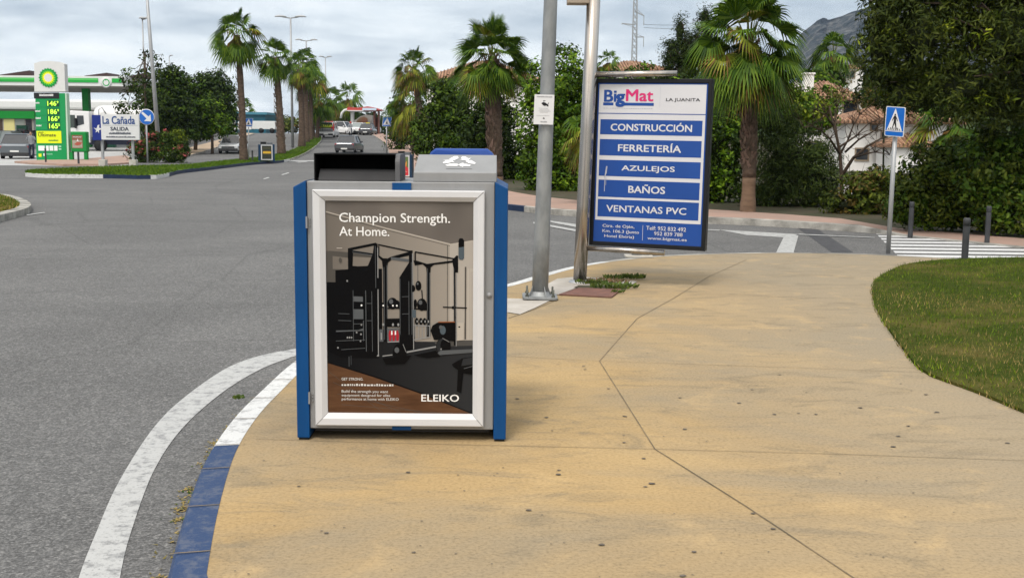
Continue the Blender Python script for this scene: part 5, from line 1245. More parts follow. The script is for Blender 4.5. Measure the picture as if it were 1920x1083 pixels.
def palm_crown(seed, R, n=34, elev=(82, -48), leafl=18, droop=.45, yel=.25, upl=1.0, roll=1.0, bl=.56):
    rr = random.Random(seed); V = []; Q = []; MI = []
    def quad(a, b, c, d, mi):
        k = len(V); V.extend([a, b, c, d]); Q.append((k, k + 1, k + 2, k + 3)); MI.append(mi)
    for i in range(n):
        t = i / (n - 1); el = math.radians(elev[0] + (elev[1] - elev[0]) * t ** .9 + rr.uniform(-9, 9)); az = i * 2.39996 + rr.uniform(-.25, .25)
        h = Vector((math.cos(az), math.sin(az), 0)); d = h * math.cos(el) + Vector((0, 0, math.sin(el)))
        pl_ = R * rr.uniform(.40, .58) * (upl if el > .6 else 1); side = Vector((-math.sin(az), math.cos(az), 0))
        c0 = Vector((0, 0, R * (.10 - .30 * t))) + h * .06 * R; sag = Vector((0, 0, -.12 * R * math.cos(el)))
        e = c0 + d * pl_ + sag; w = R * .011
        mid_ = c0 + d * pl_ * .5 + sag * .3
        quad(c0 - side * w * 1.6, c0 + side * w * 1.6, mid_ + side * w, mid_ - side * w, 3); quad(mid_ - side * w, mid_ + side * w, e + side * w * .7, e - side * w * .7, 3)
        ax = (d + Vector((0, 0, -.45 * math.cos(el)))).normalized(); nrm = side.cross(ax).normalized()
        ro = rr.uniform(-1.0, 1.0) * roll; side = (side * math.cos(ro) + nrm * math.sin(ro)).normalized(); nrm = side.cross(ax).normalized()
        if el < -.3: e = c0 + (e - c0) * .75
        Lb = R * bl * rr.uniform(.88, 1.1); sp = math.radians(rr.uniform(82, 112)); base = 1 if rr.random() < yel * t * 2 else 0
        dr = droop * rr.uniform(.6, 1.4) * (.5 + .8 * math.cos(el))
        for j in range(leafl):
            s = (j + .5) / leafl * 2 - 1; a = s * sp; da = sp / leafl * .98
            L = Lb * (1 - .22 * abs(s) ** 1.6) * rr.uniform(.92, 1.06)
            def pt(ang, f, lift=0.0):
                fold = .05 * math.cos(ang * 0); dd = ax * math.cos(ang) + side * math.sin(ang)
                return e + dd * (L * f) + nrm * (lift + -.16 * R * (abs(s) ** 2) * f) - Vector((0, 0, 1)) * (dr * L * f * f * (.55 + .5 * (f > .6)))
            r_ = pt(a, .02); m1, m2 = pt(a - da, .5, -.012 * R), pt(a + da, .5, -.012 * R); c1 = pt(a, .52, .014 * R)
            mi = base if not (base == 1 and rr.random() < .2) else 2
            quad(r_, m1, c1, c1 + (c1 - r_) * .001, mi); quad(r_, c1 + (c1 - r_) * .001, c1, m2, mi)
            q1, q2 = pt(a - da * .42, .78), pt(a + da * .42, .78); tip = pt(a, 1.0)
            tip = tip - Vector((0, 0, 1)) * (L * .10 * rr.uniform(.4, 1.6))
            quad(m1, q1, q2, m2, mi); quad(q1, tip, tip + side * .004, q2, mi if not (mi == 1 and rr.random() < .5) else 2)
    return V, Q, MI
def palm_skirt(seed, R, drop, n=26):
    rr = random.Random(seed); V = []; Q = []
    for i in range(n):
        az = rr.uniform(0, 6.283); h = Vector((math.cos(az), math.sin(az), 0)); side = Vector((-h.y, h.x, 0)); z0 = -rr.uniform(.05, .5) * drop; L = drop * rr.uniform(.5, 1.0)
        p = h * R * .12 + Vector((0, 0, z0)); o = h * R * rr.uniform(.16, .36)
        for j in range(7):
            s = (j - 3) / 3; w = R * .035; q = p + o * .6 + side * s * R * .10 + Vector((0, 0, -L * .4)); u = p + o * rr.uniform(.6, .9) + side * s * R * .17 + Vector((0, 0, -L * (1 - .12 * abs(s)) * rr.uniform(.8, 1.05)))
            k = len(V); V.extend([p, q - side * w, u, q + side * w]); Q.append((k, k + 1, k + 2, k + 3))
    return V, Q
_crowns = {}
def palm(label, base, crown_c, R, r0, r1, seed, group=None, boots=0, smooth_to=0.0, skirt=0.0, n=34, elev=(82, -48), leafl=18, droop=.45, yel=.25, share=None, upl=1.0, roll=1.0, bl=.56):
    t = thing('fan_palm', label, 'palm tree', base, 0, group); cc = crown_c - base; rr = random.Random(seed)
    N = 26; P = []; RA = []
    for i in range(N + 1):
        u = i / N; P.append((cc.x * u + math.sin(u * 3) * .01 * cc.z, cc.y * u, -.1 + (cc.z + .1) * u)); RA.append((r0 * (1.28 - .28 * min(1, u * 6)) + (r1 - r0) * u) * (1 + .05 * rr.uniform(-1, 1)))
    m = MB(); k = int(N * smooth_to)
    if k: m.tube(P[:k + 1], [x * .96 for x in RA[:k + 1]], 14, 1); m.tube(P[k:], RA[k:], 14, 0)
    else: m.tube(P, RA, 14, 0)
    tr = m.build('trunk', [M_TRK, M_SMO], t)
    if boots:
        m = MB(); H = cc.z
        for i in range(boots):
            u = smooth_to + .01 + (.99 - smooth_to) * i / boots; az = i * 2.39996; h = Vector((math.cos(az), math.sin(az), 0)); sd = Vector((-h.y, h.x, 0)); sg = rr.choice((-1, 1))
            c = Vector((cc.x * u, cc.y * u, H * u)); r = r0 + (r1 - r0) * u; L = r * rr.uniform(.8, 1.3); w = r * .30
            a0 = c + h * r * .93; tilt = sd * sg * L * .45
            p = [a0 - sd * w, a0 + sd * w, a0 + sd * w * .35 + Vector((0, 0, L)) + h * r * rr.uniform(.16, .34) + tilt, a0 - sd * w * .35 + Vector((0, 0, L)) + h * r * rr.uniform(.14, .3) + tilt]
            m.prism(p, h * -r * .10)
        m.build('leaf_bases', M_BOOT, t)
    if share and share in _crowns: o = bpy.data.objects.new('crown', _crowns[share]); SC.collection.objects.link(o); o.parent = t; o.scale = (R,) * 3; o.rotation_euler = (0, 0, seed)
    elif share:
        V, Q, MI = palm_crown(seed, 1.0, n, elev, leafl, droop, yel, 1.0, roll, bl); o = np_mesh('crown', V, Q, [PG, PY, PD, PP], t, MI); _crowns[share] = o.data; o.scale = (R,) * 3
    else:
        V, Q, MI = palm_crown(seed, R, n, elev, leafl, droop, yel, upl, roll, bl); o = np_mesh('crown', V, Q, [PG, PY, PD, PP], t, MI)
    o.location = cc
    if skirt:
        V, Q = palm_skirt(seed + 1, R, skirt); s = np_mesh('dead_skirt', V, Q, [PD, PY], t, [int(rr.random() < .3) for _ in Q]); s.location = cc
    return t
b = G(1402, 396.5, .12); Y = b.y; s = S(Y)
palm('nearest fan palm, its crown cut by the top edge, right of the blue sign', b, A(1406, 84, Y), 1.34, 13.0 / s, 13.5 / s, 61, None, 330, .25, .5, 66, (86, -58), 26, .34, .22, bl=.5, roll=.8)
b = foot(928, 350, 38.5, .1); s = S(38.5)
palm('large shaggy fan palm rising from the dark bush', b, A(922, 112, 38.5), 1.52, 13.5 / s, 12.5 / s, 62, None, 190, .08, .5, 54, (86, -46), 24, .24, .22, bl=.5, roll=.9)
b = foot(795, 300, 74, .1); s = S(74)
palm('tall fan palm behind the hedge, left of the large shaggy one', b, A(777, 132, 74), 1.65, 6.5 / s, 6 / s, 63, None, 60, 0, .6, 34, (84, -40), 16, .4, .3)
b = foot(779, 284, 92, .1); s = S(92)
palm('short yellowish fan palm at the hedge end by the far crossing sign', b, A(773, 195, 92), 2.35, 6.5 / s, 7 / s, 64, None, 60, 0, .8, 34, (84, -62), 16, .5, .6)
MP = 'palms on the median strip'
b = G(457, 301.5, .12); Y = b.y; s = S(Y)
palm('tallest median palm, nearest to the crossing', b, A(444, 66, Y), 1.72, 7.0 / s, 5.2 / s, 65, MP, 120, 0, 1.5, 32, (84, -56), 16, .42, .12)
b = G(528, 288.5, .12); Y = b.y; s = S(Y)
palm('second median palm, lower and just right of the tallest', b, A(516, 108, Y), 1.75, 7.2 / s, 5.4 / s, 66, MP, 110, 0, 1.3, 30, (84, -50), 16, .42, .2)
b = G(566, 275, .12); Y = b.y; s = S(Y)
palm('third median palm in front of the thick palm cluster', b, A(561, 130, Y), 1.7, 6 / s, 4.8 / s, 67, MP, 0, 0, 1.6, 30, (80, -56), 14, .45, .3)
for i, (lab, px, py, cx, cy, R_, hw) in enumerate((('fourth median palm, half hidden behind the double lamp', 577, 268, 572, 138, 2.1, 5), ('fifth median palm, right of the thick cluster', 582, 262, 580, 148, 2.2, 5), ('sixth median palm with a low crown over the road', 593, 259, 596, 188, 1.8, 3.4), ('far median palm just left of the far road', 609, 253, 607, 190, 2.0, 3)),):
    pass
for lab, px, py, cx, cy, R_, hw in (('fourth median palm, half hidden behind the double lamp', 575, 267, 570, 122, 2.0, 5), ('fifth median palm, right of the thick cluster', 583, 262, 581, 148, 2.2, 4), ('sixth median palm with a low crown over the road', 594, 259, 598, 188, 2.0, 3.6), ('small palm left of the sixth median palm', 588, 257, 586, 200, 1.9, 3)):
    b = G(px, py, .12); Y = b.y; s = S(Y)
    palm(lab, b, A(cx, cy, Y), R_, hw / s, hw * .8 / s, int(px), MP, 0, 0, 1.2, 26, (82, -50), 12, .45, .3, share='far')
for lab, px, py, cx, cy, R_, hw, Y in (('far palm left of the big far crown, at the crest of the road', 622, 252, 620, 190, 2.4, 3, 160), ('far palm with a big round crown beside the red canopy', 645, 252, 652, 185, 2.9, 3.4, 165), ('tiny palm behind the tallest palm trunk', 452, 250, 455, 212, 2.6, 3, 170), ('palm standing against the mountain above the white tower', 1566, 250, 1564, 102, 1.9, 3.5, 82)):
    palm(lab, foot(px, py, Y, .1), A(cx, cy, Y), R_, hw / S(Y), hw * .8 / S(Y), int(px), 'distant palms', 0, 0, 1.0, share='far')
b = foot(1800, 420, 27, .1)
palm('short fan palm in front of the tiled roofs, right of the crossing sign', b, A(1792, 236, 27), 1.05, .14, .14, 71, None, 40, 0, .4, 34, (80, -50), 18, .3, .2)
b = foot(1120, 380, 26, .1)
palm('low fan palm peeping out left of the steel sign post', b, A(1105, 250, 26), .72, .10, .10, 72, None, 0, 0, .3, 26, (80, -60), 16, .5, .6)
b = foot(1160, 200, 70, .1)
palm('small shaggy palm tuft in front of the long tiled roof', b, A(1140, 118, 70), .95, .15, .15, 73, None, 0, 0, .4, share='far')

# ================================================================== BUILDINGS
M_WALLW = mat('white_render', (.86, .85, .83), .9, col2=(.74, .725, .70), vscale=.7); M_GLS = mat('dark_glass', (.02, .024, .03), .12, spec=.8)
def tiles():
    g = NG('roof_tiles', .9, .2); v = g.map((1, 1, 1)); sx = g.t.nodes.new('ShaderNodeTexWave'); sx.wave_type = 'BANDS'; sx.bands_direction = 'X'; sx.inputs['Scale'].default_value = 1.6; sx.inputs['Distortion'].default_value = .8
    g.t.links.new(v, sx.inputs['Vector'])
    c = g.ramp(g.noise(2.5, 5, .7), [(.35, (.20, .10, .06)), (.5, (.33, .19, .12)), (.68, (.45, .30, .20))]); c = g.mix(1.0, c, g.ramp(sx.outputs[1], [(.1, .5), (.6, 1.05)]), 'MULTIPLY')
    return g.done(c, sx.outputs[1], .3, .04)
M_TILE = tiles()
def house(name, label, x0, x1, Y, ztop, depth, roof_h, over=.35, wins=(), zb=0.0, chim=(), base_px=None, cat='house'):
    p = Vector((x0, Y, zb)); t = thing(name, label, cat, p); w = x1 - x0; h = ztop - zb
    m = MB(); m.box((0, 0, -.3), (w, depth, h)); m.build('wall', M_WALLW, t)
    m = MB(); o = over; a = h + .002
    e = [(-o, -o, a), (w + o, -o, a), (w + o, depth + o, a), (-o, depth + o, a)]; k = min(w, depth) * .42; r1, r2 = (k, depth / 2, a + roof_h), (w - k, depth / 2, a + roof_h)
    m.add(e + [r1, r2], [(0, 1, 5, 4), (1, 2, 5), (2, 3, 4, 5), (3, 0, 4), (3, 2, 1, 0)]); 
    m.add([(x, y, z - .14) for x, y, z in e] + e, [(0, 1, 5, 4), (1, 2, 6, 5), (2, 3, 7, 6), (3, 0, 4, 7), (3, 2, 1, 0)])
    for i in range(int(w / .24)):                # cover tiles that make the roof ribbed
        x = -o + .12 + i * .24
        f = (min(1, max(.02, (x + o) / (k + o))) if x < w / 2 else min(1, max(.02, (w + o - x) / (k + o)))); q = Vector((x, -o, a + .02)); u = Vector((x, -o + (depth / 2 + o) * f, a + .02 + roof_h * f)); m.tube([q, u], .055, 5)
    rf = m.build('roof', M_TILE, t)
    for (cx, cw, ch) in chim:
        m = MB(); m.box((cx, depth * .3, h - .2), (cx + cw, depth * .3 + cw, h + ch)); m.box((cx - .06, depth * .3 - .06, h + ch), (cx + cw + .06, depth * .3 + cw + .06, h + ch + .1)); m.build('chimney', M_WALLW, rf)
    for (wx, wz, ww, wh, kind) in wins:
        m = MB(); m.box((wx - .07, -.05, wz - .07), (wx + ww + .07, .004, wz)); m.box((wx - .07, -.05, wz + wh), (wx + ww + .07, .004, wz + wh + .07)); m.box((wx - .07, -.05, wz), (wx, .004, wz + wh)); m.box((wx + ww, -.05, wz), (wx + ww + .07, .004, wz + wh)); f = m.build('window', mat('window_trim', (.30, .24, .17), .7), t)
        m = MB(); m.box((wx, -.02, wz), (wx + ww, .006, wz + wh)); m.build('pane', M_GLS if kind == 0 else mat('shutter_wood', (.28, .2, .12), .7), f)
        if kind == 2:
            m = MB(); m.box((wx - .3, -.55, wz - .12), (wx + ww + .3, -.003, wz - .02)); 
            for i in range(9): x = wx - .28 + i * (ww + .56) / 8; m.bar((x, -.52, wz - .02), (x, -.52, wz + .5), .025, .025)
            m.bar((wx - .28, -.52, wz + .5), (wx + ww + .28, -.52, wz + .5), .03, .03); m.build('balcony', mat('balcony_iron', (.05, .045, .04), .6), f)
    return t
YH = 58.0; sH = S(YH)
def hx(px): return A(px, 260, YH).x
def hz(py, Y=YH, px=1650): return A(px, py, Y).z
house('white_house', 'white house with a long tiled roof behind the bare tree and crossing sign', hx(1585), hx(1790), YH, hz(227), 6, .85, .4,
      [((1612 - 1585) / sH, hz(314) , 16 / sH, 12 / sH, 2), ((1606 - 1585) / sH, hz(300), 22 / sH, 20 / sH, 0)][1:] + [((1652 - 1585) / sH, hz(258), 9 / sH, 10 / sH, 0), ((1632 - 1585) / sH, hz(244), 10 / sH, 9 / sH, 0)])
house('white_annexe', 'low white annexe with its own small tiled roof below the crossing sign', A(1664, 260, 56).x, A(1736, 260, 56).x, 55, A(1700, 271, 55).z, 2.6, .55, .25, [((1712 - 1664) / S(55), A(1700, 295, 55).z, 8 / S(55), 15 / S(55), 1)])
house('white_house', 'white house with a ribbed roof and white chimney above the bare tree', A(1520, 200, 66).x, A(1615, 200, 66).x, 66, A(1570, 184, 66).z, 6, 1.1, .3, [(.6, A(1570, 215, 66).z, .8, .9, 0), (1.9, A(1570, 215, 66).z, .8, .9, 0)], chim=((.05, .55, 1.45),))
house('white_house', 'white house corner with a brown roof edge left of the bare tree', A(1505, 280, 60).x, A(1583, 280, 60).x, 61, A(1545, 232, 60).z, 5, .8, .3, [(.5, A(1545, 300, 60).z, .7, .9, 0)])
house('white_tower', 'small white tower house with a flat tiled roof below the mountain', A(1586, 150, 90).x, A(1618, 150, 90).x, 90, A(1600, 126, 90).z, 2.0, .22, .14, [(.25, A(1600, 146, 90).z, .4, .5, 0)])
p = A(1610, 122, 90); t = thing('satellite_dish', 'white satellite dish on the roof of the little white tower', 'satellite dish', A(1609, 122, 90) + Vector((0, .9, -.12)))
m = MB(); m.tube([(0, 0, -.1), (0, 0, .35)], .025, 8); m.build('mast', M_ALUP, t); m = MB(); m.lathe([(0, .06), (.2, .03), (.3, -.03), (.3, -.045), (.2, .01), (0, .04)], (.1, -.08, .42), 'x', 18); m.build('dish', M_SIGNW, t)
YR = 82.0
house('long_house', 'long house with a terracotta roof showing above the blue sign', A(1120, 130, YR).x, A(1262, 130, YR).x, YR, A(1190, 131, YR).z, 7, .85, .3, [])
house('tiled_house', 'house with a terracotta roof half hidden behind the large shaggy palm', A(800, 150, 80).x, A(1010, 150, 80).x, 80, A(900, 148, 80).z, 8, 1.5, .4, [(.5, A(900, 180, 80).z, .9, 1, 0)])
p = foot(1565, 175, 72, 0); t = thing('glazed_shed', 'blue grey glazed gable roof between palm crown and white chimney', 'shed', p)
q = [A(x, y, 72) - p for x, y in ((1476, 152), (1514, 150), (1497, 147))]
m = MB(); a, b, c_ = A(1477, 164, 72) - p, A(1512, 164, 72) - p, A(1494, 150, 72) - p
m.prism([(a.x, 0, 0), (b.x, 0, 0), (b.x, 0, b.z), (c_.x, 0, c_.z), (a.x, 0, a.z)], (0, 3, 0)); m.build('wall', M_WALLW, t)
m = MB(); m.prism([(a.x - .1, -.1, a.z - .02), (c_.x, -.1, c_.z + .01), (b.x + .1, -.1, b.z - .02), (b.x + .1, -.1, b.z + .08), (c_.x, -.1, c_.z + .11), (a.x - .1, -.1, a.z + .08)], (0, 3.2, 0)); m.build('roof', mat('blue_glass_roof', (.05, .08, .13), .3), t)
# small white meter box with a yellow tag below the bare tree
p = foot(1586, 360, 25.5, .1); t = thing('meter_box', 'small white box with an orange label in the scrub below the bare tree', 'meter box', p); a, b = A(1575, 360, 25.5) - p, A(1600, 344, 25.5) - p
m = MB(); m.box((a.x, -.1, 0), (b.x, .15, b.z)); m.build('cabinet', M_WALLW, t, .01); m = MB(); m.box((a.x + (b.x - a.x) * .58, -.106, a.z), (b.x - .01, -.1005, b.z - .02)); m.build('label_plate', mat('orange_label', (.65, .33, .03), .5, col2=(.5, .2, .02), vscale=8), t)

# ---- service station
YC = 97.0; sC = S(YC)
def cx(px, Y=YC): return A(px, 200, Y).x
def cz(py, Y=YC, px=120): return A(px, py, Y).z
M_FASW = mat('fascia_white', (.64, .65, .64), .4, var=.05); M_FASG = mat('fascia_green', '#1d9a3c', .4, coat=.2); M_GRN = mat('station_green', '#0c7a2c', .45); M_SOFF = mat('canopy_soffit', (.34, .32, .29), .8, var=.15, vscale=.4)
p = Vector((cx(0), YC, 0)); CAN = thing('station_canopy', 'white and green fuel station canopy at the left edge', 'canopy', p)
zc0, zc1 = cz(161), cz(142.5); X0, X1 = cx(-260) - p.x, cx(236) - p.x
ch = lambda x, z: z                                     # level canopy
m = MB(); m.box((X0, 0, zc0), (X1, 14, zc1)); m.build('fascia', M_FASW, CAN)
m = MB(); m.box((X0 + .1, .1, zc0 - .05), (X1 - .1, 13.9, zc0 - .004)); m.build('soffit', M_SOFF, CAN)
m = MB(); za, zb2 = cz(154.5), cz(146.5); m.box((X0, -.06, za), (cx(186) - p.x, -.002, zb2)); m.box((cx(212) - p.x, -.06, za), (X1 - .3, -.002, zb2)); m.build('green_band', M_FASG, CAN)
m = MB(); m.box((X0, -.07, za + (zb2 - za) * .55), (cx(186) - p.x, -.061, zb2 - .03)); m.build('light_band', mat('light_green_band', '#57b860', .4), CAN)
def helios(px, py, rp, Y, parent, off, ringed=True):
    c = A(px, py, Y) - off; R = rp / S(Y); fr = Fr(c + Vector((-R, 0, -R)), (2 * R, 0, 0), (0, 0, 2 * R)); m = MB()
    if ringed:
        fr.disc(m, .5, .5, .5, .5, .0, 0, 36, 20, .86, 0); fr.disc(m, .5, .5, .46, .46, .006, 1, 36, 20, .80, .5); fr.disc(m, .5, .5, .375, .375, .012, 2, 36, 20, .76, 0); fr.disc(m, .5, .5, .30, .30, .018, 3, 36, 18, .74, 0.5); fr.disc(m, .5, .5, .215, .215, .024, 4, 36, 18, .86, 0)
        m.build('flower_emblem', [mat('emblem_dark_green', '#00883a', .4), mat('emblem_green', '#0fa143', .4), mat('emblem_lime', '#9ad21f', .4), mat('emblem_yellow', '#fff02a', .4), M_SIGNW], parent)
    else:
        fr.disc(m, .5, .5, .5, .5, 0, 0, 28); fr.disc(m, .5, .5, .40, .40, .01, 1, 28); fr.disc(m, .5, .5, .29, .29, .02, 0, 28); fr.disc(m, .47, .80, .07, .09, .025, 1, 10); m.build('round_emblem', [M_FASW, mat('emblem_ring_green', '#1c9c4c', .4)], parent)
m = MB(); c = A(199, 155, YC) - p; m.lathe([(0, -.12), (9.5 / sC, -.12), (9.5 / sC, .05)], tuple(c), 'y', 28); m.build('emblem_disc', M_FASW, CAN)
helios(199, 155, 8.2, YC - .14, CAN, p, False)
for px in (127, -120):
    m = MB(); x = cx(px) - p.x; m.box((x - .28, 4, 0), (x + .28, 4.6, zc0 - .051)); m.build('column', M_GRN, CAN)
m = MB(); 
for px, w_ in ((13, 62), (168, 46), (245, 30)):
    x0, x1 = cx(px - w_ / 2) - p.x, cx(px + w_ / 2) - p.x
    m.prism([(x0, 1.5, zc1 + .01), (x1 + .3, 1.5, zc1 + .01), (x1, 1.5, cz(131 if px < 100 else 134) + .0), (x0 + .2, 1.5, zc1 + .12)], (0, 3, 0))
m.build('roof_vent', mat('dark_red_vent', (.05, .03, .03), .7), CAN)
# price sign
pb_ = G(97, 299.5, .1); Y = pb_.y; s = S(Y)
TT = thing('price_sign', 'tall green and white fuel price sign with a yellow flower emblem', 'price sign', pb_)
def tq(x, y): q = A(x, y, Y) - pb_; return (q.x, 0, q.z)
m = MB(); m.prism([tq(66, 175), tq(121.5, 175), tq(125.5, 300), tq(68.5, 300)], (0, .45, 0)); m.build('body', mat('price_green', '#0f8f4e', .4, var=.06, coat=.2), TT)
m = MB(); m.prism([tq(64.5, 172), tq(122.5, 172), tq(120.5, 120), tq(112, 116.5), tq(92, 114.5), tq(75, 115.5), tq(64, 119)], (0, .47, 0)); m.build('head', M_FASW, TT)
m = MB(); m.prism([tq(122, 175), tq(124.5, 175), tq(129.5, 299.5), tq(126, 300)], (0, .42, 0)); m.build('edge', mat('pale_green_edge', (.45, .6, .47), .4), TT)
helios(90.5, 146, 18.2, Y - .03, TT, pb_)
fr = Fr(Vector(tq(67, 300)) + Vector((0, -.012, 0)), Vector(tq(124, 300)) - Vector(tq(67, 300)), (0, 0, tq(67, 172)[2] - tq(67, 300)[2]))
def F2(x, y): return ((x - 67.0 + (y - 300) * -.004) / 57.0, (300 - y) / 128.0)
def rc(m, x0, y0, x1, y1, w, mi): a, b = F2(x0, y1), F2(x1, y0); fr.rect(m, a[0], a[1], b[0], b[1], w, mi)
def tx(m, body, x0, y0, x1, y1, w, mi, bold=.02): a, b = F2(x0, y1), F2(x1, y0); fr.text(m, body, a[0], a[1], b[0], b[1], w, mi, bold)
m = MB(); rc(m, 69, 174, 116, 185, .006, 0); fr.smallprint(m, *F2(79, 180.5), *F2(105, 175.8), .012, 1, random.Random(1))
for i, (tt, y0) in enumerate((('146', 189.5), ('186', 204.8), ('166', 218.0), ('165', 231.8))):
    rc(m, 92, y0 - 1, 115.5, y0 + 10, .006, 2); tx(m, tt, 93.5 + i * .5, y0, 110 + i * .5, y0 + 9, .012, 3, .035); tx(m, '9' if i < 3 else '5', 111 + i * .4, y0, 114 + i * .4, y0 + 4.5, .012, 3, .03)
    fr.smallprint(m, *F2(69.5 + i * .5, y0 + 5), *F2(79 + i * .5, y0 + 1.5), .006, 1, random.Random(i)); rc(m, 69 + i * .4, y0 + 11.2, 117 + i * .4, y0 + 11.6, .006, 5)
rc(m, 71, 245.5, 117, 268.5, .006, 4); tx(m, 'Ultimate', 74, 250, 107, 256, .012, 0, .04); fr.smallprint(m, *F2(74, 249), *F2(84, 247), .012, 0, random.Random(4)); fr.smallprint(m, *F2(93, 264.5), *F2(111, 261.5), .012, 5, random.Random(9))
for x0, x1 in ((73, 85), (87.5, 92.5), (94, 101), (102.5, 109)): rc(m, x0, 273, x1, 282.5, .006, 1)
rc(m, 111, 273, 116, 276, .006, 6); rc(m, 111, 278, 116, 281, .006, 6); rc(m, 73, 288, 78.5, 294, .006, 4); fr.smallprint(m, *F2(87, 290), *F2(99, 287.5), .006, 6, random.Random(3)); rc(m, 82, 287.5, 85, 292.5, .006, 1)
m.build('price_panel', [mat('panel_black', (.015, .017, .018), .4), mat('panel_white', (.75, .77, .76), .4), mat('digit_back', (.01, .06, .03), .4), mat('lit_digits', (.45, .95, .06), .4, emit=.9), mat('panel_yellow', '#d8e622', .4), mat('panel_mid_green', '#0b6e42', .4), mat('panel_pale_green', (.3, .62, .42), .4)], TT)
# green poster board
pg = G(148, 300, .1); Y = pg.y; s = S(Y); t = thing('poster_board', 'green framed poster board standing in front of the fuel lorry', 'poster board', pg)
def pq(x, y): q = A(x, y, Y) - pg; return q
a, b = pq(133, 285), pq(161, 247); m = MB(); m.box((a.x, 0, a.z), (b.x, .5, b.z)); m.build('frame', mat('board_green', '#14803a', .45), t, .06)
for px in (133, 160): q = pq(px, 300); m = MB(); m.box((q.x - .09, .05, 0), (q.x + .09, .3, a.z)); m.build('leg', mat('board_green', '#14803a', .45), t)
a, b = pq(135.5, 278), pq(154.5, 253.5); fr = Fr((a.x, -.012, a.z), (b.x - a.x, 0, 0), (0, 0, b.z - a.z)); m = MB(); fr.rect(m, 0, 0, 1, 1, 0, 0); fr.rect(m, .04, .04, .96, .62, .006, 1); fr.shape(m, [(.2, .3), (.5, .2), (.85, .28), (.95, .45), (.5, .5)], .012, 2); fr.shape(m, [(.45, .55), (.55, .75), (.65, .5)], .013, 3); fr.smallprint(m, .1, .82, .9, .9, .006, 3, random.Random(6))
m.build('poster', [mat('poster_brown', (.22, .10, .06), .4), mat('poster_cream', (.40, .37, .30), .4, var=.4, vscale=6), mat('poster_brick', (.36, .09, .06), .4), M_SIGNW], t)
# shop building
YS2 = 122.0; s = S(YS2); p = Vector((A(-200, 200, YS2).x, YS2, terr(YS2))); t = thing('shop_building', 'long white shop building with a green band behind the fuel pumps', 'shop', p)
sx_ = lambda px: A(px, 200, YS2).x - p.x; sz_ = lambda py: A(100, py, YS2).z - p.z
m = MB(); m.box((0, 0, -.2), (sx_(240), 12, sz_(206))); m.build('wall', mat('shop_wall', (.36, .34, .31), .8, var=.2, vscale=.5), t)
m = MB(); m.box((-.5, -.5, sz_(205.9)), (sx_(243), 12.5, sz_(187))); m.build('roof_band', M_FASW, t, .25)
m = MB(); m.box((sx_(-150), -.3, sz_(223)), (sx_(66), -.002, sz_(209))); m.build('green_band', M_GRN, t)
for i, (x0, x1, c_) in enumerate(((-40, 3, (.06, .04, .03)), (6, 26, (.55, .5, .22)), (27, 45, (.2, .22, .2)), (47, 58, (.02, .02, .025)), (62, 100, (.12, .14, .14)))):
    m = MB(); m.box((sx_(x0), -.06, 0), (sx_(x1), -.003, sz_(224))); m.build('shop_window', mat('shop_bay_%s' % 'abcde'[i], c_, .4), t)
# roadside wall with railings behind the trees, and the far buildings
def wall(name, label, x0, y0, x1, Y0, Y1, h, mt, rail=True):
    a, b = foot(x0, 270, Y0), foot(x1, 258, Y1); t = thing(name, label, 'wall', a); d = b - a; m = MB(); m.bar((0, 0, h / 2), (d.x, d.y, d.z + h / 2), .3, h); m.build('masonry', mt, t)
    if rail:
        m = MB(); n = 26
        for i in range(n): q = d * (i / (n - 1)); m.bar((q.x, q.y, q.z + h), (q.x, q.y, q.z + h + 1.0), .05, .05)
        m.bar((0, 0, h + 1), (d.x, d.y, d.z + h + 1), .06, .06); m.build('railing', M_ALUP, t)
wall('boundary_wall', 'pale grey boundary wall with railings behind the roadside trees', 335, 0, 425, 103, 150, 1.5, mat('wall_plaster', (.36, .33, .30), .9, col2=(.28, .26, .24), vscale=.4))
Yt = 165; p = foot(447, 250, Yt); t = thing('teal_building', 'low teal glazed building behind the tallest palm trunk', 'building', p); s = S(Yt)
m = MB(); x1 = A(498, 240, Yt).x - p.x; m.box((-.3, 0, 0), (x1, 10, A(470, 215, Yt).z - p.z)); m.build('wall', mat('teal_cladding', (.03, .14, .20), .35, var=.3, vscale=.3), t); m = MB(); zt_ = A(470, 215, Yt).z - p.z; m.box((-.6, -.4, zt_), (x1 + .3, 10.4, zt_ + .35)); m.build('roof_edge', mat('teal_edge', (.06, .20, .27), .5), t)
m = MB(); m.box((-1.1, -.5, 0), (-.3, .5, zt_ + .3)); m.build('pylon', M_FASW, t)
Yt = 158; p = foot(487, 250, Yt); t = thing('box_lorry', 'white box lorry parked at the roadside before the teal building', 'lorry', p, 0); x1 = A(504, 240, Yt).x - p.x; zt_ = A(487, 227, Yt).z - p.z
m = MB(); m.box((-1.1, 0, .55), (x1 + .9, 2.3, zt_)); m.build('body', M_FASW, t, .05); m = MB(); m.prism([(-3.1, 0, .5), (-1.15, 0, .5), (-1.15, 0, zt_ * .8), (-2.5, 0, zt_ * .8), (-3.0, 0, 1.6)], (0, 2.2, 0)); m.build('cab', M_FASW, t); m = MB(); m.prism([(-2.9, -.01, 1.65), (-1.6, -.01, 1.65), (-1.6, -.01, zt_ * .75), (-2.5, -.01, zt_ * .75)], (0, -.01, 0)); m.build('cab_window', M_GLS, t)
for x in (-2.3, .2, 1.7): m = MB(); m.lathe([(0, -.02), (.36, -.02), (.36, .25), (0, .25)], (x, 0, .36), 'y', 14); m.build('wheel', M_BLK, t)
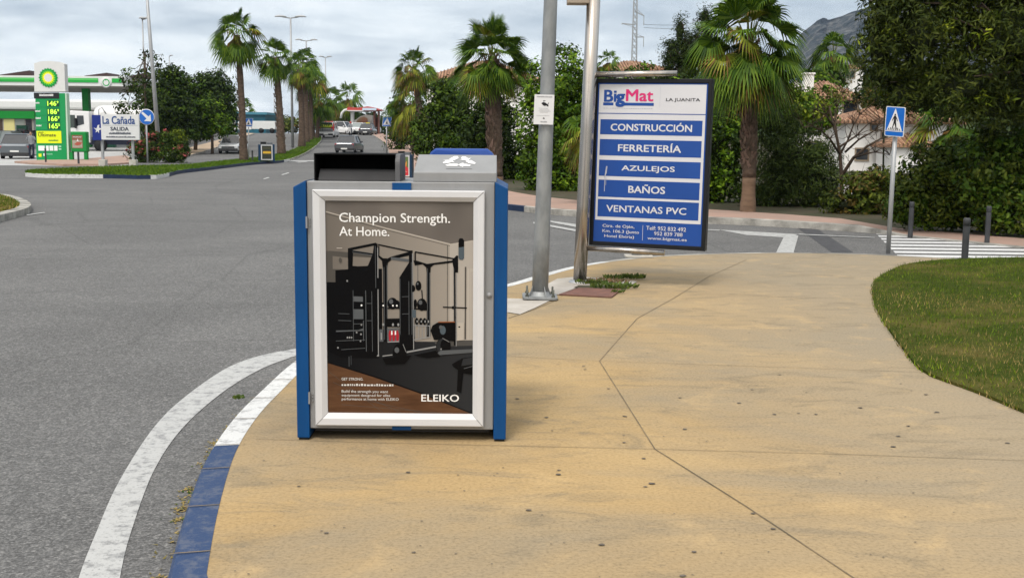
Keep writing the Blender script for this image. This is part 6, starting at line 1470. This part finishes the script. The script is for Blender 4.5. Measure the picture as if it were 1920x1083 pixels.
# the red and white canopy with the round-headed pillar at the end of the road
Yg = 150; s = S(Yg); p = foot(690, 249, Yg); t = thing('roadside_canopy', 'red and white canopy on a white pillar across the end of the road', 'canopy', p)
gx = lambda px: A(px, 220, Yg).x - p.x; gz = lambda py: A(680, py, Yg).z - p.z
m = MB(); m.prism([(gx(650), 0, gz(207)), (gx(700), 0, gz(208)), (gx(712), 0, gz(206)), (gx(702), 0, gz(201.5)), (gx(690), 0, gz(199.5)), (gx(672), 0, gz(202)), (gx(652), 0, gz(201))], (0, 5, 0)); m.build('roof', mat('canopy_red', (.42, .06, .05), .45), t)
m = MB(); m.box((gx(680), -.2, gz(207)), (gx(706), -.01, gz(202.5))); m.build('sign_band', mat('canopy_pale_blue', (.5, .6, .72), .4), t)
m = MB(); m.box((gx(651), -.15, gz(208.6)), (gx(682), 5, gz(207.05))); m.build('edge_band', M_FASW, t)
for px, w_ in ((658, 2.6), (700, 1.8), (708, 1.2)): m = MB(); m.box((gx(px - w_), 1, 0), (gx(px + w_), 2, gz(208.7))); m.build('pillar', M_FASW if px < 700 else mat('brown_pillar', (.16, .07, .055), .6), t)
m = MB(); m.box((gx(696), 2.2, 0), (gx(707), 2.6, gz(219))); m.build('kiosk', mat('kiosk_brown', (.17, .075, .06), .7, var=.3, vscale=1), t)
m = MB(); m.tube([(gx(653), .5, gz(205)), (gx(645), .5, gz(207)), (gx(640), .5, gz(212)), (gx(638), .5, gz(222))], .16, 8); m.build('curved_arm', M_FASW, t)
p = foot(685, 249, 156); t = thing('low_block', 'pale grey block with an arched end under the red canopy', 'building', p); bx2 = lambda px: A(px, 220, 156).x - p.x; bz2 = lambda py: A(680, py, 156).z - p.z
m = MB(); m.prism([(bx2(664), 0, 0), (bx2(697), 0, 0), (bx2(697), 0, bz2(216)), (bx2(686), 0, bz2(215)), (bx2(676), 0, bz2(218)), (bx2(668), 0, bz2(224)), (bx2(664), 0, bz2(226))], (0, 3, 0)); m.build('wall', mat('block_grey', (.42, .40, .37), .8, var=.25, vscale=.6), t)
m = MB(); m.prism([(bx2(668), -.02, bz2(232)), (bx2(690), -.02, bz2(232)), (bx2(689), -.02, bz2(222)), (bx2(683), -.02, bz2(218.5)), (bx2(676), -.02, bz2(220)), (bx2(669), -.02, bz2(226))], (0, -.02, 0)); m.build('arched_sign', mat('arched_sign', (.20, .17, .10), .6, col2=(.3, .12, .08), vscale=.8), t)
# pylon with cables
Yp = 140; s = S(Yp); p = foot(1187, 200, Yp, 0); t = thing('power_pylon', 'grey lattice power pylon with drooping arms above the blue sign', 'power pylon', p); z = lambda py: A(1187, py, Yp).z - p.z; xx = lambda px, py: A(px, py, Yp).x - p.x
m = MB(); zt_ = z(-30); wb, wt = .42, .18
for sx in (-1, 1):
    for sy in (-1, 1): m.bar((sx * wb, sy * wb, 0), (sx * wt, sy * wt, zt_), .09, .09)
nl_ = 26
for i in range(nl_):
    u0_, u1_ = i / nl_, (i + 1) / nl_; w0, w1 = wb + (wt - wb) * u0_, wb + (wt - wb) * u1_
    for sy in (-1, 1): m.bar((-w0, sy * w0, zt_ * u0_), (w1, sy * w1, zt_ * u1_), .05, .05); m.bar((w0, sy * w0, zt_ * u0_), (-w1, sy * w1, zt_ * u1_), .05, .05)
m.build('mast', mat('pylon_grey', (.33, .34, .35), .6, metal=.3), t)
for (x0, y0, x1, y1, xe, ye) in ((1187, 22, 1208, 30, 1207, 48), (1187, 47, 1166, 44.5, 1166, 47), (1187, 70, 1207, 69.5, 1206.5, 88)):
    m = MB(); m.bar((0, 0, z(y0)), (xx(x1, y1), 0, z(y1)), .12, .12); m.bar((0, 0, z(y0 - 7 if x1 > 1187 else y0 + 5)), (xx(x1, y1), 0, z(y1)), .05, .05); m.bar((xx(xe, ye), 0, z(y1)), (xx(xe, ye), 0, z(ye)), .08, .08); m.build('arm', mat('pylon_grey', (.33, .34, .35), .6), t)
for i, (ya, yb, xb_) in enumerate(((46, 38, 1290), (52, 46, 1290))):
    a = A(1207, ya, Yp); b = A(xb_ + 60, yb - 6, Yp + 20); m = MB(); m.tube([a.lerp(b, k / 8) - a - Vector((0, 0, .5 * math.sin(math.pi * k / 8))) for k in range(9)], .022, 4); o = m.build('power_cable', mat('cable_dark', (.1, .1, .11), .6)); o.location = a; tag(o, ('upper thin power cable running right from the pylon', 'lower thin power cable running right from the pylon')[i], 'power cable')

# ================================================================== VEHICLES AND PEOPLE
M_TYRE = mat('tyre_rubber', (.015, .015, .016), .8); M_RIM = mat('alloy_rim', (.35, .35, .36), .35, metal=.6); M_LENS = mat('headlamp_lens', (.6, .62, .63), .15, coat=.5); M_TAIL = mat('tail_lamp_red', (.32, .02, .025), .25, coat=.5); M_PLATE = mat('number_plate', (.7, .7, .68), .5)
def car(name, label, loc, rz, paint, L=4.3, Wd=1.78, H=1.46, kind='hatch', cat='car', group=None, glass=None, extra=None):
    """front faces local -Y; origin on the ground at the middle"""
    t = thing(name, label, cat, loc, rz, group); w = Wd / 2; zb = H * .60; hood = H * .52
    pr = {'hatch': (-.27, -.12, .30, .45), 'sedan': (-.24, -.10, .22, .36), 'suv': (-.28, -.16, .34, .47), 'van': (-.36, -.22, .44, .485)}[kind]
    y1, y2, y3, y4 = [a * L for a in pr]; tail = zb * (1.0 if kind != 'sedan' else .98)
    st = [(-.5, .80, .34, .40 * H), (-.485, .90, .22, .46 * H), (-.42, .97, .18, hood * .97), (pr[0], 1.0, .18, hood + .05), (0, 1.0, .18, zb), (pr[3] - .02, 1.0, .18, zb), (.46, .97, .2, tail), (.49, .92, .24, tail * .95), (.5, .85, .34, tail * .86)]
    m = MB(); vs = []; fs = []; n = 9
    for (u, wf, z0, z1) in st:
        y = u * L; a = w * wf
        vs += [(-a * .82, y, z0), (-a * .97, y, z0 + .08), (-a, y, (z0 + z1) * .5 + .05), (-a * .95, y, z1 - .04), (-a * .80, y, z1 + .015)] + [(a * .80, y, z1 + .015), (a * .95, y, z1 - .04), (a, y, (z0 + z1) * .5 + .05), (a * .97, y, z0 + .08), (a * .82, y, z0)]
    n = 10
    for i in range(len(st) - 1):
        for k in range(n): fs.append((i * n + k, i * n + (k + 1) % n, i * n + n + (k + 1) % n, i * n + n + k))
    fs += [list(range(n)), list(range((len(st) - 1) * n, len(st) * n))]
    m.add(vs, fs, 0, False); bo = m.build('body', paint, t, .03)
    def ring(y, wf, z): return [(-w * wf, y, z), (w * wf, y, z)]
    zr = H; zg = zb - .02; wr = .70 if kind != 'van' else .80
    m = MB(); A_, B_, C_, D_ = ring(y1, .88, hood + .02), ring(y2, wr, zr - .03), ring(y3, wr, zr - .03), ring(y4, .88, zg)
    s1, s2 = ring((y1 + y2) / 2 + .25, .93, zg), ring(y4 - .1, .93, zg)
    P = A_ + B_ + C_ + D_
    m.add(P, [(0, 1, 3, 2), (4, 5, 7, 6), (0, 2, 4, 6), (1, 3, 5, 7)]); m.build('windows', glass or M_GLS, t)
    m = MB(); o = .012
    m.add([(-w * wr - o, y2 - .05, zr - .045), (w * wr + o, y2 - .05, zr - .045), (w * wr + o, y3 + .05, zr - .045), (-w * wr - o, y3 + .05, zr - .045), (-w * wr * .82, y2 + .12, zr), (w * wr * .82, y2 + .12, zr), (w * wr * .82, y3 - .1, zr), (-w * wr * .82, y3 - .1, zr)], [(0, 1, 5, 4), (1, 2, 6, 5), (2, 3, 7, 6), (3, 0, 4, 7), (4, 5, 6, 7), (3, 2, 1, 0)])
    for sx in (-1, 1):
        for q0, q1 in ((Vector((sx * w * .885, y1, hood + .02)), Vector((sx * (w * wr + .006), y2, zr - .03))), (Vector((sx * (w * wr + .006), y3, zr - .03)), Vector((sx * w * .885, y4, zg))), (Vector((sx * w * .89, (y1 + y4) / 2 + .1, zg)), Vector((sx * (w * wr + .008), (y2 + y3) / 2 + .05, zr - .03)))): m.bar(q0, q1, .07, .05)
    m.build('roof', paint, t)
    wr_ = .31 if kind != 'van' else .34; xo = w * .98
    for sx in (-1, 1):
        for yw in (-.31 * L, .30 * L):
            m = MB(); m.lathe([(wr_ * .62, -.2 * sx), (wr_ * .97, -.19 * sx), (wr_, -.12 * sx), (wr_, -.02 * sx), (wr_ * .95, .004 * sx), (wr_ * .64, .008 * sx)], (sx * xo, yw, wr_), 'x', 18); wh = m.build('wheel', M_TYRE, t)
            m = MB(); m.lathe([(0, .008 * sx), (wr_ * .2, .012 * sx), (wr_ * .55, -.01 * sx), (wr_ * .66, .006 * sx)], (sx * xo, yw, wr_), 'x', 14); m.build('rim', M_RIM, wh)
        m = MB(); m.box((sx * w * .58 - .17, -.497 * L, .37 * H), (sx * w * .58 + .17, -.455 * L, .46 * H)); m.build('headlight', M_LENS, t, .02)
        m = MB(); zt0 = .42 * H if kind != 'van' else .5 * H; m.box((sx * w * .74 - .13, .47 * L, zt0), (sx * w * .74 + .13, .4995 * L, zt0 + (.16 if kind in ('hatch', 'sedan') else .34))); m.build('tail_light', M_TAIL, t, .02)
        m = MB(); m.box((sx * (w + .02) - .10, y1 + .30, zb - .02), (sx * (w + .02) + .10, y1 + .42, zb + .12)); m.build('wing_mirror', paint, t, .02)
    m = MB(); m.box((-w * .86, .485 * L, .2), (w * .86, .512 * L, .42)); m.build('bumper', mat('bumper_dark', (.04, .04, .043), .6), t, .03); m = MB(); m.box((-w * .86, -.512 * L, .2), (w * .86, -.488 * L, .40)); m.build('bumper', mat('bumper_dark', (.04, .04, .043), .6), t, .03)
    m = MB(); m.box((-.26, .513 * L, .30 if kind != 'hatch' else .45), (.26, .517 * L, .41 if kind != 'hatch' else .56)); m.build('number_plate', M_PLATE, t)
    m = MB(); m.box((-.5, -.516 * L, .44), (.5, -.49 * L, .54)); m.build('grille', M_BLK, t)
    return t
P_SIL = mat('paint_silver', (.58, .59, .60), .3, metal=.2, coat=.6); P_GRY = mat('paint_grey', (.11, .115, .125), .3, metal=.4, coat=.6); P_WHT = mat('paint_white', (.68, .68, .68), .3, coat=.6); P_DRK = mat('paint_dark', (.05, .055, .06), .3, metal=.3, coat=.6); P_RED = mat('paint_red', (.45, .05, .04), .3, coat=.5); P_MRN = mat('paint_maroon', (.06, .02, .025), .3, coat=.6)
def onroad(px, Y, py=260): q = foot(px, py, Y, .0); return q
car('car', 'silver car driving towards us on the left carriageway', onroad(437, 92, 270), .05, P_SIL, 4.2, 1.75, 1.45, 'hatch', group='cars on the road')
car('car', 'grey saloon seen from behind, just above the black hood of the bin', onroad(655.5, 95, 280), math.pi - .06, P_GRY, 4.4, 1.76, 1.44, 'sedan', group='cars on the road')
c_ = car('emergency_van', 'white and red van with yellow chevrons on its rear window', onroad(616.5, 131, 250), math.pi + .02, P_WHT, 4.6, 1.85, 1.72, 'van', 'van', 'cars on the road')
m = MB(); y = 2.262
for i in range(6): x = -.62 + i * .21; m.prism([(x, 2.18, 1.20), (x + .12, 2.18, 1.20), (x + .12, 2.10, 1.40), (x + .02, 2.10, 1.40)], (0, .05, 0))
m.box((-.62, 2.262, 1.12), (.62, 2.268, 1.17)); m.build('chevrons', mat('chevron_yellow', (.62, .75, .06), .4), c_)
for sx in (-1, 1): m = MB(); m.box((sx * .88 - .06, 2.17, .75), (sx * .88 + .06, 2.335, 1.55)); m.build('red_strip', P_RED, c_)
m = MB(); m.box((-.5, -.3, 1.722), (.5, 0, 1.85)); m.build('light_bar', P_RED, c_, .03)
m = MB(); m.box((-.8, 2.30, .62), (.8, 2.325, .98)); m.build('tailgate', mat('tailgate_grey', (.16, .165, .175), .4), c_)
c_ = car('taxi', 'dark saloon with a yellow roof sign on the right lane', onroad(690, 143, 250), math.pi - .03, P_GRY, 4.5, 1.8, 1.42, 'sedan', 'taxi', 'cars on the road')
m = MB(); m.box((-.25, -.1, 1.425), (.25, .1, 1.56)); m.build('roof_sign', mat('roof_sign_yellow', (.6, .5, .08), .4), c_, .02)
car('car', 'white hatchback with a pale rear window ahead of the dark saloon', onroad(674, 147, 245), math.pi - .04, P_WHT, 4.2, 1.8, 1.5, 'hatch', group='cars on the road', glass=mat('pale_glass', (.22, .25, .25), .2))
car('car', 'white off road car half hidden right of the emergency van', onroad(640, 146, 245), 1.2, P_WHT, 4.4, 1.8, 1.65, 'suv', group='cars on the road')
car('car', 'pale car behind the white hatchback at the end of the road', onroad(689, 152, 245), -.5, P_SIL, 4.2, 1.78, 1.5, 'hatch', group='cars on the road')
q = G(8, 299.5, .0); car('car', 'large grey car cut by the left edge of the frame, seen from behind', (G(-2, 299, 0).x, 74, 0), math.pi + .25, mat('paint_steel', (.13, .145, .16), .3, metal=.4, coat=.6), 4.5, 1.95, 1.62, 'hatch', group='cars at the service station')
car('car', 'light grey car at the pumps behind the large grey car', onroad(20, 100, 270), 1.35, mat('paint_greenish', (.20, .23, .22), .3, metal=.4, coat=.6), 4.2, 1.75, 1.45, 'hatch', group='cars at the service station', glass=mat('pale_glass', (.22, .25, .25), .2))
car('car', 'dark maroon car at the pumps left of the price sign', onroad(62, 100, 270), .35, P_MRN, 4.3, 1.78, 1.5, 'hatch', group='cars at the service station')
# fuel lorry
Yl = 93; p = foot(180, 285, Yl); s = S(Yl); t = thing('fuel_lorry', 'white fuel tanker lorry with a rounded tank behind the price sign', 'lorry', p); lx = lambda px: A(px, 240, Yl).x - p.x; lz = lambda py: A(180, py, Yl).z - p.z
m = MB(); m.prism([(lx(119), 0, .7), (lx(168), 0, .7), (lx(168), 0, lz(209)), (lx(128), 0, lz(207.5)), (lx(121), 0, lz(215))], (0, 2.4, 0)); m.build('cab', P_WHT, t, .06)
m = MB(); m.prism([(lx(143.5), -.012, lz(237)), (lx(158), -.012, lz(233)), (lx(157.5), -.012, lz(217)), (lx(145), -.012, lz(217))], (0, .01, 0)); d_ = m.build('door_window', M_GLS, t)
m = MB(); m.prism([(lx(121), -.012, lz(240)), (lx(141.5), -.012, lz(240)), (lx(141.5), -.012, lz(216)), (lx(124), -.012, lz(216))], (0, .01, 0)); m.build('windscreen', mat('lorry_windscreen', (.06, .075, .07), .2), t)
m = MB(); m.box((lx(142), -.25, lz(241)), (lx(144.5), -.02, lz(222))); m.build('wing_mirror', M_BLK, t)
m = MB(); zc_ = (lz(196) + lz(238)) / 2; rz_ = (lz(196) - lz(238)) / 2; vs = []; fs = []; prf = [(168, .0), (169.5, .55), (173, .82), (180, .96), (190, 1), (300, 1), (308, .9), (312, .4), (313, 0)]
m.lathe([(r * rz_, lx(x)) for x, r in prf], (0, 1.25, zc_), 'x', 28); m.build('tank', P_WHT, t)
m = MB(); m.box((lx(121), .3, .55), (lx(310), 2.1, .95)); m.box((lx(170), .05, .9), (lx(300), .12, 1.15)); m.build('chassis', mat('chassis_blue_black', (.02, .025, .05), .5), t)
for px in (133, 186, 270, 290): m = MB(); m.lathe([(0, -.06), (.25, -.06), (.3, -.02), (.5, -.02), (.5, .3), (0, .3)], (lx(px), .05, .5), 'y', 18); m.build('wheel', M_TYRE, t)
m = MB(); hp_ = [(lx(184), .2, lz(236)), (lx(185), .15, lz(206)), (lx(191), .15, lz(201)), (lx(199), .15, lz(214))]; m.tube(hp_, .05, 6); m.build('hose_rail', M_ALUP, t)
# fuel pumps
for i, px in enumerate((42, 206)):
    p = foot(px, 285, 101); t = thing('fuel_pump', ('dark green fuel pump between the parked cars', 'dark green fuel pump behind the white direction board')[i], 'fuel pump', p)
    m = MB(); m.box((-.45, 0, 0), (.45, .5, 1.9)); m.build('body', mat('pump_green', (.02, .10, .06), .5), t, .03); m = MB(); m.box((-.35, -.02, 1.1), (.35, -.002, 1.6)); m.build('display', M_GLS, t); m = MB(); m.tube([(.47, .2, 1.5), (.62, .2, 1.0), (.5, .2, .4)], .03, 6); m.build('hose', M_BLK, t)

# ---- people: one continuous body grown along a skeleton
def body(name, parent, joints, edges, mats_fn, mats, lvl=2):
    me = bpy.data.meshes.new(name); me.from_pydata([j[0] for j in joints], edges, []); o = bpy.data.objects.new(name, me); SC.collection.objects.link(o)
    sk = o.modifiers.new('skin', 'SKIN'); sk.use_smooth_shade = True; su = o.modifiers.new('sub', 'SUBSURF'); su.levels = lvl; su.render_levels = lvl
    for v, j in zip(me.skin_vertices[0].data, joints): v.radius = (j[1], j[2] if len(j) > 2 else j[1])
    me.skin_vertices[0].data[0].use_root = True
    bpy.context.view_layer.update(); dg = bpy.context.evaluated_depsgraph_get(); ev = bpy.data.meshes.new_from_object(o.evaluated_get(dg)); bpy.data.objects.remove(o)
    for mm in mats: ev.materials.append(mm)
    for pgn in ev.polygons: pgn.material_index = mats_fn(pgn.center); pgn.use_smooth = True
    o = bpy.data.objects.new(name, ev); SC.collection.objects.link(o); o.parent = parent; return o
SKIN = mat('skin', (.42, .24, .17), .55); HAIR = mat('dark_hair', (.03, .02, .015), .7); HOOD = mat('grey_hoodie', (.26, .27, .29), .85, var=.2, vscale=6); NAVY = mat('navy_trousers', (.018, .022, .04), .8); SHOE = mat('dark_shoes', (.02, .02, .02), .7)
def figure(name, label, loc, rz, pose):
    t = thing(name, label, 'person', loc, rz)
    J = [((0, 0, .93), .145, .105), ((0, 0, 1.10), .135, .10), ((0, 0, 1.30), .165, .11), ((0, 0, 1.44), .09, .075), ((0, .0, 1.50), .052), ((0, -.015, 1.58), .075, .085), ((0, -.01, 1.68), .082, .095), ((0, 0, 1.74), .05)]
    E = [(0, 1), (1, 2), (2, 3), (3, 4), (4, 5), (5, 6), (6, 7)]
    def chain(root, pts):
        k = root
        for p_ in pts: J.append(p_); E.append((k, len(J) - 1)); k = len(J) - 1
        return k
    for sx in (-1, 1):
        hand = chain(2, [((sx * .185, 0, 1.42), .058), (pose['elbow'](sx), .045), (pose['wrist'](sx), .028)])
        w_ = Vector(pose['wrist'](sx)); d = Vector(pose['hand'](sx)); pm_ = chain(hand, [(tuple(w_ + d * .06), .036, .018)])
        sd = d.cross(Vector((0, 1, .2))).normalized()
        for k in range(4): o = sd * (k - 1.5) * .02; chain(pm_, [(tuple(w_ + d * .10 + o), .0095), (tuple(w_ + d * (.15 + (.012, .025, .02, .0)[k]) + o * 1.1 + Vector((0, -.012, 0))), .008)])
        chain(pm_, [(tuple(w_ + d * .075 + sd * .045 * sx), .011), (tuple(w_ + d * .10 + sd * .06 * sx), .009)])
        chain(0, pose['leg'](sx))
    body('body', t, J, E, pose['paint'], [HOOD, NAVY, SKIN, SHOE])
    m = MB(); vs = []
    for (r, z) in ((.0, 1.775), (.06, 1.765), (.092, 1.72), (.099, 1.67), (.092, 1.62)): 
        vs.append((r, z))
    m.lathe(vs, (0, .018, 0), 'z', 14); m.build('hair', HAIR, t)
    m = MB(); m.lathe([(0, -.115), (.012, -.10), (.018, -.08)], (0, 0, 1.63), 'y', 8)
    for sx in (-1, 1): m.lathe([(0, -.098), (.010, -.094), (.012, -.085)], (sx * .032, 0, 1.665), 'y', 8); m.lathe([(0, .012), (.022, .006), (.024, 0)], (sx * .082, 0, 1.645), 'x', 8)
    m.build('face', SKIN, t); return t
def paint1(c):
    if c.z > 1.50: return 2
    if c.z < .10: return 3
    if c.z < .94: return 1 if abs(c.x) < .3 else 2
    return 0
stand = dict(elbow=lambda s: (s * .27, -.10, 1.20), wrist=lambda s: (s * .13, -.27, 1.40), hand=lambda s: Vector((-s * .35, -.25, .9)).normalized(),
             leg=lambda s: [((s * .095, 0, .86), .105), ((s * .115, -.01, .50), .062), ((s * .12, .01, .10), .043), ((s * .125, -.05, .045), .045), ((s * .13, -.16, .035), .036)], paint=lambda c: paint1(c))
pp = G(60, 299, .0)
figure('person', 'person in a grey top and navy trousers, hands raised, left of the price sign', (pp.x, pp.y, .02), 0.15, stand)
# rider on a white scooter among the far cars
Yr = 138; pr_ = onroad(657, Yr, 255); t = thing('scooter', 'white scooter ridden between the far cars', 'scooter', pr_)
m = MB(); m.prism([(-.13, .9, .45), (-.13, -.1, .35), (-.13, -.2, .62), (-.13, .2, .78), (-.13, .95, .82)], (.26, 0, 0)); m.prism([(-.16, -.45, .3), (-.16, -.6, .3), (-.16, -.75, 1.0), (-.16, -.62, 1.0)], (.32, 0, 0)); m.box((-.14, -.5, .26), (.14, .1, .34)); m.build('bodywork', P_WHT, t, .03)
for y in (-.68, .62): m = MB(); m.lathe([(.1, -.05), (.22, -.06), (.26, -.03), (.26, .03), (.22, .06), (.1, .05)], (0, y, .26), 'x', 18); m.build('wheel', M_TYRE, t)
m = MB(); m.tube([(-.34, -.55, 1.08), (0, -.66, 1.04), (.34, -.55, 1.08)], .018, 8); m.build('handlebar', M_BLK, t); m = MB(); m.box((-.06, .93, .62), (.06, .97, .72)); m.build('tail_light', M_TAIL, t)
sit = dict(elbow=lambda s: (s * .30, -.18, 1.12), wrist=lambda s: (s * .32, -.46, 1.02), hand=lambda s: Vector((0, -1, -.1)).normalized(),
           leg=lambda s: [((s * .11, -.08, .88), .10), ((s * .19, -.42, .82), .068), ((s * .18, -.36, .44), .046), ((s * .18, -.40, .36), .042), ((s * .18, -.52, .35), .034)], paint=lambda c: 2 if c.z > 1.5 else (3 if c.z < .40 else (1 if c.z < .95 and c.y < .2 else 0)))
rd = figure('person', 'rider in dark clothes with a red helmet on the white scooter', (pr_.x, pr_.y + .25, pr_.z - .05), 0, sit)
m = MB(); m.lathe([(0, 1.80), (.07, 1.785), (.115, 1.73), (.13, 1.66), (.12, 1.58), (.10, 1.54)], (0, 0, 0), 'z', 16); m.build('helmet', P_RED, rd)

# ---- the air: a thin even haze round everything
m = MB(); m.box((-2650, -100, -4), (2650, 2650, 640)); hz_ = bpy.data.materials.new('haze_air'); hz_.use_nodes = True; t_ = hz_.node_tree; t_.nodes.remove(t_.nodes['Principled BSDF'])
pv = t_.nodes.new('ShaderNodeVolumePrincipled'); pv.inputs['Color'].default_value = (.62, .78, 1.0, 1); pv.inputs['Density'].default_value = .00009; t_.links.new(pv.outputs[0], t_.nodes['Material Output'].inputs['Volume'])
tag(m.build('haze', hz_), 'thin pale haze in the air', 'haze', kind='stuff')
